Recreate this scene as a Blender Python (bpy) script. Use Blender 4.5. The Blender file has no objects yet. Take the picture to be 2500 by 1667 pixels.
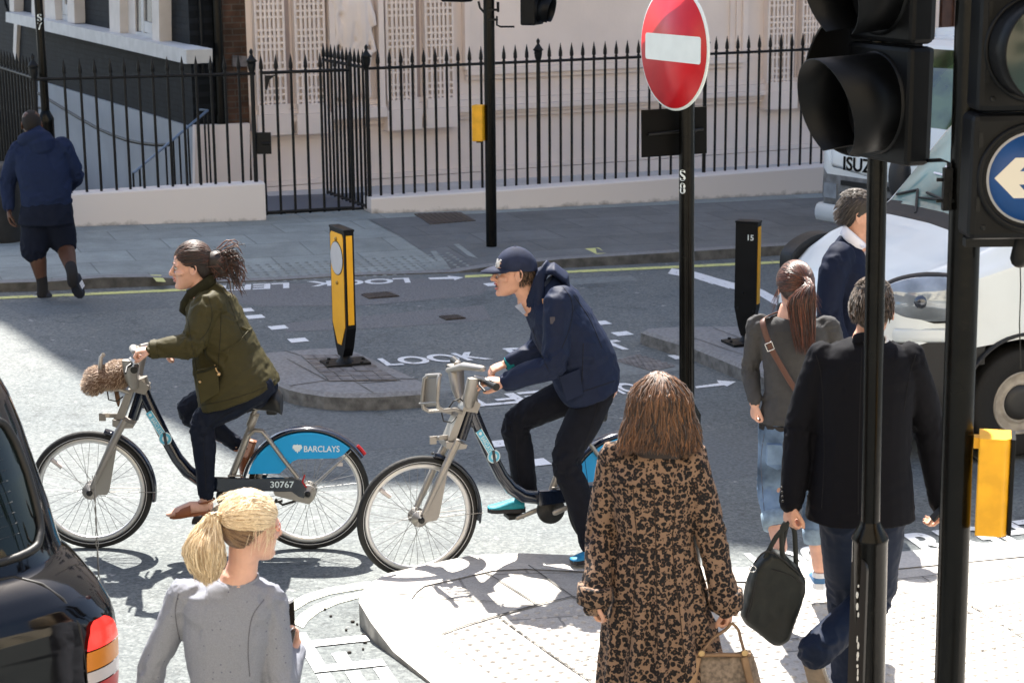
import bpy, bmesh, math, random
import numpy as np
from mathutils import Vector, Matrix, noise, geometry
V = Vector
rad = math.radians
random.seed(7)
sc = bpy.context.scene
COL = sc.collection
# ------------------------------------------------------------------ camera
F = 4530.0; CX, CY = 1250.0, 833.5
ROLL = math.atan2(1430 - CX, 21000 - CY)
PITCH = math.atan(F / math.hypot(1430 - CX, 21000 - CY))
H = 3.37; GS = 0.022           # eye height, fall of the street to the right
cp, sp_ = math.cos(PITCH), math.sin(PITCH)
fwd = V((0, cp, -sp_)); up0 = V((0, sp_, cp)); rt0 = V((1, 0, 0))
cr, sr = math.cos(ROLL), math.sin(ROLL)
rt = rt0 * cr - up0 * sr; up = rt0 * sr + up0 * cr
cam_d = bpy.data.cameras.new('camera'); cam = bpy.data.objects.new('camera', cam_d); COL.objects.link(cam)
cam.matrix_world = Matrix(((rt.x, up.x, -fwd.x, 0), (rt.y, up.y, -fwd.y, 0), (rt.z, up.z, -fwd.z, H), (0, 0, 0, 1)))
cam_d.sensor_width = 36; cam_d.lens = F / 2500 * 36; cam_d.clip_start = 0.1; cam_d.clip_end = 2000
cam_d.dof.use_dof = True; cam_d.dof.focus_distance = 9.9; cam_d.dof.aperture_fstop = 6.3
sc.camera = cam
# ------------------------------------------------------------------ sky, sun, exposure
SUN_EL = rad(57.5); SUN_DIR = V((-0.14, 1.0, 0)).normalized() * math.cos(SUN_EL) + V((0, 0, math.sin(SUN_EL)))
w = bpy.data.worlds.new('World'); sc.world = w; w.use_nodes = True
nt = w.node_tree; sky = nt.nodes.new('ShaderNodeTexSky'); sky.sky_type = 'NISHITA'; sky.sun_disc = False
sky.sun_elevation = SUN_EL; sky.sun_rotation = math.atan2(SUN_DIR.x, SUN_DIR.y)
sky.air_density = 1.0; sky.dust_density = 2.0; sky.ozone_density = 1.0
bgn = nt.nodes['Background']; nt.links.new(sky.outputs[0], bgn.inputs[0]); bgn.inputs[1].default_value = 0.066
sd = bpy.data.lights.new('sun', 'SUN'); sd.energy = 3.7; sd.angle = rad(0.53); sd.color = (1.0, 0.95, 0.87)
so = bpy.data.objects.new('sun', sd); COL.objects.link(so); so.location = SUN_DIR * 60
so.rotation_euler = (-SUN_DIR).to_track_quat('-Z', 'Y').to_euler()
vs = sc.view_settings; vs.view_transform = 'Standard'; vs.look = 'None'; vs.exposure = 2.15; vs.gamma = 1; vs.use_curve_mapping = False

# ------------------------------------------------------------------ measuring helpers
def ray(px, py):
    return fwd + rt * ((px - CX) / F) + up * (-(py - CY) / F)
def G(px, py, h=0.0):            # point of the street, h above its (sloping) surface
    r = ray(px, py); t = (h - H) / (r.z + GS * r.x); return V((0, 0, H)) + r * t
def gz(x, y=0, h=0.0): return h - GS * x
def D(px, py, y):                # point at world distance y
    r = ray(px, py); return V((0, 0, H)) + r * (y / r.y)
def PL(px, py, A, B):            # point on the upright plane through A and B
    n = V((-(B.y - A.y), B.x - A.x, 0)); r = ray(px, py)
    o = V((0, 0, H)); return o + r * ((A - o).dot(n) / r.dot(n))
def lerp(a, b, t): return a + (b - a) * t

# ------------------------------------------------------------------ mesh builder
class MB:
    def __init__(s): s.v = []; s.f = []; s.m = []; s.sm = []
    def add(s, vs_, fs, m=0, sm=False):
        o = len(s.v); s.v += [V(p) for p in vs_]; s.f += [tuple(i + o for i in f) for f in fs]
        s.m += [m] * len(fs); s.sm += [sm] * len(fs); return s
    def box(s, c, size, R=None, m=0):
        hx, hy, hz = [k / 2 for k in size]; c = V(c)
        p = [V((x, y, z)) for z in (-hz, hz) for y in (-hy, hy) for x in (-hx, hx)]
        if R is not None: p = [R @ q for q in p]
        return s.add([c + q for q in p], [(0, 2, 3, 1), (4, 5, 7, 6), (0, 1, 5, 4), (2, 6, 7, 3), (0, 4, 6, 2), (1, 3, 7, 5)], m)
    def loft(s, rings, m=0, sm=True, close=True, caps=True):
        n = len(rings[0]); vs_ = [p for r in rings for p in r]; fs = []
        for i in range(len(rings) - 1):
            for j in range(n if close else n - 1):
                k = (j + 1) % n; fs.append((i * n + j, i * n + k, (i + 1) * n + k, (i + 1) * n + j))
        s.add(vs_, fs, m, sm)
        if caps and close:
            s.add(rings[0], [tuple(range(n))[::-1]], m, False); s.add(rings[-1], [tuple(range(n))], m, False)
        return s
    def tube(s, pts, r, n=12, m=0, ell=None, caps=True, hint=None, round_=False):
        pts = [V(p) for p in pts]; k = len(pts)
        if not hasattr(r, '__len__'): r = [r] * k
        r = list(r)
        if round_:
            d0 = (pts[0] - pts[1]).normalized(); d1 = (pts[-1] - pts[-2]).normalized()
            pre = [(pts[0] + d0 * r0(r[0]) * math.sin(a), sc_(r[0], math.cos(a))) for a in (1.5, 1.1, .6)]
            post = [(pts[-1] + d1 * r0(r[-1]) * math.sin(a), sc_(r[-1], math.cos(a))) for a in (.6, 1.1, 1.5)]
            pts = [a for a, b in pre] + pts + [a for a, b in post]; r = [b for a, b in pre] + r + [b for a, b in post]; k = len(pts)
        hint = V(hint) if hint is not None else None
        rings = []; prev = None
        for i in range(k):
            t = (pts[min(i + 1, k - 1)] - pts[max(i - 1, 0)])
            if t.length < 1e-9: t = V((0, 0, 1))
            t.normalize()
            if hint is not None: u = hint - t * hint.dot(t)
            elif prev is None: u = (V((0, 0, 1)) if abs(t.z) < .9 else V((1, 0, 0))); u = u - t * u.dot(t)
            else: u = prev - t * prev.dot(t)
            if u.length < 1e-6: u = t.orthogonal()
            u.normalize(); prev = u; w_ = t.cross(u)
            a, b = r[i] if hasattr(r[i], '__len__') else (r[i], r[i])
            rings.append([pts[i] + u * (math.cos(q) * a) + w_ * (math.sin(q) * b) for q in [2 * math.pi * j / n for j in range(n)]])
        return s.loft(rings, m, True, True, caps)
    def lathe(s, prof, c, ax=V((0, 0, 1)), n=24, m=0, sm=True, caps=True):   # prof: (r, h)
        ax = V(ax).normalized(); u = ax.orthogonal().normalized(); w_ = ax.cross(u); c = V(c)
        rings = [[c + ax * h + (u * math.cos(q) + w_ * math.sin(q)) * max(r, 1e-4) for q in [2 * math.pi * j / n for j in range(n)]] for r, h in prof]
        return s.loft(rings, m, sm, True, caps)
    def prism(s, outline, ext, m=0, m_side=None, sm_side=False):
        o = [V(p) for p in outline]; e = V(ext); n = len(o)
        tri = geometry.tessellate_polygon([o])
        vs_ = o + [p + e for p in o]
        s.add(vs_, [tuple(t) for t in tri], m); s.add(vs_, [tuple(i + n for i in t[::-1]) for t in tri], m)
        s.add(vs_, [(i, (i + 1) % n, (i + 1) % n + n, i + n) for i in range(n)], m if m_side is None else m_side, sm_side)
        return s
    def poly(s, outline, m=0):
        o = [V(p) for p in outline]; tri = geometry.tessellate_polygon([o]); return s.add(o, [tuple(t) for t in tri], m)
    def sphere(s, c, r, n=16, k=10, M=None, m=0):
        c = V(c); r = V((r, r, r)) if not hasattr(r, '__len__') else V(r)
        rings = []
        for i in range(k + 1):
            th = math.pi * (i + .02 if i == 0 else (i - .02 if i == k else i)) / k
            ring = []
            for j in range(n):
                q = V((math.sin(th) * math.cos(2 * math.pi * j / n) * r.x, math.sin(th) * math.sin(2 * math.pi * j / n) * r.y, math.cos(th) * r.z))
                ring.append(c + (M @ q if M is not None else q))
            rings.append(ring)
        return s.loft(rings, m, True, True, True)
    def text(s, txt, M, m=0, depth=0.0, off=0.0, warp=None, size=1.0, space=1.0, shear=0.0):
        cu = bpy.data.curves.new('t', 'FONT'); cu.body = txt; cu.size = size; cu.offset = off; cu.extrude = depth; cu.space_character = space; cu.shear = shear
        cu.align_x = 'LEFT'; o = bpy.data.objects.new('t', cu); COL.objects.link(o)
        dg = bpy.context.evaluated_depsgraph_get(); me = bpy.data.meshes.new_from_object(o.evaluated_get(dg))
        vs_ = [v.co.copy() for v in me.vertices]; fs = [tuple(p.vertices) for p in me.polygons]
        bpy.data.objects.remove(o); bpy.data.curves.remove(cu); bpy.data.meshes.remove(me)
        if not vs_: return s
        if warp:
            x0 = min(v.x for v in vs_); x1 = max(v.x for v in vs_); y0 = min(v.y for v in vs_); y1 = max(v.y for v in vs_)
            vs_ = [warp((v.x - x0) / (x1 - x0), (v.y - y0) / max(y1 - y0, 1e-6)) for v in vs_]
        else: vs_ = [M @ v for v in vs_]
        return s.add(vs_, fs, m)
def r0(r): return max(r) if hasattr(r, '__len__') else r
def sc_(r, k): return (r[0] * k, r[1] * k) if hasattr(r, '__len__') else r * k
WM = {}                                      # world matrices of roots
def root_mat(o): return WM.get(o.name, Matrix.Identity(4))
def build(mb, name, mats, parent=None, local=False, bevel=0.0, label=None, cat=None, group=None, kind=None, sub=0, recalc=True, colattr=None):
    """links ONE mesh object; vertices are world coordinates unless local=True"""
    me = bpy.data.meshes.new(name)
    if not isinstance(mats, (list, tuple)): mats = [mats]
    vs_ = mb.v
    if parent is None and not local:
        xs = [v.x for v in vs_]; ys = [v.y for v in vs_]; zs = [v.z for v in vs_]
        loc = V(((min(xs) + max(xs)) / 2, (min(ys) + max(ys)) / 2, min(zs)))
        vs_ = [v - loc for v in vs_]
    elif parent is not None and not local:
        Mi = root_mat(parent).inverted(); vs_ = [Mi @ v for v in vs_]; loc = None
    else: loc = None
    me.from_pydata([tuple(v) for v in vs_], [], mb.f)
    for m in mats: me.materials.append(m)
    me.polygons.foreach_set('material_index', mb.m); me.polygons.foreach_set('use_smooth', mb.sm)
    if recalc:
        bm = bmesh.new(); bm.from_mesh(me); bmesh.ops.recalc_face_normals(bm, faces=bm.faces); bm.to_mesh(me); bm.free()
    if colattr is not None:
        ca = me.color_attributes.new('tone', 'FLOAT_COLOR', 'POINT'); ca.data.foreach_set('color', np.array(colattr, dtype=np.float32).ravel())
    me.update()
    o = bpy.data.objects.new(name, me); COL.objects.link(o)
    if parent is not None: o.parent = parent; WM[o.name] = root_mat(parent)
    elif loc is not None: o.location = loc; WM[o.name] = Matrix.Translation(loc)
    if bevel:
        b = o.modifiers.new('bevel', 'BEVEL'); b.width = bevel; b.segments = 2; b.limit_method = 'ANGLE'; b.angle_limit = rad(35)
        b.harden_normals = False
    if sub: s_ = o.modifiers.new('sub', 'SUBSURF'); s_.levels = s_.render_levels = sub
    tag(o, label, cat, group, kind); return o
def tag(o, label=None, cat=None, group=None, kind=None):
    if label: o['label'] = label
    if cat: o['category'] = cat
    if group: o['group'] = group
    if kind: o['kind'] = kind
    return o
def root(name, loc, rz=0.0, label=None, cat=None, group=None, R=None):
    o = bpy.data.objects.new(name, None); COL.objects.link(o); o.empty_display_size = .1
    M = Matrix.Translation(V(loc)) @ (R.to_4x4() if R is not None else Matrix.Rotation(rz, 4, 'Z'))
    o.location = V(loc); o.rotation_euler = M.to_euler(); WM[o.name] = M
    return tag(o, label, cat, group)
def remesh(mb, name, mat, parent=None, vox=0.006, smooth=3, disp=None, **kw):
    """union of closed shapes as one continuous skin"""
    me = bpy.data.meshes.new('tmp'); me.from_pydata([tuple(v) for v in mb.v], [], mb.f)
    bm = bmesh.new(); bm.from_mesh(me); bmesh.ops.remove_doubles(bm, verts=bm.verts, dist=1e-5); bmesh.ops.recalc_face_normals(bm, faces=bm.faces); bm.to_mesh(me); bm.free()
    o = bpy.data.objects.new('tmp', me); COL.objects.link(o)
    r = o.modifiers.new('r', 'REMESH'); r.mode = 'VOXEL'; r.voxel_size = vox
    if smooth: s_ = o.modifiers.new('s', 'SMOOTH'); s_.iterations = smooth; s_.factor = .5
    dg = bpy.context.evaluated_depsgraph_get(); m2 = bpy.data.meshes.new_from_object(o.evaluated_get(dg))
    n = len(m2.vertices); co = np.empty(n * 3, dtype=np.float32); m2.vertices.foreach_get('co', co); co = co.reshape(-1, 3)
    if disp:
        no = np.empty(n * 3, dtype=np.float32); m2.vertices.foreach_get('normal', no); no = no.reshape(-1, 3)
        d = np.array([disp(V(co[i]), V(no[i])) for i in range(n)], dtype=np.float32); co = co + no * d[:, None]
    out = MB(); out.v = [V(c) for c in co]; out.f = [tuple(p.vertices) for p in m2.polygons]
    mi = kw.pop('matfn', None)
    out.m = [mi(V(p.center)) for p in m2.polygons] if mi else [0] * len(out.f); out.sm = [True] * len(out.f)
    bpy.data.objects.remove(o); bpy.data.meshes.remove(me); bpy.data.meshes.remove(m2)
    return build(out, name, mat, parent, recalc=False, **kw)

# ------------------------------------------------------------------ materials
def mat(name, col, rough=.6, metal=0.0, var=0.0, vscale=4.0, bump=0.0, bscale=60.0, spec=.5, coat=0.0, detail=4.0, col2=None, sheen=0.0, trans=0.0, ior=1.45, emit=None, alpha=1.0, sub=0.0, bump2=None, coord='Object', rvar=0.0):
    m = bpy.data.materials.new(name); m.use_nodes = True; n = m.node_tree; N = n.nodes; L = n.links; b = N['Principled BSDF']
    c = (*col, 1); b.inputs['Roughness'].default_value = rough; b.inputs['Metallic'].default_value = metal
    b.inputs['Specular IOR Level'].default_value = spec; b.inputs['Coat Weight'].default_value = coat; b.inputs['Coat Roughness'].default_value = .05
    b.inputs['Sheen Weight'].default_value = sheen; b.inputs['Transmission Weight'].default_value = trans; b.inputs['IOR'].default_value = ior; b.inputs['Alpha'].default_value = alpha
    if sub: b.inputs['Subsurface Weight'].default_value = sub; b.inputs['Subsurface Radius'].default_value = (.01, .004, .002); b.inputs['Subsurface Scale'].default_value = 1.0
    if emit: b.inputs['Emission Color'].default_value = (*emit[0], 1); b.inputs['Emission Strength'].default_value = emit[1]
    tc = N.new('ShaderNodeTexCoord')
    if var or col2:
        nz = N.new('ShaderNodeTexNoise'); nz.inputs['Scale'].default_value = vscale; nz.inputs['Detail'].default_value = detail; L.new(tc.outputs[coord], nz.inputs['Vector'])
        mx = N.new('ShaderNodeMix'); mx.data_type = 'RGBA'; cr_ = N.new('ShaderNodeValToRGB'); cr_.color_ramp.elements[0].position = .35; cr_.color_ramp.elements[1].position = .65
        L.new(nz.outputs['Fac'], cr_.inputs[0]); L.new(cr_.outputs[0], mx.inputs[0])
        c2 = col2 or tuple(k * (1 + var) for k in col); c1 = col if col2 else tuple(k * (1 - var) for k in col)
        mx.inputs[6].default_value = (*c1, 1); mx.inputs[7].default_value = (*c2, 1); L.new(mx.outputs[2], b.inputs['Base Color'])
        if rvar:
            mr = N.new('ShaderNodeMapRange'); mr.inputs[3].default_value = rough - rvar; mr.inputs[4].default_value = rough + rvar; L.new(nz.outputs['Fac'], mr.inputs[0]); L.new(mr.outputs[0], b.inputs['Roughness'])
    else: b.inputs['Base Color'].default_value = c
    if bump:
        nb = N.new('ShaderNodeTexNoise'); nb.inputs['Scale'].default_value = bscale; nb.inputs['Detail'].default_value = 5; L.new(tc.outputs[coord], nb.inputs['Vector'])
        bp = N.new('ShaderNodeBump'); bp.inputs['Strength'].default_value = min(1, bump * 1.0); bp.inputs['Distance'].default_value = .01; L.new(nb.outputs['Fac'], bp.inputs['Height']); L.new(bp.outputs[0], b.inputs['Normal'])
    return m
def sub_node(m): return m.node_tree.nodes, m.node_tree.links, m.node_tree.nodes['Principled BSDF']
# ================================================================== materials of the street
def asphalt():
    m = bpy.data.materials.new('asphalt'); m.use_nodes = True; N, L, b = sub_node(m)
    tc = N.new('ShaderNodeTexCoord')
    def nz(s, d=6, r=.6):
        a = N.new('ShaderNodeTexNoise'); a.inputs['Scale'].default_value = s; a.inputs['Detail'].default_value = d; a.inputs['Roughness'].default_value = r; L.new(tc.outputs['Object'], a.inputs['Vector']); return a
    def ramp(src, p0, c0, p1, c1):
        r = N.new('ShaderNodeValToRGB'); e = r.color_ramp.elements; e[0].position = p0; e[0].color = (*c0, 1); e[1].position = p1; e[1].color = (*c1, 1); L.new(src, r.inputs[0]); return r
    def mix(a, b_, f, mode='MIX'):
        x = N.new('ShaderNodeMix'); x.data_type = 'RGBA'; x.blend_type = mode
        if isinstance(f, float): x.inputs[0].default_value = f
        else: L.new(f, x.inputs[0])
        L.new(a, x.inputs[6]); L.new(b_, x.inputs[7]); return x.outputs[2]
    big = ramp(nz(.55, 5).outputs['Fac'], .38, (.128, .145, .147), .62, (.162, .176, .172))
    vo = N.new('ShaderNodeTexVoronoi'); vo.inputs['Scale'].default_value = 70; L.new(tc.outputs['Object'], vo.inputs['Vector'])
    st = N.new('ShaderNodeSeparateColor'); L.new(vo.outputs['Color'], st.inputs[0])
    ag = ramp(st.outputs[0], .15, (.72, .72, .73), .95, (1.22, 1.2, 1.18))
    c = mix(big.outputs[0], ag.outputs[0], .9, 'MULTIPLY')
    fine = ramp(nz(28, 8, .75).outputs['Fac'], .3, (.62, .62, .64), .7, (1.25, 1.25, 1.25)); c = mix(c, fine.outputs[0], .85, 'MULTIPLY')
    # pale worn spots and dark oil spots
    sp = ramp(nz(9, 3, .5).outputs['Fac'], .70, (0, 0, 0), .76, (1, 1, 1)); pale = N.new('ShaderNodeRGB'); pale.outputs[0].default_value = (.34, .33, .32, 1); c = mix(c, pale.outputs[0], sp.outputs[0])
    dk = ramp(nz(2.2, 4, .6).outputs['Fac'], .30, (.72, .72, .74), .42, (1, 1, 1)); c = mix(c, dk.outputs[0], .8, 'MULTIPLY')
    # cracks
    v2 = N.new('ShaderNodeTexVoronoi'); v2.feature = 'DISTANCE_TO_EDGE'; v2.inputs['Scale'].default_value = .8
    mp = N.new('ShaderNodeVectorMath'); mp.operation = 'ADD'; nn = nz(3, 6, .7); L.new(tc.outputs['Object'], mp.inputs[0]); L.new(nn.outputs['Color'], mp.inputs[1]); L.new(mp.outputs[0], v2.inputs['Vector'])
    ck = ramp(v2.outputs['Distance'], .0, (.45, .45, .45), .012, (1, 1, 1)); c = mix(c, ck.outputs[0], .7, 'MULTIPLY')
    L.new(c, b.inputs['Base Color']); b.inputs['Roughness'].default_value = .82; b.inputs['Specular IOR Level'].default_value = .35
    bp = N.new('ShaderNodeBump'); bp.inputs['Strength'].default_value = .8; bp.inputs['Distance'].default_value = .006
    L.new(nz(55, 6, .7).outputs['Fac'], bp.inputs['Height']); L.new(bp.outputs[0], b.inputs['Normal']); return m
M_asph = asphalt()
M_red = mat('red_aggregate', (.148, .150, .152), .85, var=.3, vscale=60, bump=.5, bscale=90, detail=6)
M_patch = mat('asphalt_patch', (.118, .130, .133), .85, var=.22, vscale=45, bump=.5, bscale=80, detail=7)
def slabmat(name, c, joint=.62, w=.6, h=.6, rot=0.0, msize=.008, off=.5):
    m = bpy.data.materials.new(name); m.use_nodes = True; N, L, b = sub_node(m); tc = N.new('ShaderNodeTexCoord')
    mp = N.new('ShaderNodeMapping'); mp.inputs['Rotation'].default_value = (0, 0, rot); L.new(tc.outputs['Object'], mp.inputs[0])
    br = N.new('ShaderNodeTexBrick'); br.inputs['Scale'].default_value = 1; br.inputs['Brick Width'].default_value = w; br.inputs['Row Height'].default_value = h; br.inputs['Mortar Size'].default_value = msize; br.offset = off
    br.inputs['Mortar Smooth'].default_value = .3; br.inputs['Bias'].default_value = 0
    br.inputs['Color1'].default_value = (*[k * .9 for k in c], 1); br.inputs['Color2'].default_value = (*[k * 1.1 for k in c], 1); br.inputs['Mortar'].default_value = (*[k * joint for k in c], 1)
    L.new(mp.outputs[0], br.inputs['Vector'])
    nz = N.new('ShaderNodeTexNoise'); nz.inputs['Scale'].default_value = 2.5; nz.inputs['Detail'].default_value = 9; nz.inputs['Roughness'].default_value = .7; L.new(tc.outputs['Object'], nz.inputs[0])
    r = N.new('ShaderNodeValToRGB'); r.color_ramp.elements[0].position = .3; r.color_ramp.elements[0].color = (.72, .72, .73, 1); r.color_ramp.elements[1].position = .65; r.color_ramp.elements[1].color = (1.1, 1.1, 1.1, 1); L.new(nz.outputs['Fac'], r.inputs[0])
    n2 = N.new('ShaderNodeTexNoise'); n2.inputs['Scale'].default_value = 90; n2.inputs['Detail'].default_value = 4; L.new(tc.outputs['Object'], n2.inputs[0])
    r2 = N.new('ShaderNodeValToRGB'); r2.color_ramp.elements[0].position = .3; r2.color_ramp.elements[0].color = (.8, .8, .8, 1); r2.color_ramp.elements[1].position = .7; r2.color_ramp.elements[1].color = (1.12, 1.12, 1.12, 1); L.new(n2.outputs['Fac'], r2.inputs[0])
    mx = N.new('ShaderNodeMix'); mx.data_type = 'RGBA'; mx.blend_type = 'MULTIPLY'; mx.inputs[0].default_value = 1; L.new(br.outputs['Color'], mx.inputs[6]); L.new(r.outputs[0], mx.inputs[7])
    m2 = N.new('ShaderNodeMix'); m2.data_type = 'RGBA'; m2.blend_type = 'MULTIPLY'; m2.inputs[0].default_value = 1; L.new(mx.outputs[2], m2.inputs[6]); L.new(r2.outputs[0], m2.inputs[7])
    L.new(m2.outputs[2], b.inputs['Base Color']); b.inputs['Roughness'].default_value = .8
    bp = N.new('ShaderNodeBump'); bp.inputs['Strength'].default_value = .7; bp.inputs['Distance'].default_value = .006; bp.invert = True; L.new(br.outputs['Fac'], bp.inputs['Height'])
    b2 = N.new('ShaderNodeBump'); b2.inputs['Strength'].default_value = .3; b2.inputs['Distance'].default_value = .002; L.new(n2.outputs['Fac'], b2.inputs['Height']); L.new(bp.outputs[0], b2.inputs['Normal']); L.new(b2.outputs[0], b.inputs['Normal'])
    return m
SA = rad(21.0)                                    # direction of the street
sdir = V((math.cos(SA), math.sin(SA), 0)); pdir = V((-math.sin(SA), math.cos(SA), 0))
M_slab = slabmat('paving_slabs', (.255, .285, .275), rot=-SA, w=.9, h=.6)
M_near = slabmat('pale_paving', (.44, .415, .375), rot=rad(-14), w=.75, h=.6, joint=.55)
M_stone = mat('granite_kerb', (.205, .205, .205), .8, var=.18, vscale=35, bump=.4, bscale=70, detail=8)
M_kerbface = mat('dark_kerb_face', (.10, .095, .085), .9, var=.35, vscale=8, bump=.4, bscale=50)  # upright kerb faces, darker than the kerb tops
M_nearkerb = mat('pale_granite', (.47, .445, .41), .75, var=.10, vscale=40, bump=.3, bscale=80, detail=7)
def paintmat(name, c, wear=.48):
    m = bpy.data.materials.new(name); m.use_nodes = True; N, L, b = sub_node(m); tc = N.new('ShaderNodeTexCoord')
    nz = N.new('ShaderNodeTexNoise'); nz.inputs['Scale'].default_value = 22; nz.inputs['Detail'].default_value = 8; nz.inputs['Roughness'].default_value = .75; L.new(tc.outputs['Object'], nz.inputs[0])
    r = N.new('ShaderNodeValToRGB'); r.color_ramp.elements[0].position = wear - .16; r.color_ramp.elements[0].color = (.17, .17, .17, 1); r.color_ramp.elements[1].position = wear - .06; r.color_ramp.elements[1].color = (*c, 1); L.new(nz.outputs['Fac'], r.inputs[0])
    L.new(r.outputs[0], b.inputs['Base Color']); b.inputs['Roughness'].default_value = .7; return m
M_white = paintmat('road_white', (.72, .73, .73), .5); M_yel = paintmat('road_yellow', (.60, .60, .22), .53)
M_blk = mat('black_gloss_paint', (.0030, .0030, .0026), .24, spec=.22, var=.3, vscale=9, bump=.12, bscale=25, rvar=.08)
M_blkm = mat('black_iron', (.005, .0055, .006), .5, spec=.3, var=.3, vscale=20, bump=.25, bscale=60)
M_pink = mat('pink_stucco', (.78, .675, .60), .85, var=.05, vscale=1.2, bump=.15, bscale=25, detail=8)
M_pinkd = mat('pink_stucco_shade', (.40, .325, .30), .9, var=.08, vscale=4)  # darker stucco, the shade of the recesses painted into its colour
# ================================================================== the street
g = MB(); onz = lambda x, y: V((x, y, gz(x)))
hA, hB = G(-250, 571) + pdir * .3, G(640, 537) + pdir * .3
road_o = [onz(-120, -60), onz(120, -60), onz(120, 140), onz(-120, 140)]; road_h = [onz(hA.x, hA.y), onz(hB.x, hB.y), onz(-3.85, 22.9), onz(-10.3, 36.0)]
g.add(road_o + road_h, [tuple(t) for t in geometry.tessellate_polygon([road_o, road_h])])
build(g, 'road', M_asph, kind='structure')
def flat(mb, pxs, h, m=0): mb.poly([G(x, y, h) for x, y in pxs], m)
# worn wheel tracks and aggregate band near the far kerb
g = MB(); flat(g, [(520, 706), (700, 693), (1130, 676), (1240, 678), (1170, 720), (900, 745), (640, 748), (520, 730)], .002); build(g, 'aggregate_patch', M_red, kind='structure')
g = MB(); flat(g, [(900, 770), (1180, 745), (1200, 780), (940, 800), (700, 810), (690, 790)], .002); build(g, 'aggregate_patch', M_red, kind='structure')
M_p2 = mat('older_asphalt', (.175, .190, .188), .88, var=.16, vscale=30, bump=.5, bscale=80, detail=8)
g = MB(); flat(g, [(1063, 905), (1560, 868), (1700, 900), (1440, 925), (1060, 962)], .0015); flat(g, [(1090, 700), (1540, 672), (1560, 684), (1100, 716)], .0015); build(g, 'asphalt_patch', M_p2, kind='structure')
g = MB(); flat(g, [(690, 1010), (880, 985), (960, 1040), (1250, 1010), (1300, 1060), (900, 1100)], .0015); flat(g, [(0, 740), (380, 725), (420, 750), (60, 772)], .0015); flat(g, [(1650, 1060), (2000, 1030), (2100, 1120), (1700, 1180)], .0015); build(g, 'asphalt_patch', M_patch, kind='structure')
g = MB(); g.poly([V((hA.x - .5, hA.y - .5, -2.3)), V((hB.x + .5, hB.y - .5, -2.3)), V((-3.4, 24, -2.3)), V((-11, 38, -2.3))]); g.add([hA, hB, hB - V((0, 0, 2.4)), hA - V((0, 0, 2.4))], [(0, 1, 2, 3)]); build(g, 'basement_floor', mat('pale_paint_floor', (.30, .31, .32), .9, var=.15, vscale=4), kind='structure')
# far pavement with a kerb that drops at the crossing
KB = [(-900, 752, .085), (-400, 732, .085), (0, 714, .085), (130, 710, .085), (255, 704, .10), (360, 700, .09), (440, 696, .06), (540, 692, .015), (676, 687, .012), (849, 676, .012), (1109, 668, .012), (1200, 663, .05), (1374, 655, .09), (1655, 640, .10), (1947, 621, .10), (2600, 575, .10), (3400, 520, .10)]
kb = [G(x, y, 0) for x, y, h in KB]; kt = [p + V((0, 0, h)) + pdir * .02 for p, (x, y, h) in zip(kb, KB)]; ki = [p + pdir * .15 + V((0, 0, 0)) for p in kt]
g = MB()
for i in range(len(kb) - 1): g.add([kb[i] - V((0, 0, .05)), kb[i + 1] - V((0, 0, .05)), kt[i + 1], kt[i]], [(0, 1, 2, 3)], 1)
for i in range(len(kb) - 1):
    a, b_, c, d = kt[i], kt[i + 1], ki[i + 1], ki[i]; n = max(1, int((b_ - a).length / .9)); 
    for k in range(n):
        t0, t1 = k / n + .004, (k + 1) / n - .004
        g.add([lerp(a, b_, t0), lerp(a, b_, t1), lerp(d, c, t1), lerp(d, c, t0)], [(0, 1, 2, 3)], 0)
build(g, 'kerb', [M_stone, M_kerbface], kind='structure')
wl = [G(-700, 590, .1), G(181, 553, .1), G(650, 537, .1), G(905, 522, .1), G(2006, 471, .1), G(3400, 400, .1)]
back = [p + pdir * .35 for p in wl]
g = MB(); rows = []
ki2 = [p - V((0, 0, .003)) for p in ki]
def at_x(poly, u):
    for i in range(len(poly) - 1):
        if poly[i].dot(sdir) <= u <= poly[i + 1].dot(sdir): return lerp(poly[i], poly[i + 1], (u - poly[i].dot(sdir)) / (poly[i + 1].dot(sdir) - poly[i].dot(sdir)))
    return poly[0] if u < poly[0].dot(sdir) else poly[-1]
us = np.linspace(max(ki2[0].dot(sdir), back[0].dot(sdir)) + .01, min(ki2[-1].dot(sdir), back[-1].dot(sdir)) - .01, 60)
st = [[], [], []]
for u in us:
    a = at_x(ki2, u); c = at_x(back, u); b1 = lerp(a, c, .45); b1.z = gz(b1.x, 0, .097); st[0].append(a); st[1].append(b1); st[2].append(c)
for r in range(2):
    for i in range(len(us) - 1): g.add([st[r][i], st[r][i + 1], st[r + 1][i + 1], st[r + 1][i]], [(0, 1, 2, 3)])
build(g, 'pavement', M_slab, kind='structure')
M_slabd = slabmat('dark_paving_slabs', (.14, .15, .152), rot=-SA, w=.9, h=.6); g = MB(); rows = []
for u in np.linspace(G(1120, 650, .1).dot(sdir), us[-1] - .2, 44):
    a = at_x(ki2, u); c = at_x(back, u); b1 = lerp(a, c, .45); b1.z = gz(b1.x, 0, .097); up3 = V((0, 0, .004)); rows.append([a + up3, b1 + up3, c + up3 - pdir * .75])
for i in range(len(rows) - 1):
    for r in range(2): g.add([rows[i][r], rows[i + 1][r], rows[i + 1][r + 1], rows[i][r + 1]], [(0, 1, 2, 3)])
build(g, 'pavement', M_slabd, kind='structure')
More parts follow.
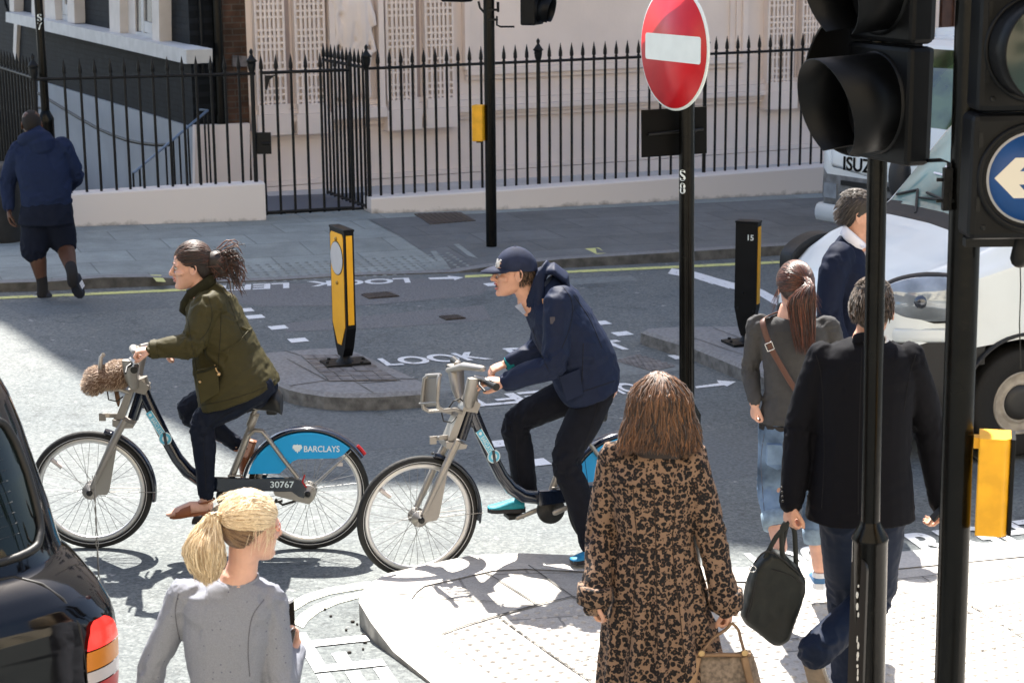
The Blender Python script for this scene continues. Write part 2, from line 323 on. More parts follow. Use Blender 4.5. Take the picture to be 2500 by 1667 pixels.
# blister paving of the far crossing, cover plates
M_tact = mat('blister_paving', (.22, .24, .235), .8, var=.15, vscale=12, bump=.3, bscale=60)
def blisters(mb, o, a, b_, na, nb, r=.014, hgt=.006, n=8, z=lambda p: gz(p.x, 0, .1)):
    for i in range(na):
        for j in range(nb):
            c = o + a * (i + .5) + b_ * (j + .5); c.z = z(c)
            ring = [c + V((math.cos(q) * r, math.sin(q) * r, -.001)) for q in [2 * math.pi * k / n for k in range(n)]]
            r2 = [c + V((math.cos(q) * r * .65, math.sin(q) * r * .65, hgt)) for q in [2 * math.pi * k / n for k in range(n)]]
            mb.loft([ring, r2], 0, True, True, False); mb.add(r2, [tuple(range(n))], 0)
def st_h(p):   # height of the far pavement above world zero
    u = p.dot(sdir); a = at_x(ki2, u); c = at_x(back, u); b1 = lerp(a, c, .45); b1.z = gz(b1.x, 0, .097)
    v = p.dot(pdir); va, vb, vc = a.dot(pdir), b1.dot(pdir), c.dot(pdir)
    return lerp(a, b1, (v - va) / (vb - va)).z if v < vb else lerp(b1, c, (v - vb) / (vc - vb)).z
g = MB(); o = G(560, 684, .05)
blisters(g, o, sdir * .1, pdir * .1, 25, 8, r=.026, hgt=.007, n=6, z=lambda p: st_h(p) + .002)
build(g, 'blister_studs', M_tact, kind='structure')
M_iron = mat('cast_iron', (.075, .062, .055), .6, metal=.3, var=.3, vscale=40, bump=.8, bscale=45)
def plate(mb, pxs, base, th=.01):
    P = [G(x, y, 0) for x, y in pxs]
    for p in P: p.z = base(p) + .004
    mb.prism(P, V((0, 0, th)))
    a, b_, c, d = P
    for i in range(1, 9):
        t = i / 9; e = V((0, 0, th + .001)); mb.prism([lerp(a, b_, t - .03) + e, lerp(a, b_, t + .03) + e, lerp(d, c, t + .03) + e, lerp(d, c, t - .03) + e], V((0, 0, .004)))
g = MB(); plate(g, [(1050, 571), (1162, 562), (1125, 541), (1012, 545)], st_h); build(g, 'manhole_cover', M_iron, label='brown ribbed access cover set in the far pavement left of the traffic light pole', cat='manhole cover')
g = MB(); plate(g, [(900, 731), (975, 725), (950, 715), (882, 721)], lambda p: gz(p.x)); build(g, 'drain_grate', M_iron, label='small dark drain grate in the far lane right of the yellow bollard', cat='drain')
g = MB(); plate(g, [(1090, 783), (1137, 779), (1120, 772), (1072, 775)], lambda p: gz(p.x)); build(g, 'manhole_cover', M_iron, label='small rusty cover in the asphalt in front of the cap wearer', cat='manhole cover')
# -------- near pavement corner
kbn = [(2700, 1300, .015), (2500, 1323, .015), (2188, 1353, .015), (1812, 1391, .015), (1620, 1390, .03), (1433, 1386, .07), (1264, 1388, .09), (1149, 1399, .10), (1051, 1424, .11), (949, 1450, .115), (903, 1478, .12), (880, 1505, .12), (878, 1526, .12), (907, 1562, .09), (960, 1604, .03), (1075, 1690, .012), (1200, 1790, .012), (1420, 1990, .012)]
nb_ = [G(x, y, 0) for x, y, h in kbn]; cen = V((1.6, 7.0, 0))
nt_ = [p + V((0, 0, h)) for p, (x, y, h) in zip(nb_, kbn)]
def inward(pts, d):
    out = []
    for i, p in enumerate(pts):
        t = (pts[min(i + 1, len(pts) - 1)] - pts[max(i - 1, 0)]); n = V((-t.y, t.x, 0)).normalized(); q = p + n * d; q.z = gz(q.x, 0, kbn[i][2]); out.append(q)
    return out
def nh(p):      # near pavement height
    ws = [(1 / max(.03, (q.xy - p.xy).length) ** 2.5, k[2]) for q, k in zip(nb_, kbn)]; s = sum(a for a, b_ in ws)
    return gz(p.x, 0, sum(a * b_ for a, b_ in ws) / s)
nin = inward(nt_, .26)
for q in nin: q.z = nh(q) + .003
g = MB(); M_gr = mat('mortar', (.22, .21, .19), .9)
for i in range(len(nb_) - 1):
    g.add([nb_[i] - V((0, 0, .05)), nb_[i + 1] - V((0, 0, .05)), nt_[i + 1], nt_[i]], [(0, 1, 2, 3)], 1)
    g.add([nt_[i], nt_[i + 1], nin[i + 1], nin[i]], [(0, 1, 2, 3)], 0)
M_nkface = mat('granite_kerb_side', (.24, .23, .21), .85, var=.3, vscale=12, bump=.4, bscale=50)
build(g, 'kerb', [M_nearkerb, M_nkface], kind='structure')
outline = [p + V((0, 0, 0)) for p in inward(nt_, .20)]
outl = outline + [V((6, 4.0, 0)), V((8, 8, 0))]
o2 = [V((p.x, p.y)) for p in outl]
bmx = bmesh.new()
NX, NY = 120, 80; gx0, gx1, gy0, gy1 = -1.6, 7.5, 3.0, 12.0
tri = geometry.delaunay_2d_cdt([V((gx0 + (gx1 - gx0) * i / NX, gy0 + (gy1 - gy0) * j / NY)) for i in range(NX) for j in range(NY)] + o2, [], [list(range(NX * NY, NX * NY + len(o2)))], 1, 1e-4)
vs2, fs2 = tri[0], tri[2]
g = MB(); g.add([V((v.x, v.y, nh(v.to_3d()) - .004 + .0)) for v in vs2], [tuple(f) for f in fs2], 0, False); build(g, 'pavement', M_near, kind='structure')
# tactile blisters of the near crossing
ta = (G(1332, 1641, .03) - G(1200, 1560, .03)); tb = (G(1356, 1520.5, .03) - G(1200, 1560, .03))
ua = V((ta.x, ta.y, 0)).normalized(); ub = V((-ua.y, ua.x, 0))
if ub.dot(tb) < 0: ub = -ub
M_blis = mat('pale_blister', (.43, .405, .37), .8, var=.1, vscale=20, bump=.2, bscale=60)
g = MB(); o = G(1029, 1562, .05) - ub * .0
def inpoly(p, poly):
    c = False; n = len(poly)
    for i in range(n):
        a, b_ = poly[i], poly[(i + 1) % n]
        if (a.y > p.y) != (b_.y > p.y) and p.x < (b_.x - a.x) * (p.y - a.y) / (b_.y - a.y) + a.x: c = not c
    return c
zone = [G(*q, .03) for q in [(1029, 1564), (1400, 1462), (1600, 1440), (2550, 1480), (2700, 1640), (2900, 1900), (1400, 1990), (1200, 1790)]]
sp1 = .067
for i in range(0, 64):
    for j in range(0, 80):
        c = o + ua * (sp1 * (i + .5)) + ub * (sp1 * (j + .5)); 
        if not inpoly(c, zone): continue
        z = nh(c); r = .0165
        ring = [V((c.x + math.cos(q) * r, c.y + math.sin(q) * r, z - .004)) for q in [2 * math.pi * k / 9 for k in range(9)]]
        r2 = [V((c.x + math.cos(q) * r * .62, c.y + math.sin(q) * r * .62, z + .0035)) for q in [2 * math.pi * k / 9 for k in range(9)]]
        g.loft([ring, r2], 0, True, True, False); g.add(r2, [tuple(range(9))], 0)
build(g, 'blister_studs', M_blis, kind='structure')
M_joint = mat('paving_joint', (.10, .095, .085), .95, var=.3, vscale=30)
g = MB()
def joint(mb, a, b_, wd=.008, f=None, h=.003):
    n = max(2, int((b_ - a).length / .15)); d = (b_ - a).normalized(); s = V((-d.y, d.x, 0)); L_, R_ = [], []
    for i in range(n + 1):
        p = lerp(a, b_, i / n); p.z = (f or nh)(p) + h; wv = wd * (.6 + .8 * random.random()); L_.append(p + s * wv / 2); R_.append(p - s * wv / 2)
    for i in range(n): mb.add([L_[i], L_[i + 1], R_[i + 1], R_[i]], [(0, 1, 2, 3)])
for a, b_, wd in [((965, 1474), (1310, 1487), .008), ((1175, 1408), (1312, 1486), .010), ((1032, 1562), (1398, 1464), .014), ((1398, 1464), (1560, 1476), .008), ((1217, 1515), (1500, 1690), .008), ((1380, 1618), (1560, 1570), .006), ((1398, 1464), (1620, 1590), .008), ((1290, 1392), (1398, 1464), .008), ((1950, 1470), (2500, 1390), .008), ((1910, 1560), (2560, 1440), .008), ((2250, 1390), (2620, 1620), .006), ((2000, 1420), (2600, 1350), .006), ((2180, 1620), (2600, 1540), .006), ((2360, 1480), (2520, 1560), .006)]:
    joint(g, G(*a, .06), G(*b_, .06), wd)
build(g, 'paving_joints', M_joint, kind='structure')
# -------- refuge islands
def island(name, top, h, tri_in=None):
    P = [G(x, y, h) for x, y in top]; g = MB(); n = len(P)
    # rounded arris
    cen = sum(P, V((0, 0, 0))) / n
    inn = [p + (cen - p).normalized() * .03 for p in P]; lo = [p - V((0, 0, .025)) - (cen - p).normalized() * .008 for p in P]; bo = [p - V((0, 0, h + .05)) - (cen - p).normalized() * .012 for p in P]
    inn = [p for p in inn]
    for i in range(n):
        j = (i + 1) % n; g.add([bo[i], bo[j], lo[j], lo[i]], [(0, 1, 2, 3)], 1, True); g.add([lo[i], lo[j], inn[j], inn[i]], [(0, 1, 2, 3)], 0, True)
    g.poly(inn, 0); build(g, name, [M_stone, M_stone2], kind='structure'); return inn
M_stone2 = mat('granite_kerb_worn', (.14, .137, .13), .85, var=.35, vscale=14, bump=.5, bscale=60, detail=8)  # island sides, darker than their top stones
i1 = island('traffic_island', [(600, 868), (653, 859), (760, 850), (823, 847), (872, 858), (950, 891), (1027, 927), (1058, 945), (1064, 952), (990, 957), (915, 961), (844, 962), (791, 959), (740, 951), (706, 943), (660, 925), (610, 900)], .12)
i2 = island('traffic_island', [(1566, 806), (1575, 801), (1660, 796), (1780, 795), (1900, 800), (2010, 815), (2080, 850), (2030, 900), (1940, 930), (1880, 920), (1821, 896), (1700, 846), (1610, 820)], .12)
g = MB(); ih = lambda p: gz(p.x, 0, .12)
for a, b_ in [((706, 942), (850, 921)), ((850, 921), (1020, 926)), ((850, 922), (913, 960)), ((694, 856), (734, 868)), ((700, 876), (803, 931)), ((880, 883), (930, 905)), ((930, 905), (978, 930)), ((1755 / 4.704 + 600, 780 + 700 / 4.704), (878, 936))]: joint(g, G(*a, .12), G(*b_, .12), .012, ih)
for a, b_ in [((1660, 848), (1700, 826)), ((1655, 812), (1830, 872)), ((1740, 800), (1830, 835))]: joint(g, G(*a, .12), G(*b_, .12), .012, ih)
build(g, 'island_joints', M_joint, kind='structure')
M_sett = mat('brown_setts', (.165, .155, .15), .9, var=.3, vscale=12, bump=.5, bscale=50)
g = MB(); A, B, C, D_ = G(734, 868, .124), G(872, 864, .124), G(975, 929, .124), G(806, 931, .124)
for r in range(6):
    for c in range(5):
        if (r, c) in ((2, 2), (2, 1), (1, 2)): continue
        o_ = .1 * (r % 2); t0, t1 = (r + .06) / 6, (r + .94) / 6; s0, s1 = min(1, max(0, (c + .03 - o_) / 5)), min(1, (c + .97 - o_) / 5)
        q = [lerp(lerp(A, B, s), lerp(D_, C, s), t) for s, t in ((s0, t0), (s1, t0), (s1, t1), (s0, t1))]
        g.prism(q, V((0, 0, .004 + random.random() * .004)))
build(g, 'island_setts', M_sett, kind='structure')
g = MB(); A, B, C, D_ = G(1500, 880, .004), G(1560, 864, .004), G(1655, 893, .004), G(1590, 906, .004)
for r in range(12):
    for c in range(6):
        o_ = .5 * (r % 2); q = [lerp(lerp(A, B, min(1, max(0, s))), lerp(D_, C, min(1, max(0, s))), t) for s, t in (((c + .06 - o_) / 6, (r + .06) / 12), ((c + .94 - o_) / 6, (r + .06) / 12), ((c + .94 - o_) / 6, (r + .94) / 12), ((c + .06 - o_) / 6, (r + .94) / 12))]
        g.prism(q, V((0, 0, .003)))
build(g, 'brick_patch', M_sett, kind='structure')
# -------- road markings
def ground_text(txt, q, h=.006, off=.03, name='road_lettering', m=None, seg=True):
    bl, br_, tr, tl = [G(x, y, h) for x, y in q]; g = MB()
    g.text(txt, None, warp=lambda u, v: lerp(lerp(bl, br_, u), lerp(tl, tr, u), v), off=off)
    build(g, name, m or M_white, kind='structure')
ground_text('LOOK', [(945, 893), (1205, 876), (1155, 858), (920, 875)])
ground_text('RIGHT', [(1265, 873), (1560, 851), (1505, 829), (1225, 850)])
ground_text('LOOK', [(998, 678), (748, 687), (752, 700), (1003, 690)])
ground_text('LEFT', [(706, 690), (515, 698), (512, 711), (706, 703)])
ground_text('LEFT', [(1350, 950), (1095, 974), (1130, 1002), (1400, 975)][0:0] or [(1400, 945), (1095, 973), (1135, 995), (1440, 968)])
ground_text('LOOK', [(1610, 925), (1450, 942), (1490, 965), (1655, 948)])
ground_text('LOOK', [(1870, 1400), (2150, 1368), (2075, 1322), (1815, 1350)])
ground_text('RIGHT', [(2270, 1353), (2640, 1310), (2540, 1262), (2200, 1303)])
ground_text('LEFT', [(1010, 1722), (880, 1528), (712, 1546), (828, 1740)])
g = MB()
def quad(mb, pts, h=.004, m=0): mb.poly([G(x, y, h) for x, y in pts], m)
quad(g, [(1045, 678), (1095, 676), (1092, 673), (1132, 677), (1110, 684), (1108, 681), (1050, 682)])
build(g, 'road_arrow', M_white, kind='structure')
g = MB(); quad(g, [(1697, 943), (1755, 935), (1750, 928), (1797, 931), (1775, 943), (1768, 940), (1700, 947)]); build(g, 'road_arrow', M_white, kind='structure')
g = MB()
for x, y in [(623, 773), (679, 799), (728, 830), (1203, 694), (1467, 788), (1519, 814), (1212, 1083), (1311, 1128), (597, 757), (1660, 870)]:
    c = G(x, y, .004); s = .075
    g.poly([c + sdir * a * s + pdir * b_ * s for a, b_ in ((-1, -1), (1, -1), (1, 1), (-1, 1))])
build(g, 'crossing_studs', M_white, kind='structure')
g = MB()
for a, b_ in [((-400, 742), (455, 704)), ((1135, 672), (1990, 633))]:
    n = 12
    for i in range(n):
        x0, x1 = lerp(a[0], b_[0], i / n), lerp(a[0], b_[0], (i + 1) / n); y0, y1 = lerp(a[1], b_[1], i / n), lerp(a[1], b_[1], (i + 1) / n)
        quad(g, [(x0, y0), (x1, y1), (x1, y1 + 5.5), (x0, y0 + 6)])
build(g, 'yellow_line', M_yel, kind='structure')
g = MB()
for q in [[(367, 669), (393, 667), (405, 683), (382, 685)], [(1428, 608), (1462, 606), (1480, 619), (1456, 621)]]:
    P = [G(x, y, .09) for x, y in q]
    for p in P: p.z = st_h(p) + .004
    g.poly(P)
build(g, 'yellow_kerb_mark', M_yel, kind='structure')
g = MB()
ln = [(1640, 655), (1700, 664), (1750, 679), (1790, 690), (1860, 706), (1900, 728), (1960, 760)]
for i in range(len(ln) - 1): quad(g, [ln[i], ln[i + 1], (ln[i + 1][0] - 10, ln[i + 1][1] + 15), (ln[i][0] - 10, ln[i][1] + 13)])
build(g, 'white_line', M_white, kind='structure')
g = MB()
for la, lb in (([(905, 1418), (874, 1422), (800, 1434), (745, 1450), (705, 1471), (675, 1500), (660, 1530)], [(905, 1434), (874, 1438), (805, 1450), (755, 1467), (718, 1490), (695, 1515), (684, 1540)]), ([(900, 1440), (874, 1444), (820, 1456), (770, 1474), (733, 1498), (715, 1520)], [(900, 1454), (874, 1459), (825, 1472), (780, 1492), (752, 1514), (740, 1532)])):
    for i in range(len(la) - 1): quad(g, [la[i], la[i + 1], lb[i + 1], lb[i]])
build(g, 'kerb_line', mat('pale_line', (.62, .63, .52), .8, var=.1, vscale=20), kind='structure')
g = MB()    # grit in the gutter
for x, y in [(797, 1487), (807, 1500), (856, 1511), (840, 1534), (874, 1527), (892, 1547), (884, 1562), (932, 1571), (851, 1587), (884, 1580), (961, 1595), (1840, 906), (1815, 900)]:
    for k in range(1):
        c = G(x + random.uniform(-8, 8), y + random.uniform(-5, 5), .006); g.sphere(c, (random.uniform(.006, .013), random.uniform(.005, .012), .006), 6, 4)
build(g, 'road_grit', mat('grit', (.05, .045, .04), .9), kind='stuff')

# unseen terrace added behind the viewpoint: sunlit, it bounces light onto the shaded side
opp = root('terrace', V((0, -9, 0)), label='unseen cream stucco terrace added behind the viewpoint to bounce sunlight at the street', cat='building')
M_cream = mat('cream_stucco', (.66, .56, .41), .85, var=.06, vscale=1)
g = MB(); g.box(V((2, -13, 8.5)), (70, 8, 19)); build(g, 'wall', M_cream, opp)
for i in range(14):
    for zc_ in (2.0, 5.4, 8.8, 12.2):
        g = MB(); g.box(V((-26 + i * 4.2, -8.98, zc_)), (1.3, .08, 2.0)); build(g, 'window', M_winopp if False else None or bpy.data.materials.get('terrace_glass') or mat('terrace_glass', (.03, .035, .04), .08), opp)
# ================================================================== low walls, railings, gate
M_wallw = bpy.data.materials.new('painted_render'); M_wallw.use_nodes = True
N, L, b = sub_node(M_wallw); tc = N.new('ShaderNodeTexCoord'); sx = N.new('ShaderNodeSeparateColor'); at_ = N.new('ShaderNodeAttribute'); at_.attribute_name = 'tone'; L.new(at_.outputs['Color'], sx.inputs[0])
nz = N.new('ShaderNodeTexNoise'); nz.inputs['Scale'].default_value = 6; nz.inputs['Detail'].default_value = 9; nz.inputs['Roughness'].default_value = .7; L.new(tc.outputs['Object'], nz.inputs[0])
ma = N.new('ShaderNodeMath'); ma.operation = 'MULTIPLY_ADD'; L.new(nz.outputs['Fac'], ma.inputs[0]); ma.inputs[1].default_value = -.35
mp = N.new('ShaderNodeMapRange'); mp.inputs[1].default_value = 0; mp.inputs[2].default_value = .16; mp.inputs[3].default_value = .20; mp.inputs[4].default_value = .50
ad = N.new('ShaderNodeVectorMath'); L.new(sx.outputs[2], mp.inputs[0]); L.new(mp.outputs[0], ma.inputs[2])
r = N.new('ShaderNodeValToRGB'); e = r.color_ramp.elements; e[0].position = .03; e[0].color = (.08, .075, .05, 1); e[1].position = .17; e[1].color = (.70, .65, .61, 1); L.new(ma.outputs[0], r.inputs[0])
L.new(r.outputs[0], b.inputs['Base Color']); b.inputs['Roughness'].default_value = .85
def low_wall(pts, label, endface=True):      # pts: (px, y_base, y_top)
    g = MB(); bs = [G(x, yb, .1) for x, yb, yt in pts]; d = (bs[-1] - bs[0]); n = V((-d.y, d.x, 0)).normalized()
    tp = [PL(x, yt, bs[max(0, i - 1)] if i else bs[0], bs[i] if i else bs[1]) for i, (x, yb, yt) in enumerate(pts)]
    rings = []
    for b0, t0 in zip(bs, tp):
        t0 = V((b0.x, b0.y, t0.z)); b1 = b0 + n * .28; rings.append([b0 - V((0, 0, .06)), t0 - V((0, 0, .015)), t0 + n * .015, t0 + n * .265, t0 + n * .28 - V((0, 0, .015)), b1 - V((0, 0, .06))])
    g.loft(rings, 0, False, True, True); ca = [(max(0, v.z - gz(v.x, 0, .1)),) * 3 + (1,) for v in g.v]; o = build(g, 'low_wall', M_wallw, label=label, cat='wall', colattr=ca); return bs, tp, n
LW = low_wall([(-300, 573, 500), (60, 558, 482), (179, 553, 474), (400, 546, 461), (650, 537, 447)], 'white rendered low wall under the railings behind the man in the hooded top')
RW = low_wall([(907, 521, 484), (1214, 512, 465), (1500, 498, 445), (1750, 484, 426), (2009, 471, 406), (2500, 445, 372)], 'long white rendered low wall under the railings right of the gate')
def fence_line(Wl): return Wl[0][0] + Wl[2] * .14, Wl[0][-1] + Wl[2] * .14
def spear(mb, b0, zt, r=.0155):
    mb.tube([b0, V((b0.x, b0.y, zt - .20))], r, 8); 
    mb.lathe([(r * 1.25, 0), (r * 1.25, .02), (r * .8, .03), (r * 1.5, .05), (r * 1.35, .10), (.002, .2)], V((b0.x, b0.y, zt - .20)), n=8)
def finial(mb, b0, z, r=.024):
    mb.tube([b0, V((b0.x, b0.y, z))], r, 10)
    mb.lathe([(r, 0), (r * 1.1, .01), (r * 1.7, .05), (r * 2.0, .10), (r * 1.9, .125), (r * 2.7, .135), (r * 1.8, .165), (r * 1.1, .19), (r * .6, .21), (r * .9, .235), (r * .9, .25), (.002, .275)], V((b0.x, b0.y, z)), n=14)
def railing(P, rail_y, posts, bars, top_of, label, spear_h=.21, group=None):
    """P: plane points; posts/bars: px positions of feet on the rail; rail_y(px)"""
    A, B = P; r_ = root('iron_railing', V((A.x, A.y, gz(A.x))), label=label, cat='railing', group=group)
    g = MB(); prev = None
    xs = sorted(posts + bars); xs = [xs[0] - 8] + xs + [xs[-1] + 8]; pts = [PL(x, rail_y(x), A, B) for x in xs]
    g.tube([pts[0], pts[len(pts) // 2], pts[-1]], .017, 8); build(g, 'rail', M_blkm, r_)
    for x in bars:
        g = MB(); t = PL(x, rail_y(x), A, B); spear(g, V((t.x, t.y, top_of(t))), t.z + spear_h); build(g, 'bar', M_blkm, r_)
    for x in posts:
        g = MB(); t = PL(x, rail_y(x), A, B); finial(g, V((t.x, t.y, top_of(t))), t.z); build(g, 'post', M_blkm, r_)
    return r_
def topz(Wl):
    bs, tp, n = Wl
    def f(p):
        q = p - n * .14; best = 0
        for i in range(len(bs) - 1):
            d = bs[i + 1] - bs[i]; t = (q - bs[i]).dot(d) / d.dot(d)
            if t <= 1 or i == len(bs) - 2: return lerp(tp[i], tp[i + 1], max(0, min(1, t))).z - .01
    return f
ry_l = lambda x: 193 - (x - 136) * .0262
ry_r = lambda x: (168 - (x - 900) * .0385 if x < 1207 else 156 - (x - 1207) * .0452)
LP = fence_line(LW); RP = fence_line(RW)
railing(LP, ry_l, [83, 615], [157, 196, 232, 270, 304, 339, 373, 409, 445, 479, 515, 549, 583], topz(LW), 'black iron railing with spear tops on the low wall left of the gate')
def interp(a, b_, n): return [lerp(a, b_, i / n) for i in range(1, n)]
railing(RP, ry_r, [895, 1314, 1722], interp(895, 1314, 15) + interp(1314, 1722, 15) + [1722 + 26.4 * i for i in range(1, 20)], topz(RW), 'long black iron railing with spear tops and urn finials right of the gate')
# side railing running away from the corner post
A = PL(83, 191, *LP); pv = V((-.44, .9, 0)); Bq = A + pv * 6
sr_ = root('iron_railing', V((A.x, A.y, gz(A.x))), label='dark iron side railing running back from the far left corner post', cat='railing')
g = MB(); g.tube([A, Bq], .017, 8); build(g, 'rail', M_blkm, sr_)
for i in range(1, 34):
    p = A + pv * (i * .17); g = MB(); spear(g, V((p.x, p.y, .1)), p.z + .21); build(g, 'bar', M_blkm, sr_)
# gate: one leaf in line, one leaf standing open
def gate(A0, A1, z0, z1, n, label, ornate=False, hook=False):
    r_ = root('iron_gate', V((A0.x, A0.y, z0)), label=label, cat='gate')
    for z in (z0 + .03, z1 - .2):
        g = MB(); g.tube([V((A0.x, A0.y, z)), V((A1.x, A1.y, z))], .018, 8); build(g, 'rail', M_blkm, r_)
    for i in range(n + 1):
        p = lerp(A0, A1, i / n); g = MB(); spear(g, V((p.x, p.y, z0)), z1); build(g, 'bar', M_blkm, r_)
    return r_
ga = PL(650, 500, *LP); gb = PL(862, 500, *LP); za = PL(650, 178, *LP).z + .2
g1 = gate(ga, gb, gz(ga.x, 0, .13), za, 6, 'black iron gate leaf standing closed in line with the railings')
g = MB(); c = PL(640, 350, *LP); g.box(c, (.20, .04, .24)); g.tube([c + V((0, -.03, 0)), c + V((.09, -.03, 0))], .015); build(g, 'lock_box', M_blkm, g1)
g = MB(); a = PL(646, 185, *LP); g.prism([a, a + V((.12, .03, -.0)), a + V((.05, .01, -.05)), a + V((.02, 0, -.16)), a + V((0, 0, -.16))], V((.0, .02, 0))); build(g, 'hinge_bracket', M_blkm, g1)
P2 = PL(895, 300, *RP); q = G(800, 477, .1); g2 = gate(V((P2.x - .03, P2.y + .03, 0)), V((q.x, q.y, 0)), gz(P2.x, 0, .13), PL(886, 122, *RP).z + .0, 10, 'black iron gate leaf standing open, swung back from the urn topped post')
g = MB(); flat(g, [(652, 520), (905, 505), (890, 470), (620, 480)], .07); build(g, 'doorstep', mat('blue_step', (.10, .11, .13), .7), kind='structure')
# yard behind the walls, made pale to bounce light onto the facade
g = MB(); A, B = RW[0][0] + RW[2] * .26, RW[0][-1] + RW[2] * .26
g.add([V((A.x - .9, A.y, gz(A.x, 0, .05))), V((B.x, B.y, gz(B.x, 0, .05))), V((B.x - 1, B.y + 4, gz(B.x, 0, .05))), V((A.x - 2.5, A.y + 6, gz(A.x, 0, .05)))], [(0, 1, 2, 3)]); build(g, 'yard', mat('pale_concrete', (.50, .47, .44), .9, var=.1, vscale=3), kind='structure')

# ================================================================== pink stucco building
FA = V((0, 25.0, 0)); FD = V((math.cos(rad(26)), math.sin(rad(26)), 0)); FN = V((FD.y, -FD.x, 0))   # outward normal (toward us)
FB = FA + FD
fp = lambda x, y, o=0.0: PL(x, y, FA + FN * o, FB + FN * o)
X0, X1 = fp(604, 300).dot(FD), 30.0
def wallbox(mb, u0, u1, z0, z1, o0, o1, m=0):
    """box on the facade: u along, z up, offset from the plane o0..o1"""
    base = FA - FD * FA.dot(FD); p = []
    for o in (o0, o1):
        for z in (z0, z1):
            for u in (u0, u1): q = base + FD * u + FN * o; p.append(V((q.x, q.y, z)))
    mb.add(p, [(0, 1, 3, 2), (4, 6, 7, 5), (0, 4, 5, 1), (2, 3, 7, 6), (0, 2, 6, 4), (1, 5, 7, 3)], m)
pink = root('stucco_building', FA + FD * 4, rz=0, label='pale pink stucco building with carved pilasters behind the railings', cat='building')
M_wst = mat('weathered_stone', (.14, .125, .12), .9, var=.3, vscale=9)
zf = lambda y, x=1300, o=0.0: fp(x, y, o).z
uf = lambda x, y=150, o=0.0: fp(x, y, o).dot(FD)
def sun_hit(px, py):
    E = G(px, py, .0); t = (FA - E).dot(FN) / SUN_DIR.dot(FN); return E + SUN_DIR * t
C0 = fp(466, 150)                                   # corner of the brick building
SDIR = V((-.44, .9, 0)).normalized(); SN = V((-SDIR.y, SDIR.x, 0)); 
if SN.dot(V((0, -1, 0))) < 0: SN = -SN
spx = lambda x, y, o=0.0: PL(x, y, C0 + SN * o, C0 + SN * o + SDIR)
edge = [(130, 880), (215, 932), (300, 975), (411, 1036), (480, 1090), (560, 1150), (784, 1187), (850, 1183), (1190, 1190), (1450, 1240), (1760, 1338), (1960, 1358), (2187, 1336), (2500, 1306), (3200, 1230)]
hits = [sun_hit(*e) for e in edge]
prof = [(h.dot(FD), h.z) for h in hits]; uc = C0.dot(FD); u0 = uf(604)
fprof = sorted([p for p in prof if p[0] > uc + .05])
zc = float(np.interp(uc, [p[0] for p in sorted(prof)], [p[1] for p in sorted(prof)]))
z0f = float(np.interp(u0, [p[0] for p in sorted(prof)], [p[1] for p in sorted(prof)]))
base0 = FA - FD * FA.dot(FD)
P3 = lambda u, z, o=0.0: V(((base0 + FD * u + FN * o).x, (base0 + FD * u + FN * o).y, z))
# main wall; its unseen top edge is shaped to cast the street's shadow edge
top = [(u0, z0f)] + [p for p in fprof if p[0] > u0 + .1] + [(40, fprof[-1][1])]
g = MB(); zlo = -2.6
g.prism([P3(u0, zlo), P3(40, zlo)] + [P3(u, z) for u, z in top[::-1]], -FN * 9)
build(g, 'wall', M_pink, pink)
ua_, ub_ = uf(1128), uf(1815); uL = uf(1113); uR = uf(1845)
zz = {k: zf(k) for k in (136, 146, 153, 162, 175, 189, 220, 234, 250, 266, 282, 288, 397, 409)}
g = MB()   # string course above the plinth, and the panel sill
for (ya, yb, o) in ((222, 234, .05), (234, 250, .10), (250, 262, .15), (262, 270, .10), (270, 280, .06)):
    wallbox(g, u0, uR + 6, zf(yb), zf(ya) - .003, -.02, o)
for (ya, yb, o) in ((146, 153, .03), (153, 160, .06), (160, 176, .10), (176, 188, .05)):
    wallbox(g, ua_ + .03, ub_ - .03, zf(yb), zf(ya) - .003, -.02, o)
for (ya, yb, o) in ((397, 408, .06), (409, 620, .08)):
    wallbox(g, u0, uR + 6, zf(yb), zf(ya) - .003, -.02, o)
build(g, 'string_course', M_pink, pink)
for ux, s in ((uf(1128), 1), (uf(1815), -1)):
    g = MB()
    for k, o in enumerate((.11, .07, .04)): wallbox(g, ux + s * .085 * k, ux + s * (.085 * k + .082), zf(162) + .0, zf(162) + 7, -.02, o)
    build(g, 'panel_frame', M_pink, pink)
# pilasters with sunk fretwork
def fret(x0, x1, ybot, xref, label=None):
    ua, ub = uf(x0), uf(x1); zb = fp(xref, ybot).z; zt = zb + 6.0; wd = ub - ua; g = MB()
    wallbox(g, ua, ub, zb - .12, zt, -.02, .07)                       # ground of the panel
    wallbox(g, ua, ub, zb - .14, zb - .02, .072, .17); g2 = g
    wallbox(g, ua - .03, ub + .03, zb - .40, zb - .143, -.01, .20)
    n = 6; m_ = wd * .07; cw = (wd - 2 * m_) / n
    for i in range(n + 1):
        c = ua + m_ + cw * i; wq = .016 if 0 < i < n else m_
        cc = c if 0 < i < n else (ua + m_ / 2 if i == 0 else ub - m_ / 2); hw = cw * .26 if 0 < i < n else m_ / 2
        wallbox(g, cc - hw, cc + hw, zb - .02, zt, .072, .125)
    z = zb; k = 0
    while z < zt - .1:                                            # cross bars
        step = (.055, .05, .13, .05, .055, .14, .05)[k % 7] if z < zb + 2.1 else (.30, .25)[k % 2]
        wallbox(g, ua + m_, ub - m_, z, z + .028, .075, .118); z += .028 + step; k += 1
    build(g, 'carved_pilaster', M_pink, pink)
for a, b_, yb, xr in ((617, 690, 250, 650), (714, 788, 247, 750), (935, 1008, 239, 970), (1030, 1100, 234, 1065), (1862, 1926, 196, 1890), (1945, 1996, 192, 1970), (2150, 2275, 178, 2200)): fret(a, b_, yb, xr)
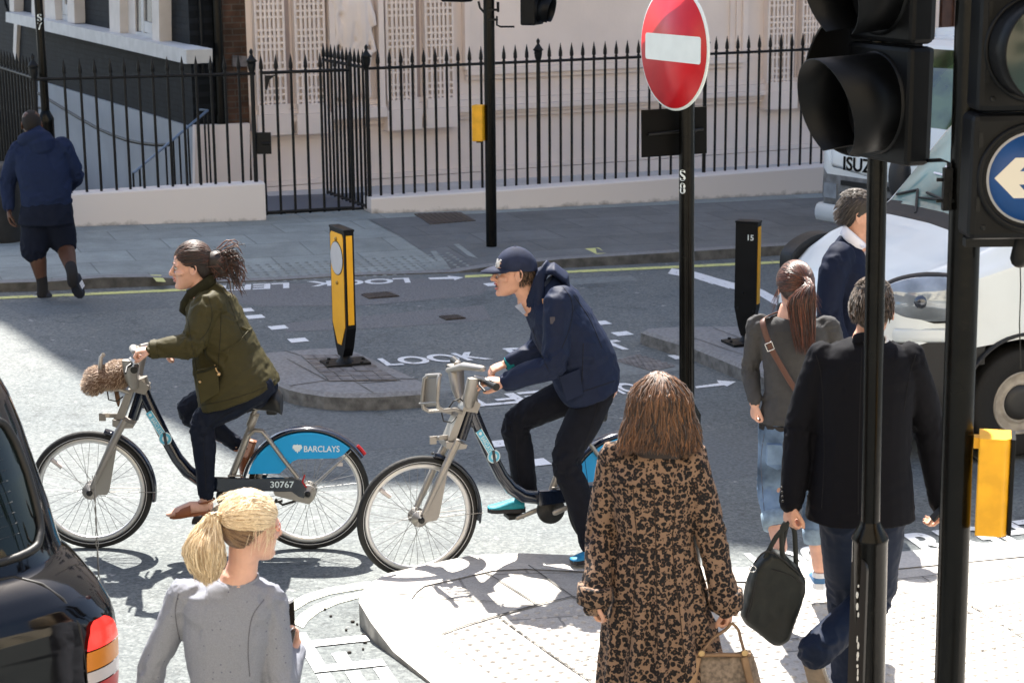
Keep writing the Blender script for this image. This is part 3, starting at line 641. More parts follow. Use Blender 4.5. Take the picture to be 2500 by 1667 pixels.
# niche with a draped figure in relief
g = MB(); ua, ub = uf(797), uf(928)
wallbox(g, ua, ua + .07, zf(262, 860), 5.2, -.02, .16); wallbox(g, ub - .07, ub, zf(262, 860), 5.2, -.02, .16); wallbox(g, ua, ub, zf(286, 860), zf(262, 860), -.01, .21)
build(g, 'niche_frame', M_pink, pink)
g = MB(); rp = lambda x, y, o=.07: fp(x, y, o)
def rt_(pts, r, o=.07, fl=.55): g.tube([rp(x, y, o) for x, y in pts], [(a, a * fl) if False else a for a in r], 10, round_=True, hint=FD)
rt_([(862, -90), (862, -40), (862, 10), (858, 50)], [.13, .12, .16, .15], .03)
rt_([(850, 10), (845, 70), (842, 140), (840, 215), (838, 240)], [.13, .12, .085, .06, .05], .06)
rt_([(876, 5), (880, 60), (884, 110), (884, 170), (888, 225)], [.12, .115, .08, .065, .05], .08)
for pts, r in (([(828, -20), (818, 40), (822, 80), (814, 130), (812, 235)], [.05, .05, .04, .035, .03]), ([(835, 60), (828, 90), (832, 110)], [.03, .04, .02]), ([(861, 45), (866, 80), (876, 104), (870, 112)], [.02, .035, .03, .015]), ([(895, 0), (906, 40), (911, 62), (902, 66)], [.05, .06, .05, .02]), ([(898, 60), (908, 100), (913, 125), (900, 132)], [.03, .035, .04, .02]), ([(852, 90), (850, 160), (852, 235)], [.03, .03, .035]), ([(868, 110), (866, 170), (868, 235)], [.03, .03, .03]), ([(902, 130), (898, 180), (902, 235)], [.035, .03, .03]), ([(820, -60), (806, -10), (822, 20), (840, 30)], [.06, .06, .05, .04]), ([(826, 130), (828, 180), (824, 235)], [.028, .026, .03]), ([(858, -10), (850, 30), (846, 60)], [.03, .028, .02])):
    rt_(pts, r, .12)
remesh(g, 'relief_figure', M_pink, pink, vox=.016, smooth=4)
g = MB(); 
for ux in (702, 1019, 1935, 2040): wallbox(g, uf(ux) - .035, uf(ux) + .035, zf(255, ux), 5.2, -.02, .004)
build(g, 'wall_recess', M_pinkd, pink)  # nearly flush strips, their dark colour stands in for recess shade
# brown doorway at the right and upper windows
g = MB(); M_door = mat('brown_door', (.07, .03, .018), .5, var=.2, vscale=6); wallbox(g, uf(2283), uf(2283) + 1.3, -.3, 3.2, -.02, .12); wallbox(g, uf(2283) + .2, uf(2283) + .6, .2, 2.9, -.01, .15); wallbox(g, uf(2283) + .7, uf(2283) + 1.1, .2, 2.9, -.01, .15); build(g, 'door', M_door, pink)
M_glass = mat('window_glass', (.03, .035, .04), .05, spec=1.0)
for k in range(7):
    u = u0 + 3.2 + k * 3.4
    for zb in (6.2, 10.0):
        if zb + 2.4 > float(np.interp(u, [p[0] for p in top], [p[1] for p in top])): continue
        g = MB(); wallbox(g, u, u + 1.2, zb, zb + 2.2, -.03, .03); wn = build(g, 'window', M_glass, pink)
        g = MB(); 
        for a, b_, c, d in ((u - .12, u, zb - .1, zb + 2.3), (u + 1.2, u + 1.32, zb - .1, zb + 2.3), (u, u + 1.2, zb - .1, zb), (u, u + 1.2, zb + 2.2, zb + 2.3), (u, u + 1.2, zb + 1.07, zb + 1.13)): wallbox(g, a, b_, c, d, -.02, .08)
        build(g, 'window_frame', M_pink, wn)

# ================================================================== dark brick building on the left
def brickmat(name, c1, c2, mortar, w_=.22, h_=.075, R=0.0, bumpv=.5, rough=.85, wet=None):
    m = bpy.data.materials.new(name); m.use_nodes = True; N, L, b = sub_node(m); tc = N.new('ShaderNodeTexCoord')
    mp = N.new('ShaderNodeMapping'); mp.vector_type = 'POINT'; mp.inputs['Rotation'].default_value = (0, 0, R); L.new(tc.outputs['Object'], mp.inputs[0])
    s = N.new('ShaderNodeSeparateXYZ'); L.new(mp.outputs[0], s.inputs[0]); c = N.new('ShaderNodeCombineXYZ'); L.new(s.outputs[0], c.inputs[0]); L.new(s.outputs[2], c.inputs[1])
    br = N.new('ShaderNodeTexBrick'); br.inputs['Scale'].default_value = 1; br.inputs['Brick Width'].default_value = w_; br.inputs['Row Height'].default_value = h_; br.inputs['Mortar Size'].default_value = .008
    br.inputs['Color1'].default_value = (*c1, 1); br.inputs['Color2'].default_value = (*c2, 1); br.inputs['Mortar'].default_value = (*mortar, 1); L.new(c.outputs[0], br.inputs[0])
    nz = N.new('ShaderNodeTexNoise'); nz.inputs['Scale'].default_value = 5; nz.inputs['Detail'].default_value = 6; L.new(tc.outputs['Object'], nz.inputs[0])
    r = N.new('ShaderNodeValToRGB'); r.color_ramp.elements[0].color = (.6, .6, .6, 1); r.color_ramp.elements[0].position = .3; r.color_ramp.elements[1].position = .7; r.color_ramp.elements[1].color = (1.25, 1.2, 1.2, 1); L.new(nz.outputs['Fac'], r.inputs[0])
    mx = N.new('ShaderNodeMix'); mx.data_type = 'RGBA'; mx.blend_type = 'MULTIPLY'; mx.inputs[0].default_value = 1; L.new(br.outputs[0], mx.inputs[6]); L.new(r.outputs[0], mx.inputs[7]); L.new(mx.outputs[2], b.inputs['Base Color'])
    bp = N.new('ShaderNodeBump'); bp.invert = True; bp.inputs['Strength'].default_value = bumpv; bp.inputs['Distance'].default_value = .008; L.new(br.outputs['Fac'], bp.inputs['Height']); L.new(bp.outputs[0], b.inputs['Normal']); b.inputs['Roughness'].default_value = rough; b.inputs['Specular IOR Level'].default_value = .15; return m
angS = math.atan2(SDIR.y, SDIR.x)
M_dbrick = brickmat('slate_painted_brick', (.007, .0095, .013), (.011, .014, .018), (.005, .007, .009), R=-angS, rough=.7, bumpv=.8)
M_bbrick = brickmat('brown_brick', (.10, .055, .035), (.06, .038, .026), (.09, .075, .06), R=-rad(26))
M_wpaint = mat('white_paint', (.52, .52, .51), .6, var=.08, vscale=5, bump=.1, bscale=20)
M_wpaint2 = mat('cream_paint', (.58, .54, .50), .6, var=.05, vscale=5)
M_bpaint = mat('pale_blue_render', (.33, .35, .37), .8, var=.06, vscale=2)
dark = root('brick_building', C0, label='dark painted brick building with white window bands at the left of the street', cat='building')
shits = []
for e in [(-700, 560), (-200, 700), (0, 793), (60, 832), (130, 880), (215, 932)]:
    E = G(*e); t = (C0 - E).dot(SN) / SUN_DIR.dot(SN); h = E + SUN_DIR * t; s = (h - C0).dot(SDIR)
    if s > .2: shits.append((s, h.z))
shits = sorted(shits); 
print('side roof', shits, 'corner', zc, 'front', top[:3])
S3 = lambda s, z, o=0.0: V(((C0 + SDIR * s + SN * o).x, (C0 + SDIR * s + SN * o).y, z))
sp_top = [(0, zc)] + [(s, min(z, 30)) for s, z in shits if s < 40]  # unseen top of the side wall, shaped to cast the shadow edge
if sp_top[-1][0] < 14: sp_top.append((14, sp_top[-1][1]))
g = MB(); zl = -2.6
g.prism([S3(0, zl), S3(sp_top[-1][0], zl)] + [S3(s, z) for s, z in sp_top[::-1]], -SN * .4, 0)
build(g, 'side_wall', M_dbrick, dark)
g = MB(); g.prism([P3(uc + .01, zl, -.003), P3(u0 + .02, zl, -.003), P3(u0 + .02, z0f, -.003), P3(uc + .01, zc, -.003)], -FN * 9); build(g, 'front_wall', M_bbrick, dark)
def on_side(pxs, o, name, m, off0=-.02):
    P = [spx(x, y, o) for x, y in pxs]; g = MB(); g.prism(P, -SN * (o - off0)); return build(g, name, m, dark, bevel=.006)
on_side([(-60, -120), (10, 0), (10, 29), (19, 30)], .02, 'wall_strip', M_dbrick)
on_side([(14, 29), (487, 120), (487, 128), (487, 121)][0:0] or [(14, 30), (455, 122), (455, 157), (14, 54)], .30, 'sill_band', M_wpaint)
on_side([(34, 58), (42, 60), (38, 150), (31, 148)], .06, 'white_strip', M_wpaint2)
for q in ([(14, -160), (34, -160), (34, 30), (24, 28)], [(77, -160), (96, -160), (104, 44), (77, 38)], [(104, -160), (122, -160), (136, 50), (110, 46)], [(160, -160), (176, -160), (182, 58), (165, 55)], [(262, -160), (290, -160), (293, 86), (268, 82)], [(368, -160), (386, -160), (389, 105), (372, 102)]):
    on_side(q, .16, 'window_surround', M_wpaint2)
for q, o in (([(293, -160), (326, -160), (331, 90), (293, 87)], .05), ([(122, -160), (136, -160), (138, 48), (126, 46)], .05)): on_side(q, o, 'window_reveal', M_wpaint2)
for q, bars in (([(138, -160), (160, -160), (164, 40), (140, 34)], ((138, 48), (162, 52))), ([(331, -160), (369, -160), (371, 84), (333, 78)], ((330, 90), (371, 98)))):
    w1 = on_side(q, .03, 'window', M_glass)
    P = [spx(x, y, .06) for x, y in ((q[3][0] - 2, q[3][1]), (q[2][0] + 2, q[2][1]), (q[2][0] + 2, q[2][1] + 14), (q[3][0] - 2, q[3][1] + 12))]
    g = MB(); g.prism(P, -SN * .05); xm = (q[3][0] + q[2][0]) / 2
    P = [spx(x, y, .055) for x, y in ((q[0][0] + 12, -160), (q[0][0] + 18, -160), (q[3][0] + 18, q[3][1] + 3), (q[3][0] + 12, q[3][1] + 2))]; g.prism(P, -SN * .03)
    P = [spx(x, y, .05) for x, y in ((q[3][0] + 12, q[3][1] - 28), (q[2][0], q[2][1] - 26), (q[2][0], q[2][1]), (q[3][0] + 12, q[3][1] - 2))]; g.prism(P, -SN * .02)
    build(g, 'window_frame', M_wpaint, w1)
on_side([(93, 197), (471, 312), (471, 640), (93, 560)], .035, 'rendered_base', M_bpaint)
g = MB(); g.tube([P3(uf(530), -2.0, .09), P3(uf(530), 6, .09)], .062, 16)
for zq in (1.0, 2.6): g.tube([P3(uf(530), zq, .09), P3(uf(530), zq + .09, .09)], .078, 16)
build(g, 'drainpipe', M_blk, dark)
g = MB(); g.tube([P3(uf(492), 1.6, .05), P3(uf(492), 6, .05)], .02, 8); build(g, 'cable_pipe', M_blkm, dark)
for _k in (0, 1):
    g = MB()
    if _k: g.prism([fp(566, 135, .02), fp(602, 138, .02), fp(602, 163, .02), fp(566, 163, .02)], FN * .03)
    else: g.prism([fp(488, 115, .0), fp(506, 115, .0), fp(508, 148, .0), fp(490, 148, .0)], FN * .04)
    build(g, 'stone_block', M_wst, dark)
g = MB(); g.prism([fp(470, 305, .06), fp(604, 300, .06), fp(604, 480, .06), fp(470, 480, .06)], FN * .10); build(g, 'pink_plinth', M_pink, dark)
# steps down and their handrails
def handrail(label, pts, r, post, balusters=()):
    A = pts[0]; r_ = root('handrail', V((A.x, A.y, gz(A.x))), label=label, cat='handrail'); g = MB(); g.tube(pts, r, 8); build(g, 'rail', M_hr if post else M_blkm, r_)
    for p in balusters: g = MB(); g.tube([V((p.x, p.y, -1.6)), p], .012, 8); build(g, 'baluster', M_blkm, r_)
    return r_
M_hr = mat('blue_grey_rail', (.16, .22, .30), .35)
cpt = [(60, 212), (93, 228), (200, 293), (240, 315), (279, 332), (310, 343), (343, 350), (380, 354), (411, 354)]
handrail('black curved handrail descending in front of the pale blue basement wall', [spx(x, y, .5) for x, y in cpt], .022, False)
A = PL(325, 423, LP[0] + pdir * .9, LP[1] + pdir * .9); B = PL(507, 270, LP[0] + pdir * 2.2, LP[1] + pdir * 2.2)
handrail('slender blue grey handrail rising to the right behind the left railing', [A, B, B + V((-.1, 0, .01))], .016, True, [lerp(A, B, t) for t in (0, .08, .42, .52, .6, .72, .85, .95, 1)])
g = MB(); a = spx(40, 262, .3); b_ = spx(118, 264, .3); g.tube([a, b_], .02, 8); build(g, 'wall_rail', M_blkm, dark)

# ================================================================== street furniture
def pole_at(px, py_base, h=.1, base_xy=None): return G(px, py_base, h)
def letters(mb, txt, pos, fwdv, size, m=0, depth=.001):
    """text on an upright surface facing fwdv"""
    z = V((0, 0, 1)); x = z.cross(fwdv).normalized(); M = Matrix(((x.x, 0, fwdv.x, pos.x), (x.y, 0, fwdv.y, pos.y), (0, 1, 0, pos.z), (0, 0, 0, 1)))
    M = Matrix(((x.x, z.x, fwdv.x, pos.x), (x.y, z.y, fwdv.y, pos.y), (x.z, z.z, fwdv.z, pos.z), (0, 0, 0, 1))); mb.text(txt, M, m, size=size, depth=depth, off=size * .02)
M_sign_w = mat('sign_white', (.66, .72, .72), .35, var=.03, vscale=12); M_red_s = mat('sign_red', (.52, .012, .02), .35, var=.08, vscale=6, bump=.03, bscale=4); M_black_s = mat('sign_black', (.004, .004, .004), .7, spec=.12)
def curved_letter(mb, ch, c, ang, r, z, size):
    """white figure wrapped on a pole of radius r"""
    def wp(u, v):
        a = ang + (u - .5) * size * .62 / r; return V((c.x + math.cos(a) * (r + .0015), c.y + math.sin(a) * (r + .0015), z + v * size))
    mb.text(ch, None, warp=wp, off=.02)
# S7 lamp post
b0 = G(128, 540, .1); b0.z = st_h(b0)
lp = root('lamp_post', b0, label='slim black post numbered S7 rising beside the far left railing', cat='post')
g = MB(); T = D(116, -300, b0.y); g.tube([V((b0.x, b0.y, b0.z)), V((b0.x, b0.y, 5.5))], .046, 20); build(g, 'shaft', M_blk, lp)
zb = D(130, 272, b0.y).z; g = MB(); g.lathe([(.085, 0), (.085, zb - b0.z - .12), (.088, zb - b0.z - .08), (.05, zb - b0.z), (.046, zb - b0.z + .01)], b0, n=20); build(g, 'base', M_blk, lp)
g = MB()
for ch, y0, y1 in (('S', 34, 52), ('7', 55, 73)):
    z1, z0 = D(116, y0, b0.y).z, D(116, y1, b0.y).z; curved_letter(g, ch, b0, math.atan2(-b0.y, -b0.x) , .046, z0, z1 - z0)
build(g, 'number', M_sign_w, lp)
# litter bin and dark box at the far left edge
b1 = G(15, 590, .1); b1.z = st_h(b1); g = MB(); g.lathe([(.20, 0), (.22, .03), (.22, .62), (.25, .66), (.25, .74), (.19, .80), (.02, .82)], b1 + V((-.05, .1, 0)), n=20); build(g, 'litter_bin', mat('charcoal_plastic', (.02, .02, .02), .5, var=.3, vscale=7), label='dark round topped litter bin at the left edge beside the man in the hooded top', cat='litter bin')
# far traffic light pole
b2 = G(1200, 597, .1); b2.z = st_h(b2)
tp_ = root('traffic_light', b2, label='far black traffic light pole with yellow push button box in front of the railings', cat='traffic light')
g = MB(); g.tube([b2, V((b2.x, b2.y, 4.6))], .057, 24); build(g, 'pole', M_blk, tp_)
def signal_head(P, f, parent, n=3, hgt=.33, wd=.30, dp=.18, visor=.22, lens_cols=None, vis_r=.125, hole=None):
    """P: bottom centre of the back of the head, f: the way it faces"""
    f = V(f).normalized(); s = V((-f.y, f.x, 0)); R = Matrix((s, f, V((0, 0, 1)))).transposed()
    for k in range(n):
        g = MB(); c = P + V((0, 0, hgt * (k + .5))) + f * dp / 2; g.box(c, (wd, dp, hgt - .008), R); h_ = build(g, 'signal_section', M_sig, parent, bevel=.018)
        fc = c + f * dp / 2; a = bpy.data.objects
        g = MB(); g.lathe([(vis_r + .012, -.002), (vis_r + .012, .012), (vis_r, .014)], fc, ax=f, n=32); build(g, 'lens_ring', M_sig, h_)
        g = MB(); g.lathe([(.001, .014 + .012), (vis_r * .5, .012), (vis_r - .002, .004)], fc, ax=f, n=32); build(g, 'lens', lens_cols[k] if lens_cols else M_lens, h_)
        if visor:
            g = MB(); n_ = 28; a0, a1 = rad(-62), rad(242); outer = []
            for rr, e in ((vis_r + .005, 0), (vis_r - .002, 0)):
                pass
            rings = []
            for i in range(n_ + 1):
                q = lerp(a0, a1, i / n_); d = s * math.cos(q) + V((0, 0, 1)) * math.sin(q); ln = visor * (.80 + .20 * math.sin(q) if True else 1)
                rings.append([fc + d * vis_r, fc + d * (vis_r * 1.02) + f * ln - V((0, 0, .015)), fc + d * (vis_r * 1.02 + .004) + f * ln - V((0, 0, .015)), fc + d * (vis_r + .006)])
            g.loft(rings, 0, True, True, True); vo_ = build(g, 'visor', M_sig, h_)
M_sig = mat('black_polycarbonate', (.0035, .004, .005), .48, spec=.22, var=.35, vscale=7, bump=.06, bscale=15, rvar=.06)
M_lens = mat('dark_lens', (.01, .014, .012), .15, spec=.8); M_lensg = mat('dark_green_lens', (.006, .03, .022), .15, spec=.8)
signal_head(D(1281, 62, b2.y), (1, -.35, 0), tp_, n=3, visor=.16, dp=.16, hgt=.32)
signal_head(D(1126, 6, b2.y) + V((0, .08, 0)), (-.6, -.9, 0), tp_, n=3, visor=.16, dp=.16, hgt=.32)
g = MB(); c = D(1216, 30, b2.y); g.tube([c + V((0, 0, .10)), c + V((0, 0, -.0))], .014); p = D(1256, 66, b2.y); g.tube([D(1213, 40, b2.y), D(1213, 62, b2.y), D(1222, 66, b2.y), p], .01, 8); g.tube([D(1190, 40, b2.y), D(1172, 20, b2.y), D(1168, 4, b2.y)], .012, 8)
for y in (22, 46): g.tube([D(1200, y, b2.y), D(1200, y + 5, b2.y)], .066, 20)
build(g, 'bracket', M_blkm, tp_)
M_ybox = mat('yellow_plastic', (.80, .40, .015), .45, var=.10, vscale=14, bump=.05, bscale=20)
c = D(1169, 300, b2.y); zt, zb = D(1169, 256, b2.y).z, D(1169, 344, b2.y).z
g = MB(); g.box(V((b2.x - .057 - .06, b2.y - .02, (zt + zb) / 2)), (.115, .12, zt - zb), Matrix.Rotation(-.3, 3, 'Z')); bx = build(g, 'push_button_box', M_ybox, tp_, bevel=.01)
g = MB(); g.box(V((b2.x - .12, b2.y - .0, zb - .008)), (.05, .06, .02)); build(g, 'button_base', M_blkm, bx)
# bollards
def bollard(bx_, by_, fdir, wd, dp, hgt, plate_, label, txt=None):
    c = G(bx_, by_, .12); f = V((*fdir, 0)).normalized(); s = V((-f.y, f.x, 0)); R = Matrix((s, f, V((0, 0, 1)))).transposed(); z = V((0, 0, 1))
    r_ = root('bollard', c, label=label, cat='bollard')
    g = MB(); g.box(c + V((0, 0, .012)), (.34, .22, .024), Matrix.Rotation(SA, 3, 'Z')); g.lathe([(.075, .02), (.04, .05), (.035, .10)], c, n=12)
    for k in range(4): g.lathe([(.014, .024), (.014, .036), (.002, .038)], c + V((.13 * (1, -1, 1, -1)[k], .06 * (1, 1, -1, -1)[k], 0)), n=6)
    build(g, 'base_plate', M_blkm, r_)
    zt = hgt; zn = .30; hw = wd / 2; hd = dp / 2; nb = .35
    ol = [(-hw, zt), (hw, zt), (hw, zn), (hw * .62, .14), (hw * nb, .07), (-hw * nb, .07), (-hw * .62, .14), (-hw, zn)]
    g = MB(); g.prism([c + s * a + z * b_ - f * hd for a, b_ in ol], f * dp); g.box(c + z * (zt + .006), (wd + .012, dp + .012, .018), R); build(g, 'shell', M_sig, r_, bevel=.006)
    sy = lambda m_: m_
    if plate_:
        g = MB(); e = .022; ol2 = [(-hw + e, zt - .045), (-hw + e * 2, zt - .025), (hw - e * 2, zt - .025), (hw - e, zt - .045), (hw - e, zn + .01), (hw * .25, .16), (-hw * .25, .16), (-hw + e, zn + .01)]
        g.prism([c + s * a + z * b_ + f * (hd + .001) for a, b_ in ol2], f * .004); fp_ = build(g, 'front_panel', M_yb, r_)
        g = MB(); g.lathe([(.128, 0), (.128, .003)], c + z * (zt - .215) + f * (hd + .005), ax=f, n=40); build(g, 'disc_rim', M_blkm, fp_); g = MB(); g.lathe([(.122, 0), (.122, .004)], c + z * (zt - .215) + f * (hd + .006), ax=f, n=40); build(g, 'disc', M_disc, fp_)
        g = MB(); 
        for zq in (zt - .07, zt - .40): g.sphere(c + z * zq + f * (hd + .005), .016, 10, 6)
        build(g, 'bolt', mat('brass', (.35, .22, .06), .4, metal=.8), fp_)
    g = MB(); e = .014
    for sg in (1, -1):
        g.box(c + z * ((zt + zn) / 2 - .0) + s * sg * (hw + .002), (.004, dp - 2 * e, zt - zn - .06), R)
    build(g, 'side_strip', M_yb, r_)
    if txt:
        g = MB(); letters(g, txt, c + z * (zt - .135) + f * (hd + .002) - s * (-.05 if False else .0) , f, .062); build(g, 'number', M_sign_w, r_)
        g = MB()
        for a, zq in ((-.02, zt - .56), (-.06, zn - .005), (.07, zn - .02)): g.sphere(c + z * zq + s * a + f * hd, .009, 8, 6)
        build(g, 'rivet', M_blkm, r_)
    return r_
M_yb = mat('bollard_yellow', (.86, .42, .01), .4, var=.06, vscale=5, bump=.03); M_disc = mat('disc_grey', (.50, .50, .52), .35, var=.06, vscale=8)
bollard(843, 889, (-.90, -.44), .30, .075, 1.03, True, 'yellow faced bollard with a pale disc on the near traffic island')
bollard(1822, 838, (-.42, -.91), .18, .10, .98, False, 'black bollard numbered 15 with an orange side strip beside the van', '15')
# no entry sign on its pole
NE = G(1677, 1440, .03); NE.z = nh(NE)
ns = root('no_entry_sign', NE, label='round red no entry sign with white bar on a black pole numbered S8', cat='road sign')
g = MB(); nt1 = D(1676, -60, NE.y); nax = (nt1 - NE).normalized(); NP = lambda z: NE + nax * ((z - NE.z) / nax.z); g.tube([NE, NP(4.1)], .038, 28); build(g, 'pole', M_blk, ns)
zb = D(1677, 985, NE.y).z; g = MB(); g.lathe([(.07, 0), (.07, zb - NE.z - .07), (.072, zb - NE.z - .06), (.04, zb - NE.z), (.039, zb - NE.z + .01)], NE, ax=nax, n=28); build(g, 'base', M_blk, ns)
fs = V((-.885, -.466, 0)).normalized(); sx_ = V((-fs.y, fs.x, 0)); ysgn = NE.y - .06
c = D(1647.5, 118, NE.y - .03); Rd = .288
g = MB(); g.lathe([(Rd + .010, -.004), (Rd + .012, -.001), (Rd + .012, .006), (Rd + .010, .008), (.001, .008)], c, ax=fs, n=64); build(g, 'sign_rim', M_sign_w, ns)
g = MB(); g.lathe([(Rd, .007), (Rd, .012), (.001, .012)], c, ax=fs, n=64); fcx = build(g, 'sign_face', M_red_s, ns)
g = MB(); hw, hh = .245, .064; ol = []
for (a, b_, q0) in ((1, 1, 0), (-1, 1, 90), (-1, -1, 180), (1, -1, 270)):
    for k in range(5): q = rad(q0 + 22.5 * k); ol.append(c + fs * .0125 + sx_ * (a * (hw - .015) + .015 * math.cos(q)) + V((0, 0, b_ * (hh - .015) + .015 * math.sin(q))))
g.prism(ol, fs * .002); build(g, 'white_bar', M_sign_w, fcx)
for zq in (.16, -.16): g = MB(); g.box(NP(c.z + zq), (.10, .10, .03), Matrix.Rotation(math.atan2(fs.y, fs.x), 3, 'Z')); build(g, 'clip', M_blkm, ns)
# plate seen from behind, below the disc
A_, B_ = D(1579, 271, NE.y - .10), D(1739, 262, NE.y + .10); C_, E_ = D(1739, 377, NE.y + .10), D(1580, 387, NE.y - .10); nrm = (B_ - A_).cross(E_ - A_).normalized()
if nrm.y < 0: nrm = -nrm
g = MB(); off_ = nrm * .045; g.prism([A_ + off_, B_ + off_, C_ + off_, E_ + off_], nrm * .004); bk = build(g, 'back_plate', M_black_s, ns, bevel=.002)
g = MB(); mid = lerp(A_, E_, .52); mid2 = lerp(B_, C_, .47); g.tube([lerp(mid, mid2, .08) + off_ * .8, lerp(mid, mid2, .92) + off_ * .8], .008, 6); g.sphere(lerp(mid, mid2, .73), .008, 8, 6); build(g, 'mounting_rail', M_blkm, bk)
g = MB()
for ch, y0, y1 in (('S', 413, 440), ('8', 445, 471)):
    z1, z0 = D(1661, y0, NE.y).z, D(1661, y1, NE.y).z; a = math.atan2(-NE.y, -NE.x) - rad(33); curved_letter(g, ch, NP(z0), a, .038, z0, z1 - z0)
build(g, 'number', M_sign_w, ns)
# near pole 1: signal seen from the side, disc sign seen from behind
Y1 = 7.0; n1 = D(2136, 1240, Y1); n1 = V((n1.x, n1.y, gz(n1.x, 0, .02)))
s1 = root('traffic_light', n1, label='near black signal pole with deep hooded heads pointing left and a wide lower sleeve', cat='traffic light')
n1t = D(2146, 330, Y1)
g = MB(); lean = V((0, 0, 0)); p1ax = (D(2142, 400, Y1) - n1).normalized(); g.tube([n1, n1 + p1ax * 4.4], .0375, 32); build(g, 'pole', M_blk, s1)
zb = D(2132, 1278, Y1).z; zs = D(2132, 1312, Y1).z
g = MB(); g.lathe([(.070, 0), (.070, zs - n1.z - .012), (.073, zs - n1.z - .006), (.072, zs - n1.z + .004), (.044, zb - n1.z - .005), (.0385, zb - n1.z + .012)], n1, ax=p1ax, n=36); ba = build(g, 'sleeve', M_blk, s1)
g = MB(); zt = D(2132, 1350, Y1).z; dv = V((-.82, -.57, 0)); side = V((-dv.y, dv.x, 0)); cc = V((n1.x, n1.y, 0)) + dv * .066
pl = []
for k in range(13): q = math.pi * k / 12; pl.append(cc + side * (.042 * math.cos(q)) + V((0, 0, zt - .05 + .05 * math.sin(q))))
pl = [cc + side * .042 + V((0, 0, .35))] + pl + [cc - side * .042 + V((0, 0, .35))]; g.prism(pl, dv * .012); build(g, 'access_door', M_chip if False else mat('chipped_black_paint', (.010, .010, .010), .3, col2=(.010, .010, .010)), ba)
M_chip = mat('grey_chips', (.55, .55, .53), .6)
g = MB()
for y in (1430, 1452, 1480, 1500, 1560, 1575, 1598, 1608, 1625, 1640, 1655):
    p = D(2093 + random.uniform(-1, 4), y, Y1 - .085); g.sphere(p, (.003 + random.random() * .003, .001, .005 + random.random() * .012), 6, 4)
build(g, 'paint_chip', M_chip, ba)
# hooded heads
hf = V((-.86, -.51, 0)).normalized(); hs = V((-hf.y, hf.x, 0)); hR = Matrix((hs, hf, V((0, 0, 1)))).transposed(); Z = V((0, 0, 1))
hb = D(2170, 400, Y1 - .08); ht = D(2170, 104, Y1 - .08)

hf = V((-.93, -.37, 0)).normalized(); WD, HG, DP = .42, .437, .10
s1c = D(2168, 250, Y1 - .10)
signal_head(s1c - hf * DP / 2 - Z * (HG / 2), hf, s1, n=3, hgt=HG, wd=WD, dp=DP, visor=.27, vis_r=.178)
hs = V((-hf.y, hf.x, 0))
g = MB(); bx0 = s1c - hf * (DP / 2 + .01)      # rounded back shell of the heads
for k in range(3):
    c = bx0 + Z * (HG * k); R = Matrix((hs, hf, Z)).transposed(); g.box(c, (WD * .80, .05, HG - .02), R)
build(g, 'back_shell', M_sig, s1, bevel=.015)
dc = D(2116, 190, Y1 + .16); dax = V((.50, -.866, 0))
rs = root('round_sign', V((dc.x, dc.y, dc.z)), label='round sign seen from its plain black back, behind the hooded heads of the near signal', cat='road sign')
g = MB(); g.lathe([(.300, 0), (.305, .006), (.300, .012), (.001, .012)], dc, ax=-dax, n=64); build(g, 'disc', M_black_s, rs)
g = MB(); g.tube([dc + Z * .1 + dax * .02, V((n1.x, n1.y, dc.z + .1))], .012, 8); build(g, 'clamp', M_blkm, rs)
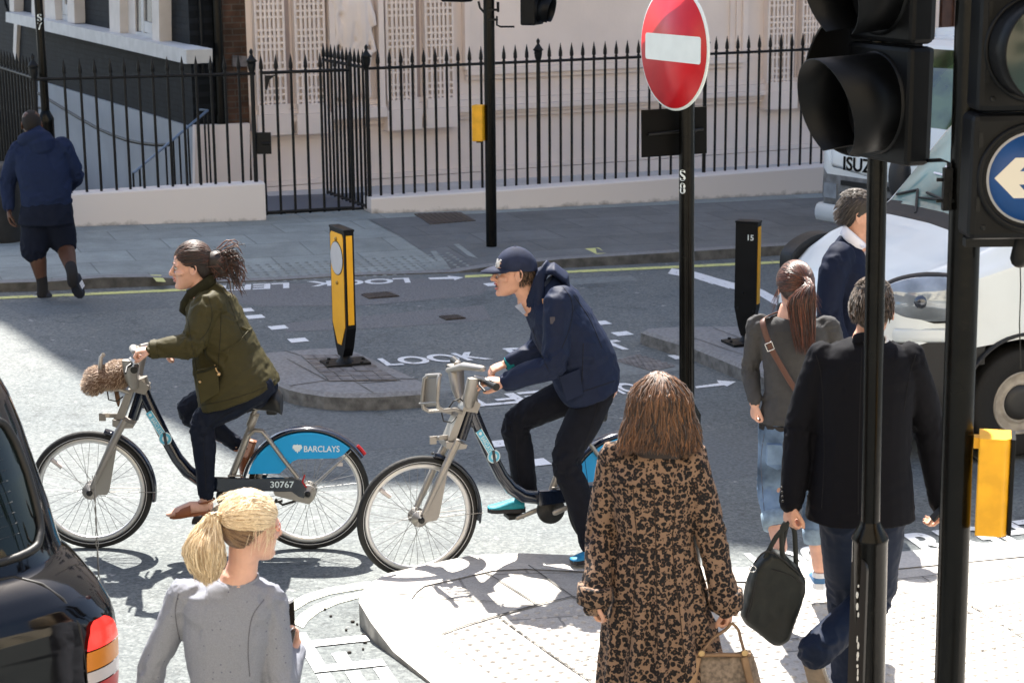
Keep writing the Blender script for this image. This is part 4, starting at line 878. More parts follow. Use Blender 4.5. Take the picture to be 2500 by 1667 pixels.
# near pole 2
Y2 = 6.55; n2 = D(2342, 1250, Y2); n2 = V((n2.x, n2.y, gz(n2.x, 0, .02)))
s2 = root('traffic_light', n2, label='thick black signal pole at the right edge with a blue arrow sign', cat='traffic light')
g = MB(); g.tube([n2, n2 + (D(2373, 0, Y2) - n2).normalized() * 4.8], .0565, 40); build(g, 'pole', M_blk, s2)
hc = D(2503, 426, Y2 - .18); af = V((.02, -1, 0)).normalized(); ax_s = V((-af.y, af.x, 0)); aR = Matrix((ax_s, af, Z)).transposed()
for k, wd_ in ((0, .42), (1, .395), (2, .395)):
    g = MB(); c = hc + Z * (.437 * k); g.box(c, (wd_, .16, .43), aR); h_ = build(g, 'signal_section', M_sig, s2, bevel=.022); fc = c + af * .08
    if k == 0:
        g = MB(); g.lathe([(.190, -.002), (.190, .012), (.175, .016), (.168, .004)], fc, ax=af, n=64); build(g, 'ring', M_sig, h_)
        g = MB(); g.lathe([(.158, .002), (.158, .008), (.001, .008)], fc, ax=af, n=64); dd = build(g, 'sign_rim', mat('sign_grey_rim', (.42, .42, .44), .4), h_)
        g = MB(); g.lathe([(.150, .0085), (.150, .0100), (.001, .0100)], fc, ax=af, n=64); build(g, 'blue_disc', mat('sign_blue', (.008, .055, .20), .4, var=.12, vscale=8), dd)
        g = MB(); f_ = lambda a, b_: fc + ax_s * a * .150 + Z * b_ * .150 + af * .0103
        sg = -1 if ax_s.x > 0 else 1
        ar = [(.88, 0), (.42, .46), (.02, .46), (.31, .15), (-.80, .15), (-.80, -.15), (.31, -.15), (.02, -.46), (.42, -.46)]
        g.prism([f_(sg * a, b_) for a, b_ in ar], af * .001); build(g, 'white_arrow', mat('arrow_cream', (.62, .58, .50), .5), dd)
    else:
        g = MB(); g.lathe([(.185, -.002), (.185, .010), (.175, .014), (.165, .004)], fc, ax=af, n=64); build(g, 'ring', M_sig, h_)
        g = MB(); g.lathe([(.165, .004), (.11, .016), (.001, .022)], fc, ax=af, n=48); build(g, 'lens', M_lensg, h_)
        g = MB(); rings = []
        for i in range(33):
            q = rad(-60 + 300 * i / 32); d = ax_s * math.cos(q) + Z * math.sin(q); rings.append([fc + d * .168, fc + d * .172 + af * .22, fc + d * .176 + af * .22, fc + d * .174])
        g.loft(rings, 0, True, True, True); build(g, 'visor', M_sig, h_)
        if k == 1:
            g = MB(); pts = [fc + (ax_s * (math.cos(q) * -sg * -1) + Z * math.sin(q)) * .160 + af * (.05 + .02 * math.sin(q * 3)) for q in [rad(150 + 8 * i) for i in range(8)]]
            g.tube(pts, .004, 6); build(g, 'scuff', M_chip, h_)
    g = MB()
    for zq in (.13, -.09): g.box(c - ax_s * sg * 0 + V((-.5 * wd_ + .028, 0, zq)) + af * .083, (.014, .012, .05), aR)
    g.lathe([(.010, 0), (.010, .006), (.004, .007)], c + V((-.5 * wd_ + .05, 0, -.17)) + af * .08, ax=af, n=10); build(g, 'latch', M_blkm, h_)
g = MB(); g.box(D(2430, 590, Y2 - .1), (.22, .05, .03)); g.tube([D(2490, 585, Y2 - .12), D(2490, 630, Y2 - .12)], [.02, .035], 12, round_=True); g.tube([D(2490, 625, Y2 - .12), D(2492, 700, Y2 - .12), D(2489, 790, Y2 - .12), D(2492, 900, Y2 + .0)], .0022, 6); build(g, 'bracket', M_blkm, s2)
g = MB(); p0 = D(2236, 394, Y1 - .12); p1 = D(2300, 391, Y2 + .02); p2 = D(2318, 398, Y2 + .0); p3 = D(2314, 512, Y2 - .02); yv = V((.1, .03, 0))
rings = []
for p, nrm_ in ((p0, Z), (p1, Z), (p2, (Z + V((1, 0, 0))).normalized()), (p3, V((1, 0, 0)))):
    wv = V((0, 1, 0)) * .03; rings.append([p - wv + nrm_ * .003, p + wv + nrm_ * .003, p + wv - nrm_ * .003, p - wv - nrm_ * .003])
g.loft(rings, 0, False, True, True); g.box(lerp(p2, p3, .55) + V((-.008, -.012, 0)), (.03, .035, .15))
for t in (.35, .8): g.tube([lerp(p2, p3, t) + V((-.045, -.01, 0)), lerp(p2, p3, t) + V((.02, -.01, 0))], .007, 8)
build(g, 'bracket_arm', M_blkm, s2)
g = MB(); zt, zb = D(2430, 1062, Y2 - .06).z, D(2430, 1297, Y2 - .06).z; c = D(2424, 1180, Y2 - .05); R = Matrix.Rotation(rad(-14), 3, 'Z')
def rr(pts2, z0, z1): return [[c.to_2d().to_3d() + R @ V((a, b_, 0)) + Z * z for a, b_ in pts2] for z in (z0, z1)]
ol = [(-.056, -.07), (.035, -.07), (.056, -.045), (.056, .07), (-.056, .07)]
g.loft(rr(ol, zb, zt), 0, False); pb = build(g, 'push_button_box', M_ybox, s2, bevel=.006)
g = MB(); ol = [(.057, -.055), (.072, -.055), (.072, .075), (.057, .075)]; g.loft(rr(ol, zb + .003, zt - .002), 0, False); build(g, 'button_face', M_sig, pb, bevel=.003)
g = MB(); g.lathe([(.016, 0), (.012, -.012), (.003, -.016)], c.to_2d().to_3d() + R @ V((.045, -.02, 0)) + Z * zb, n=12); build(g, 'tactile_cone', M_blkm, pb)
g = MB(); g.box(c.to_2d().to_3d() + R @ V((-.065, 0, 0)) + Z * (zt - .03), (.02, .05, .04), R); build(g, 'mounting_lug', M_ybox, pb)

# ================================================================== hire bikes
M_silv = mat('silver_paint', (.33, .31, .285), .38, metal=.55, var=.06, vscale=6)
M_navy = mat('navy_gloss', (.006, .010, .022), .14, coat=.6, spec=.6)
M_tyre = mat('tyre_rubber', (.012, .012, .012), .75, bump=.3, bscale=80)
M_rim = mat('rim_alloy', (.62, .62, .62), .35, metal=.6)
M_spoke = mat('spoke_steel', (.25, .25, .25), .35, metal=.8)
M_blue = mat('panel_blue', (.0, .30, .66), .35); M_stick = mat('sticker_blue', (.10, .42, .62), .4); M_lett = mat('white_lettering', (.62, .72, .76), .5)
M_refl = mat('red_reflector', (.45, .015, .02), .3); M_rstripe = mat('reflective_stripe', (.5, .5, .5), .4); M_clear = mat('clear_reflector', (.55, .5, .48), .2)
M_blackp = mat('black_rubber', (.010, .010, .010), .5, bump=.1, bscale=60)
Pf, Pr = G(229, 1337), G(755, 1339); bdir = (Pf - Pr).normalized(); bY = Z.cross(bdir).normalized(); bZ = bdir.cross(bY).normalized()
O1 = (Pf + Pr) / 2; BW = (Pf - Pr).length; BR = Matrix((bdir, bY, bZ)).transposed(); Bi = (Matrix.Translation(O1) @ BR.to_4x4()).inverted()
def bl(px, py, y=0.0): q = Bi @ PL(px, py, O1 + bY * y, O1 + bY * y + bdir); return V((q.x, y, q.z))
fx, rx, R_ = BW / 2, -BW / 2, .333
hubf, hubr = V((fx, 0, R_)), V((rx, 0, R_))
def arc(c, r, a0, a1, n=24): return [V((c.x + r * math.cos(rad(lerp(a0, a1, i / n))), 0, c.z + r * math.sin(rad(lerp(a0, a1, i / n))))) for i in range(n + 1)]   # 0 = forward, 90 = up
def wheel(c, par, seed):
    w_ = bpy.data.objects.new('wheel', None); COL.objects.link(w_); w_.parent = par; w_.empty_display_size = .05; WM[w_.name] = root_mat(par)
    g = MB(); g.v = []; 
    def ring(Rm, prof, name, m, n=64):
        gg = MB(); rings = []
        for i in range(n):
            q = 2 * math.pi * i / n; d = V((math.cos(q), 0, math.sin(q))); rings.append([c + d * (Rm + a) + V((0, b_, 0)) for a, b_ in prof])
        rings.append(rings[0]); gg.loft(rings, 0, True, True, False); build(gg, name, m, w_, local=True)
    ring(R_ - .022, [(.022 * math.cos(q), .021 * math.sin(q)) for q in [2 * math.pi * k / 10 for k in range(10)]], 'tyre', M_tyre, 72)
    ring(R_ - .053, [(.012, .0125), (-.010, .010), (-.014, .004), (-.014, -.004), (-.010, -.010), (.012, -.0125)], 'rim', M_rim, 72)
    ring(R_ - .031, [(.0016, .0213), (-.0016, .0213), (-.0016, .0195), (.0016, .0195)], 'reflective_stripe', M_rstripe, 72)
    gg = MB(); rr_ = R_ - .062
    for i in range(36):
        side = 1 if i % 2 else -1; a = 2 * math.pi * i / 36; b_ = a + (rad(62) if (i // 2) % 2 else -rad(62))
        gg.tube([c + V((.024 * math.cos(b_), side * .030, .024 * math.sin(b_))), c + V((rr_ * math.cos(a), side * .002, rr_ * math.sin(a)))], .0013, 5)
    build(gg, 'spokes', M_spoke, w_, local=True)
    gg = MB(); gg.lathe([(.012, -.06), (.012, -.045), (.045, -.036), (.045, -.030), (.026, -.026), (.026, .026), (.045, .030), (.045, .036), (.012, .045), (.012, .06)], c, ax=V((0, 1, 0)), n=24); build(gg, 'hub', M_silv, w_, local=True)
    gg = MB(); a = rad(40 + seed * 70); d = V((math.cos(a), 0, math.sin(a))); gg.tube([c + d * .20 + V((0, .012, 0)), c + d * .27 + V((0, .012, 0))], (.013,) * 2, 4, hint=(0, 1, 0)); build(gg, 'spoke_reflector', M_clear, w_, local=True)
    return w_
def mudguard(c, r, a0, a1, name, par, wd=.036, m=None):
    g = MB(); rings = []; n = 36
    for i in range(n + 1):
        q = rad(lerp(a0, a1, i / n)); d = V((math.cos(q), 0, math.sin(q))); k = []
        for j in range(9): a = rad(lerp(-85, 85, j / 8)); k.append(c + d * (r + .018 * (math.cos(a) - 1)) + V((0, wd * math.sin(a), 0)))
        for j in range(9): a = rad(lerp(85, -85, j / 8)); k.append(c + d * (r - .004 + .018 * (math.cos(a) - 1)) + V((0, (wd - .004) * math.sin(a), 0)))
        rings.append(k)
    g.loft(rings, 0, True, True, True); return build(g, name, m or M_navy, par, local=True)
def L(name, m, par, fn, **kw): g = MB(); fn(g); return build(g, name, m, par, local=True, **kw)
def make_bike(lab):
    b = root('hire_bicycle', O1, R=BR, label=lab, cat='bicycle', group='silver and navy hire bicycles')
    wheel(hubf, b, 0); wheel(hubr, b, 1)
    mudguard(hubf, R_ + .022, 104, 190, 'mudguard', b)
    mg = mudguard(hubr, R_ + .035, 14, 146, 'mudguard', b, wd=.042)
    L('reflector', M_refl, mg, lambda g: g.tube([p * 1.0 + V((0, 0, 0)) for p in arc(hubr, R_ + .039, 136, 146, 4)], (.010,) * 5, 8))
    # frame
    T = lambda pts, y=0: [bl(x, y_, y) for x, y_ in pts]
    L('frame', M_navy, b, lambda g: (g.tube(T([(344, 938), (358, 972), (378, 1016), (405, 1070), (432, 1118), (458, 1150), (490, 1172), (530, 1181), (600, 1181)]), [(.034, .028), (.034, .03), (.034, .03), (.033, .03), (.034, .032), (.037, .034), (.038, .036), (.036, .036), (.034, .034)], 18, hint=(0, 0, 1)),
        g.tube(T([(348, 950), (325, 1021)]), .030, 20), g.tube(T([(330, 975), (372, 1000), (385, 1030)]), (.02, .02, .012), 12)))
    L('frame_silver_strip', M_silv, b, lambda g: g.tube(T([(556, 1161), (590, 1161)], .03), .006, 8))  # short silver strip along the frame near the seat tube
    cs = L('chain_case', M_navy, b, lambda g: (g.prism(T([(520, 1163), (600, 1166), (718, 1164), (740, 1172), (752, 1198), (742, 1213), (728, 1208), (712, 1196), (600, 1196), (520, 1197)], .030), V((0, .022, 0))), g.prism(T([(600, 1166), (718, 1164), (752, 1198), (712, 1196), (600, 1196)], -.055), V((0, .02, 0)))), bevel=.005)
    def num(g):
        A, B, C, D4 = bl(660, 1190, .0535), bl(718, 1190, .0535), bl(718, 1174, .0535), bl(660, 1174, .0535)
        g.text('30767', None, warp=lambda u, v: lerp(lerp(A, B, u), lerp(D4, C, u), v) + V((0, .002, 0)), off=.015)
    L('number', M_lett, cs, num)
    L('gear_housing', M_silv, b, lambda g: (g.prism(T([(668, 1197), (716, 1197), (735, 1211), (750, 1212), (770, 1190), (768, 1215), (756, 1228), (738, 1224), (672, 1207)], .028), V((0, .02, 0))), g.lathe([(.038, .025), (.045, .028), (.045, .040), (.02, .052), (.012, .06)], hubr, ax=V((0, 1, 0)), n=28)), bevel=.003)
    for hq in (hubr, hubf): L('axle_cap', M_blackp, b, lambda g: g.lathe([(.016, .055), (.016, .068), (.002, .07)], hq, ax=V((0, 1, 0)), n=16))
    L('cable_ring', M_refl, b, lambda g: g.tube(T([(744, 1159), (738, 1176), (748, 1189)], .05), .005, 6))
    L('seat_tube', M_silv, b, lambda g: (g.tube(T([(563, 1170), (617, 1030)]), .0195, 20), g.tube(T([(611, 1040), (622, 1012)]), .024, 20), g.tube(T([(614, 1018), (628, 992)]), .013, 14), g.box(bl(622, 1012, .0), (.05, .02, .012))))
    sd_ = bpy.data.objects.new('saddle', None); COL.objects.link(sd_); sd_.parent = b; WM[sd_.name] = root_mat(b)
    def sad(g):
        P = [(603, 985), (615, 976), (632, 970), (652, 966), (670, 962), (682, 964), (688, 974)]; rings = []
        for (x, y), wv in zip(P, (.016, .026, .045, .075, .10, .105, .085)):
            c = bl(x, y); h_ = .028 + wv * .2; rings.append([c + V((0, wv * math.cos(q), h_ * math.sin(q) - .02 - (wv * .25 if math.sin(q) < -.3 else 0))) for q in [2 * math.pi * k / 16 for k in range(16)]])
        g.loft(rings, 0, True)
    L('saddle_cover', M_blackp, sd_, sad, sub=1)
    L('saddle_rails', M_silv, sd_, lambda g: [g.tube(T([(615, 995), (628, 1000), (645, 998), (665, 992)], y), .005, 8) for y in (-.025, .025)])
    L('rear_light', M_refl, sd_, lambda g: g.box(bl(676, 1001), (.03, .03, .022))); L('saddle_bag', M_blackp, sd_, lambda g: g.box(bl(664, 1000), (.06, .06, .05)), bevel=.012)
    L('seat_stay', M_silv, b, lambda g: [g.tube(T([(608, 1062), (622, 1050), (640, 1052), (655, 1070), (690, 1118), (728, 1166)], y), [(.018, .012)] * 6, 12, hint=(0, 1, 0)) for y in (.045, -.045)])
    # skirt guard with lettering
    def panel(y0):
        def f(g):
            pts = []
            A = lambda a, r: V((hubr.x + r * math.cos(a), y0, hubr.z + r * math.sin(a)))
            # forward part (angle measured from forward = 0)
            r1 = R_ + .008; low = [(603, 1155), (683, 1155), (696, 1143), (714, 1126), (728, 1120), (822, 1118), (838, 1110), (854, 1094)]
            lo = T(low, y0); v0 = lo[0] - V((hubr.x, y0, hubr.z)); v1 = lo[-1] - V((hubr.x, y0, hubr.z)); a0, a1 = math.atan2(v0.z, v0.x), math.atan2(v1.z, v1.x)
            up_ = [A(lerp(a1, a0, i / 24), r1) for i in range(25)]
            lo = [p if (p - V((hubr.x, y0, hubr.z))).length < r1 - .004 else V((hubr.x, y0, hubr.z)) + (p - V((hubr.x, y0, hubr.z))).normalized() * (r1 - .004) for p in lo]
            g.prism(lo + up_, V((0, .003, 0)))
        return f
    for y0 in (.036, -.038):
        sk = L('skirt_guard', M_blue, b, panel(y0))
        if y0 > 0:
            def word(g):
                A, B, C, D4 = [bl(x, y, y0 + .0045) for x, y in ((742, 1103), (829, 1103), (829, 1088), (742, 1088))]
                g.text('BARCLAYS', None, warp=lambda u, v: lerp(lerp(A, B, u), lerp(D4, C, u), v), off=.012)
            L('lettering', M_lett, sk, word)
            def eagle(g):
                O = bl(726, 1095, y0 + .0045); S = .026
                sh = [(0, 1), (.25, .75), (.5, .9), (.85, .8), (1, .35), (.95, -.1), (.7, .05), (.75, -.35), (.5, -.2), (.5, -.65), (.25, -.5), (0, -1)]; pts = sh + [(-a, c) for a, c in sh[-2:0:-1]]
                g.poly([O + V((a * S, 0, c * S)) for a, c in pts])
            L('emblem', M_lett, sk, eagle)
    L('guard_stay', M_silv, b, lambda g: [g.tube([hubr + V((0, y, 0)), bl(857, 1101, y)], .003, 6) for y in (.045, -.045)] + [g.tube([hubf + V((0, y, 0)), hubf + V((-.352, y, .0))], .0022, 6) for y in (.04, -.04)])
    L('guard_reflector', M_clear, b, lambda g: g.box(bl(830, 1133, .03), (.03, .004, .02)))
    # sticker on the down tube
    A0, A1 = bl(363, 1008, .034), bl(396, 1060, .034); dd = (A1 - A0).normalized(); pp = V((0, 1, 0)).cross(dd).normalized()
    if pp.z < 0: pp = -pp
    cy = V((0, .0, 0))
    def stk(g, w_, e, y): g.prism([A0 - dd * .005 + pp * w_ + V((0, y, 0)), A1 + pp * w_ + V((0, y, 0)), A1 - pp * w_ + V((0, y, 0)), A0 - dd * .005 - pp * w_ + V((0, y, 0))], V((0, e, 0)))
    s0 = L('sticker_border', M_lett, b, lambda g: (stk(g, .0195, .001, -.005), g.lathe([(.036, -.005), (.036, -.004)], A1 + dd * .03, ax=V((0, 1, 0)), n=28)))
    L('sticker', M_stick, s0, lambda g: (stk(g, .016, .001, -.0036), g.lathe([(.031, -.0036), (.031, -.0026)], A1 + dd * .03, ax=V((0, 1, 0)), n=28)))
    def st2(g):
        g.lathe([(.017, -.0022), (.017, -.0012)], A1 + dd * .03, ax=V((0, 1, 0)), n=24)
        b0_, b1_ = A0 + dd * .035, A1 - dd * .004
        g.text('BARCLAYS', None, warp=lambda u, v: lerp(b0_, b1_, u) + pp * (v - .5) * .022 + V((0, -.0018, 0)), off=.012)
        g.sphere(A0 + dd * .014 + V((0, -.003, 0)), (.010, .0016, .010), 10, 6)
    L('sticker_lettering', M_lett, s0, st2)
    L('sticker_bar', M_navy, s0, lambda g: g.prism([A1 + dd * (.03 + a) + pp * c + V((0, -.0008, 0)) for a, c in ((-.036, .007), (.036, .007), (.036, -.007), (-.036, -.007))][0:0] or [A1 + dd * .03 + V((a, -.0008, c)) for a, c in ((-.013, -.034), (.003, -.036), (.013, .034), (-.003, .036))], V((0, .001, 0))))
    # fork, crown, column, rack
    fk = bpy.data.objects.new('fork', None); COL.objects.link(fk); fk.parent = b; WM[fk.name] = root_mat(b)
    L('fork_blade', M_silv, fk, lambda g: g.tube([bl(305, 1025, .05), bl(290, 1052, .055), bl(258, 1118, .055), bl(224, 1190, .055)], [.021, .021, .019, .014], 14))
    L('fork_blade', M_silv, fk, lambda g: g.tube([bl(305, 1025, -.05), bl(290, 1052, -.055), bl(258, 1118, -.055), bl(224, 1190, -.055)], [.021, .021, .019, .014], 14))
    L('brake_plate', M_silv, fk, lambda g: g.prism([bl(x, y, .035) for x, y in ((286, 1085), (268, 1195), (262, 1206), (238, 1208), (222, 1202), (232, 1178))], V((0, .008, 0))), bevel=.002)
    L('fork_crown', M_silv, fk, lambda g: g.prism([bl(x, y, -.06) for x, y in ((284, 1010), (312, 1016), (337, 1022), (334, 1031), (300, 1032), (284, 1026))], V((0, .12, 0))), bevel=.006)
    L('front_column', M_silv, fk, lambda g: (g.prism([bl(x, y, -.045) for x, y in ((316, 944), (332, 947), (308, 1015), (288, 1012))], V((0, .09, 0))),), bevel=.008)
    L('head_cap', M_silv, fk, lambda g: (g.tube([bl(354, 952), bl(344, 922)], [(.034, .034), (.036, .036)], 20), g.prism([bl(x, y, -.04) for x, y in ((338, 914), (369, 934), (361, 955), (322, 946))], V((0, .08, 0)))), bevel=.005)
    L('front_lock', M_silv, fk, lambda g: (g.box(bl(268, 1014, .02), (.11, .012, .022)), g.box(bl(250, 1018, .02), (.035, .014, .04)), g.tube([bl(262, 1014, -.03), bl(262, 1014, .05)], .012, 10)))
    hb_ = bpy.data.objects.new('handlebar', None); COL.objects.link(hb_); hb_.parent = b; WM[hb_.name] = root_mat(b)
    def riser(sg):
        def f(g):
            y1, y2 = .055 * sg, .16 * sg; rings = []
            for (xa, ya, xb, yb), y in zip(((322, 940, 341, 942), (314, 915, 343, 915), (312, 885, 347, 885), (312, 862, 350, 862)), (y1, lerp(y1, y2, .35), lerp(y1, y2, .75), y2)):
                a, c = bl(xa, ya), bl(xb, yb); a.y = c.y = y; w_ = V((0, .018, 0)); rings.append([a - w_, lerp(a, c, .5) - w_ * 1.6, c - w_, c + w_, lerp(a, c, .5) + w_ * 1.6, a + w_])
            g.loft(rings, 0, True, True, True)
        return f
    for sg in (1, -1): L('riser', M_silv, hb_, riser(sg))
    L('console', M_silv, hb_, lambda g: g.tube([bl(330, 858, -.17) , bl(326, 850, 0), bl(330, 858, .17)], [(.016, .02), (.021, .024), (.016, .02)], 16, round_=True, hint=(0, 0, 1)), sub=0)
    for sg in (1, -1):
        a = bl(331, 862); e = bl(353, 868)
        L('bar_end', M_silv, hb_, lambda g: g.tube([V((a.x, .15 * sg, a.z)), V((lerp(a.x, e.x, .6), .20 * sg, a.z)), V((e.x, .24 * sg, e.z + .0))], .014, 12))
        L('grip', M_blackp, hb_, lambda g: g.tube([V((e.x + .01, .20 * sg, e.z)), V((e.x, .33 * sg, e.z))], [.017, .0195], 14))
        L('brake_lever', M_blackp, hb_, lambda g: g.tube([V((e.x + .03, .17 * sg, e.z + .0)), V((e.x + .055, .23 * sg, e.z - .01)), V((e.x + .05, .30 * sg, e.z - .025))], [.012, .007, .006], 8))
    rk = bpy.data.objects.new('front_rack', None); COL.objects.link(rk); rk.parent = b; WM[rk.name] = root_mat(b)
    for y in (.075, -.075): L('rack_tube', M_silv, rk, lambda g: g.tube([bl(252, 866, y * .8), bl(246, 872, y), bl(244, 900, y), bl(243, 926, y), bl(247, 942, y), bl(260, 950, y), (bl(290, 950, y)), bl(312, 958, y * .6)], .011, 10))
    L('rack_plate', M_silv, rk, lambda g: (g.prism([bl(249, 872, y) for y in (.07,)] + [bl(249, 872, -.07), bl(247, 938, -.07), bl(247, 938, .07)], V((-.004, 0, 0))), g.tube([bl(252, 866, -.06), bl(252, 866, .06)], .011, 10), g.tube([bl(240, 930, -.09), bl(240, 930, .09)], .006, 8), g.tube([bl(250, 864, -.08), bl(250, 864, .08)], .005, 8), [g.tube([bl(252, 950, y), bl(310, 952, y)], .005, 6) for y in (-.045, -.015, .015, .045)]))
    L('bungee_cord', M_blackp, rk, lambda g: (g.tube([bl(275, 948, .06), bl(285, 930, .07), bl(305, 926, .06), bl(318, 935, .05)], .004, 6), g.tube([bl(262, 955, .05), bl(265, 975, .06), bl(285, 980, .06), bl(300, 968, .05)], .004, 6)))
    return b
def cranks(b, ang, BB=None):
    """ang: direction of the near crank, degrees, 0 forward, 90 up"""
    BB = bl(563, 1212); c_ = bpy.data.objects.new('crankset', None); COL.objects.link(c_); c_.parent = b; WM[c_.name] = root_mat(b)
    L('chainring', M_blackp, c_, lambda g: g.lathe([(.001, -.02), (.075, -.02), (.08, 0), (.075, .02), (.001, .022)], BB + V((-.0, .0, 0)), ax=V((0, 1, 0)), n=28))
    pe = []
    for sg in (1, -1):
        a = rad(ang) if sg > 0 else rad(ang + 180); d = V((math.cos(a), 0, math.sin(a))); y = .062 * sg; e = BB + d * .17 + V((0, y + .02 * sg, 0)); pe.append(e)
        L('crank_arm', M_silv, c_, lambda g: (g.tube([BB + V((0, y, 0)), e], [(.016, .010), (.012, .008)], 10, round_=True, hint=(0, 0, 1) if abs(d.x) > .5 else (1, 0, 0)),))
        L('pedal', M_blackp, c_, lambda g: g.box(e + V((0, .055 * sg, 0)), (.09, .09, .022)), bevel=.004)
    return pe
def copy_tree(o, par=None):
    c = o.copy(); COL.objects.link(c)
    if par is not None: c.parent = par
    for ch in list(o.children): copy_tree(ch, c)
    return c
bike1 = make_bike('hire bicycle with fur bag on its rack, ridden by the woman in the green jacket')
f2, r2_ = G(1020, 1409), G(1522, 1350); d2 = (f2 - r2_).normalized(); y2 = Z.cross(d2).normalized(); z2 = d2.cross(y2)
O2 = f2 - d2 * (BW / 2); R2 = Matrix((d2, y2, z2)).transposed()
bike2 = copy_tree(bike1); M2 = Matrix.Translation(O2) @ R2.to_4x4(); bike2.location = O2; bike2.rotation_euler = M2.to_euler(); WM[bike2.name] = M2
bike2['label'] = 'hire bicycle with empty front rack, ridden by the man in the navy cap'
ped1 = [Matrix.Translation(O1) @ BR.to_4x4() @ p for p in cranks(bike1, -32)]
ped2 = [M2 @ p for p in cranks(bike2, 160)]
M1 = Matrix.Translation(O1) @ BR.to_4x4()
L('kickstand', M_blackp, bike1, lambda g: (g.tube([bl(690, 1222, .03), bl(640, 1229, .04)], .008, 8), g.tube([bl(672, 1218, .03), bl(690, 1232, .03), bl(722, 1222, .03)], .007, 8)))
grip1 = [M1 @ V((bl(353, 868).x, sg * .27, bl(353, 868).z)) for sg in (1, -1)]
grip2 = [M2 @ V((bl(353, 868).x, sg * .27, bl(353, 868).z)) for sg in (1, -1)]
def proj(p):
    q = p - V((0, 0, H)); d = q.dot(fwd); return (round(CX + F * q.dot(rt) / d), round(CY - F * q.dot(up) / d))
print('grips', [proj(p) for p in grip1 + grip2], 'pedals', [proj(p) for p in ped1 + ped2])
# ================================================================== people
def skin(name, c): return mat(name, c, .5, var=.10, vscale=18, sub=.12, bump=.08, bscale=220, spec=.4)
M_skin = skin('fair_skin', (.56, .31, .22)); M_skin2 = skin('light_skin', (.62, .36, .27)); M_skind = skin('dark_skin', (.075, .035, .022))
M_lip = mat('lips', (.40, .12, .10), .4); M_eye = mat('eye_white', (.5, .5, .5), .2); M_iris = mat('eye_dark', (.02, .015, .01), .1)
def hairmat(name, c1, c2, rough=.48):
    m = bpy.data.materials.new(name); m.use_nodes = True; N, L_, b = sub_node(m)
    at = N.new('ShaderNodeAttribute'); at.attribute_name = 'tone'; mx = N.new('ShaderNodeMix'); mx.data_type = 'RGBA'
    sp = N.new('ShaderNodeSeparateColor'); L_.new(at.outputs['Color'], sp.inputs[0]); L_.new(sp.outputs[0], mx.inputs[0]); mx.inputs[6].default_value = (*c1, 1); mx.inputs[7].default_value = (*c2, 1)
    L_.new(mx.outputs[2], b.inputs['Base Color']); b.inputs['Roughness'].default_value = rough; b.inputs['Specular IOR Level'].default_value = .45
    b.inputs['Sheen Weight'].default_value = .15; return m
def clothmat(name, c, rough=.85, var=.10, vs_=30, bump=.25, bs=260, sheen=.0, c2=None):
    return mat(name, c, rough, var=var, vscale=vs_, bump=bump, bscale=bs, sheen=sheen, spec=.2, col2=c2)
def strands(name, m, par, guides, r=.0022, tone=None, label=None):
    """guides: list of point lists; thin three sided tapering locks in ONE mesh"""
    g = MB(); cols = []
    for k, pts in enumerate(guides):
        n0 = len(g.v); n = len(pts); rr = r * random.uniform(.45, 1.15)
        g.tube(pts, [rr * (.55 + .45 * math.sin(math.pi * min(1, .25 + .75 * i / (n - 1)))) * (1 if i < n - 1 else .25) for i in range(n)], 4, caps=False)
        t = tone(k) if tone else random.random(); cols += [(t, t, t, 1)] * (len(g.v) - n0)
    return build(g, name, m, par, recalc=False, colattr=cols, label=label)
def smooth_path(P, n):
    P = [V(p) for p in P]
    if len(P) == 2: return [lerp(P[0], P[1], i / (n - 1)) for i in range(n)]
    out = []; k = len(P) - 1
    for i in range(n):
        t = i / (n - 1) * k; j = min(int(t), k - 1); u = t - j; p0, p1, p2, p3 = P[max(j - 1, 0)], P[j], P[j + 1], P[min(j + 2, k)]
        out.append(.5 * ((2 * p1) + (p2 - p0) * u + (2 * p0 - 5 * p1 + 4 * p2 - p3) * u * u + (3 * p1 - p0 - 3 * p2 + p3) * u ** 3))
    return out
def wig(pts, amp, f=1.0):
    s = V((random.uniform(0, 50), random.uniform(0, 50), random.uniform(0, 50))); n = len(pts); out = []
    for i, p in enumerate(pts):
        q = s + V((i * f * .35, 0, 0)); out.append(p + V((noise.noise(q), noise.noise(q + V((9, 3, 1))), noise.noise(q + V((2, 8, 5))))) * amp * min(1, i / 4))
    return out
def frame(fw, upv=(0, 0, 1)):
    f = V(fw).normalized(); l = V(upv).cross(f).normalized(); u = f.cross(l).normalized(); return Matrix((f, l, u)).transposed()   # columns forward, left, up
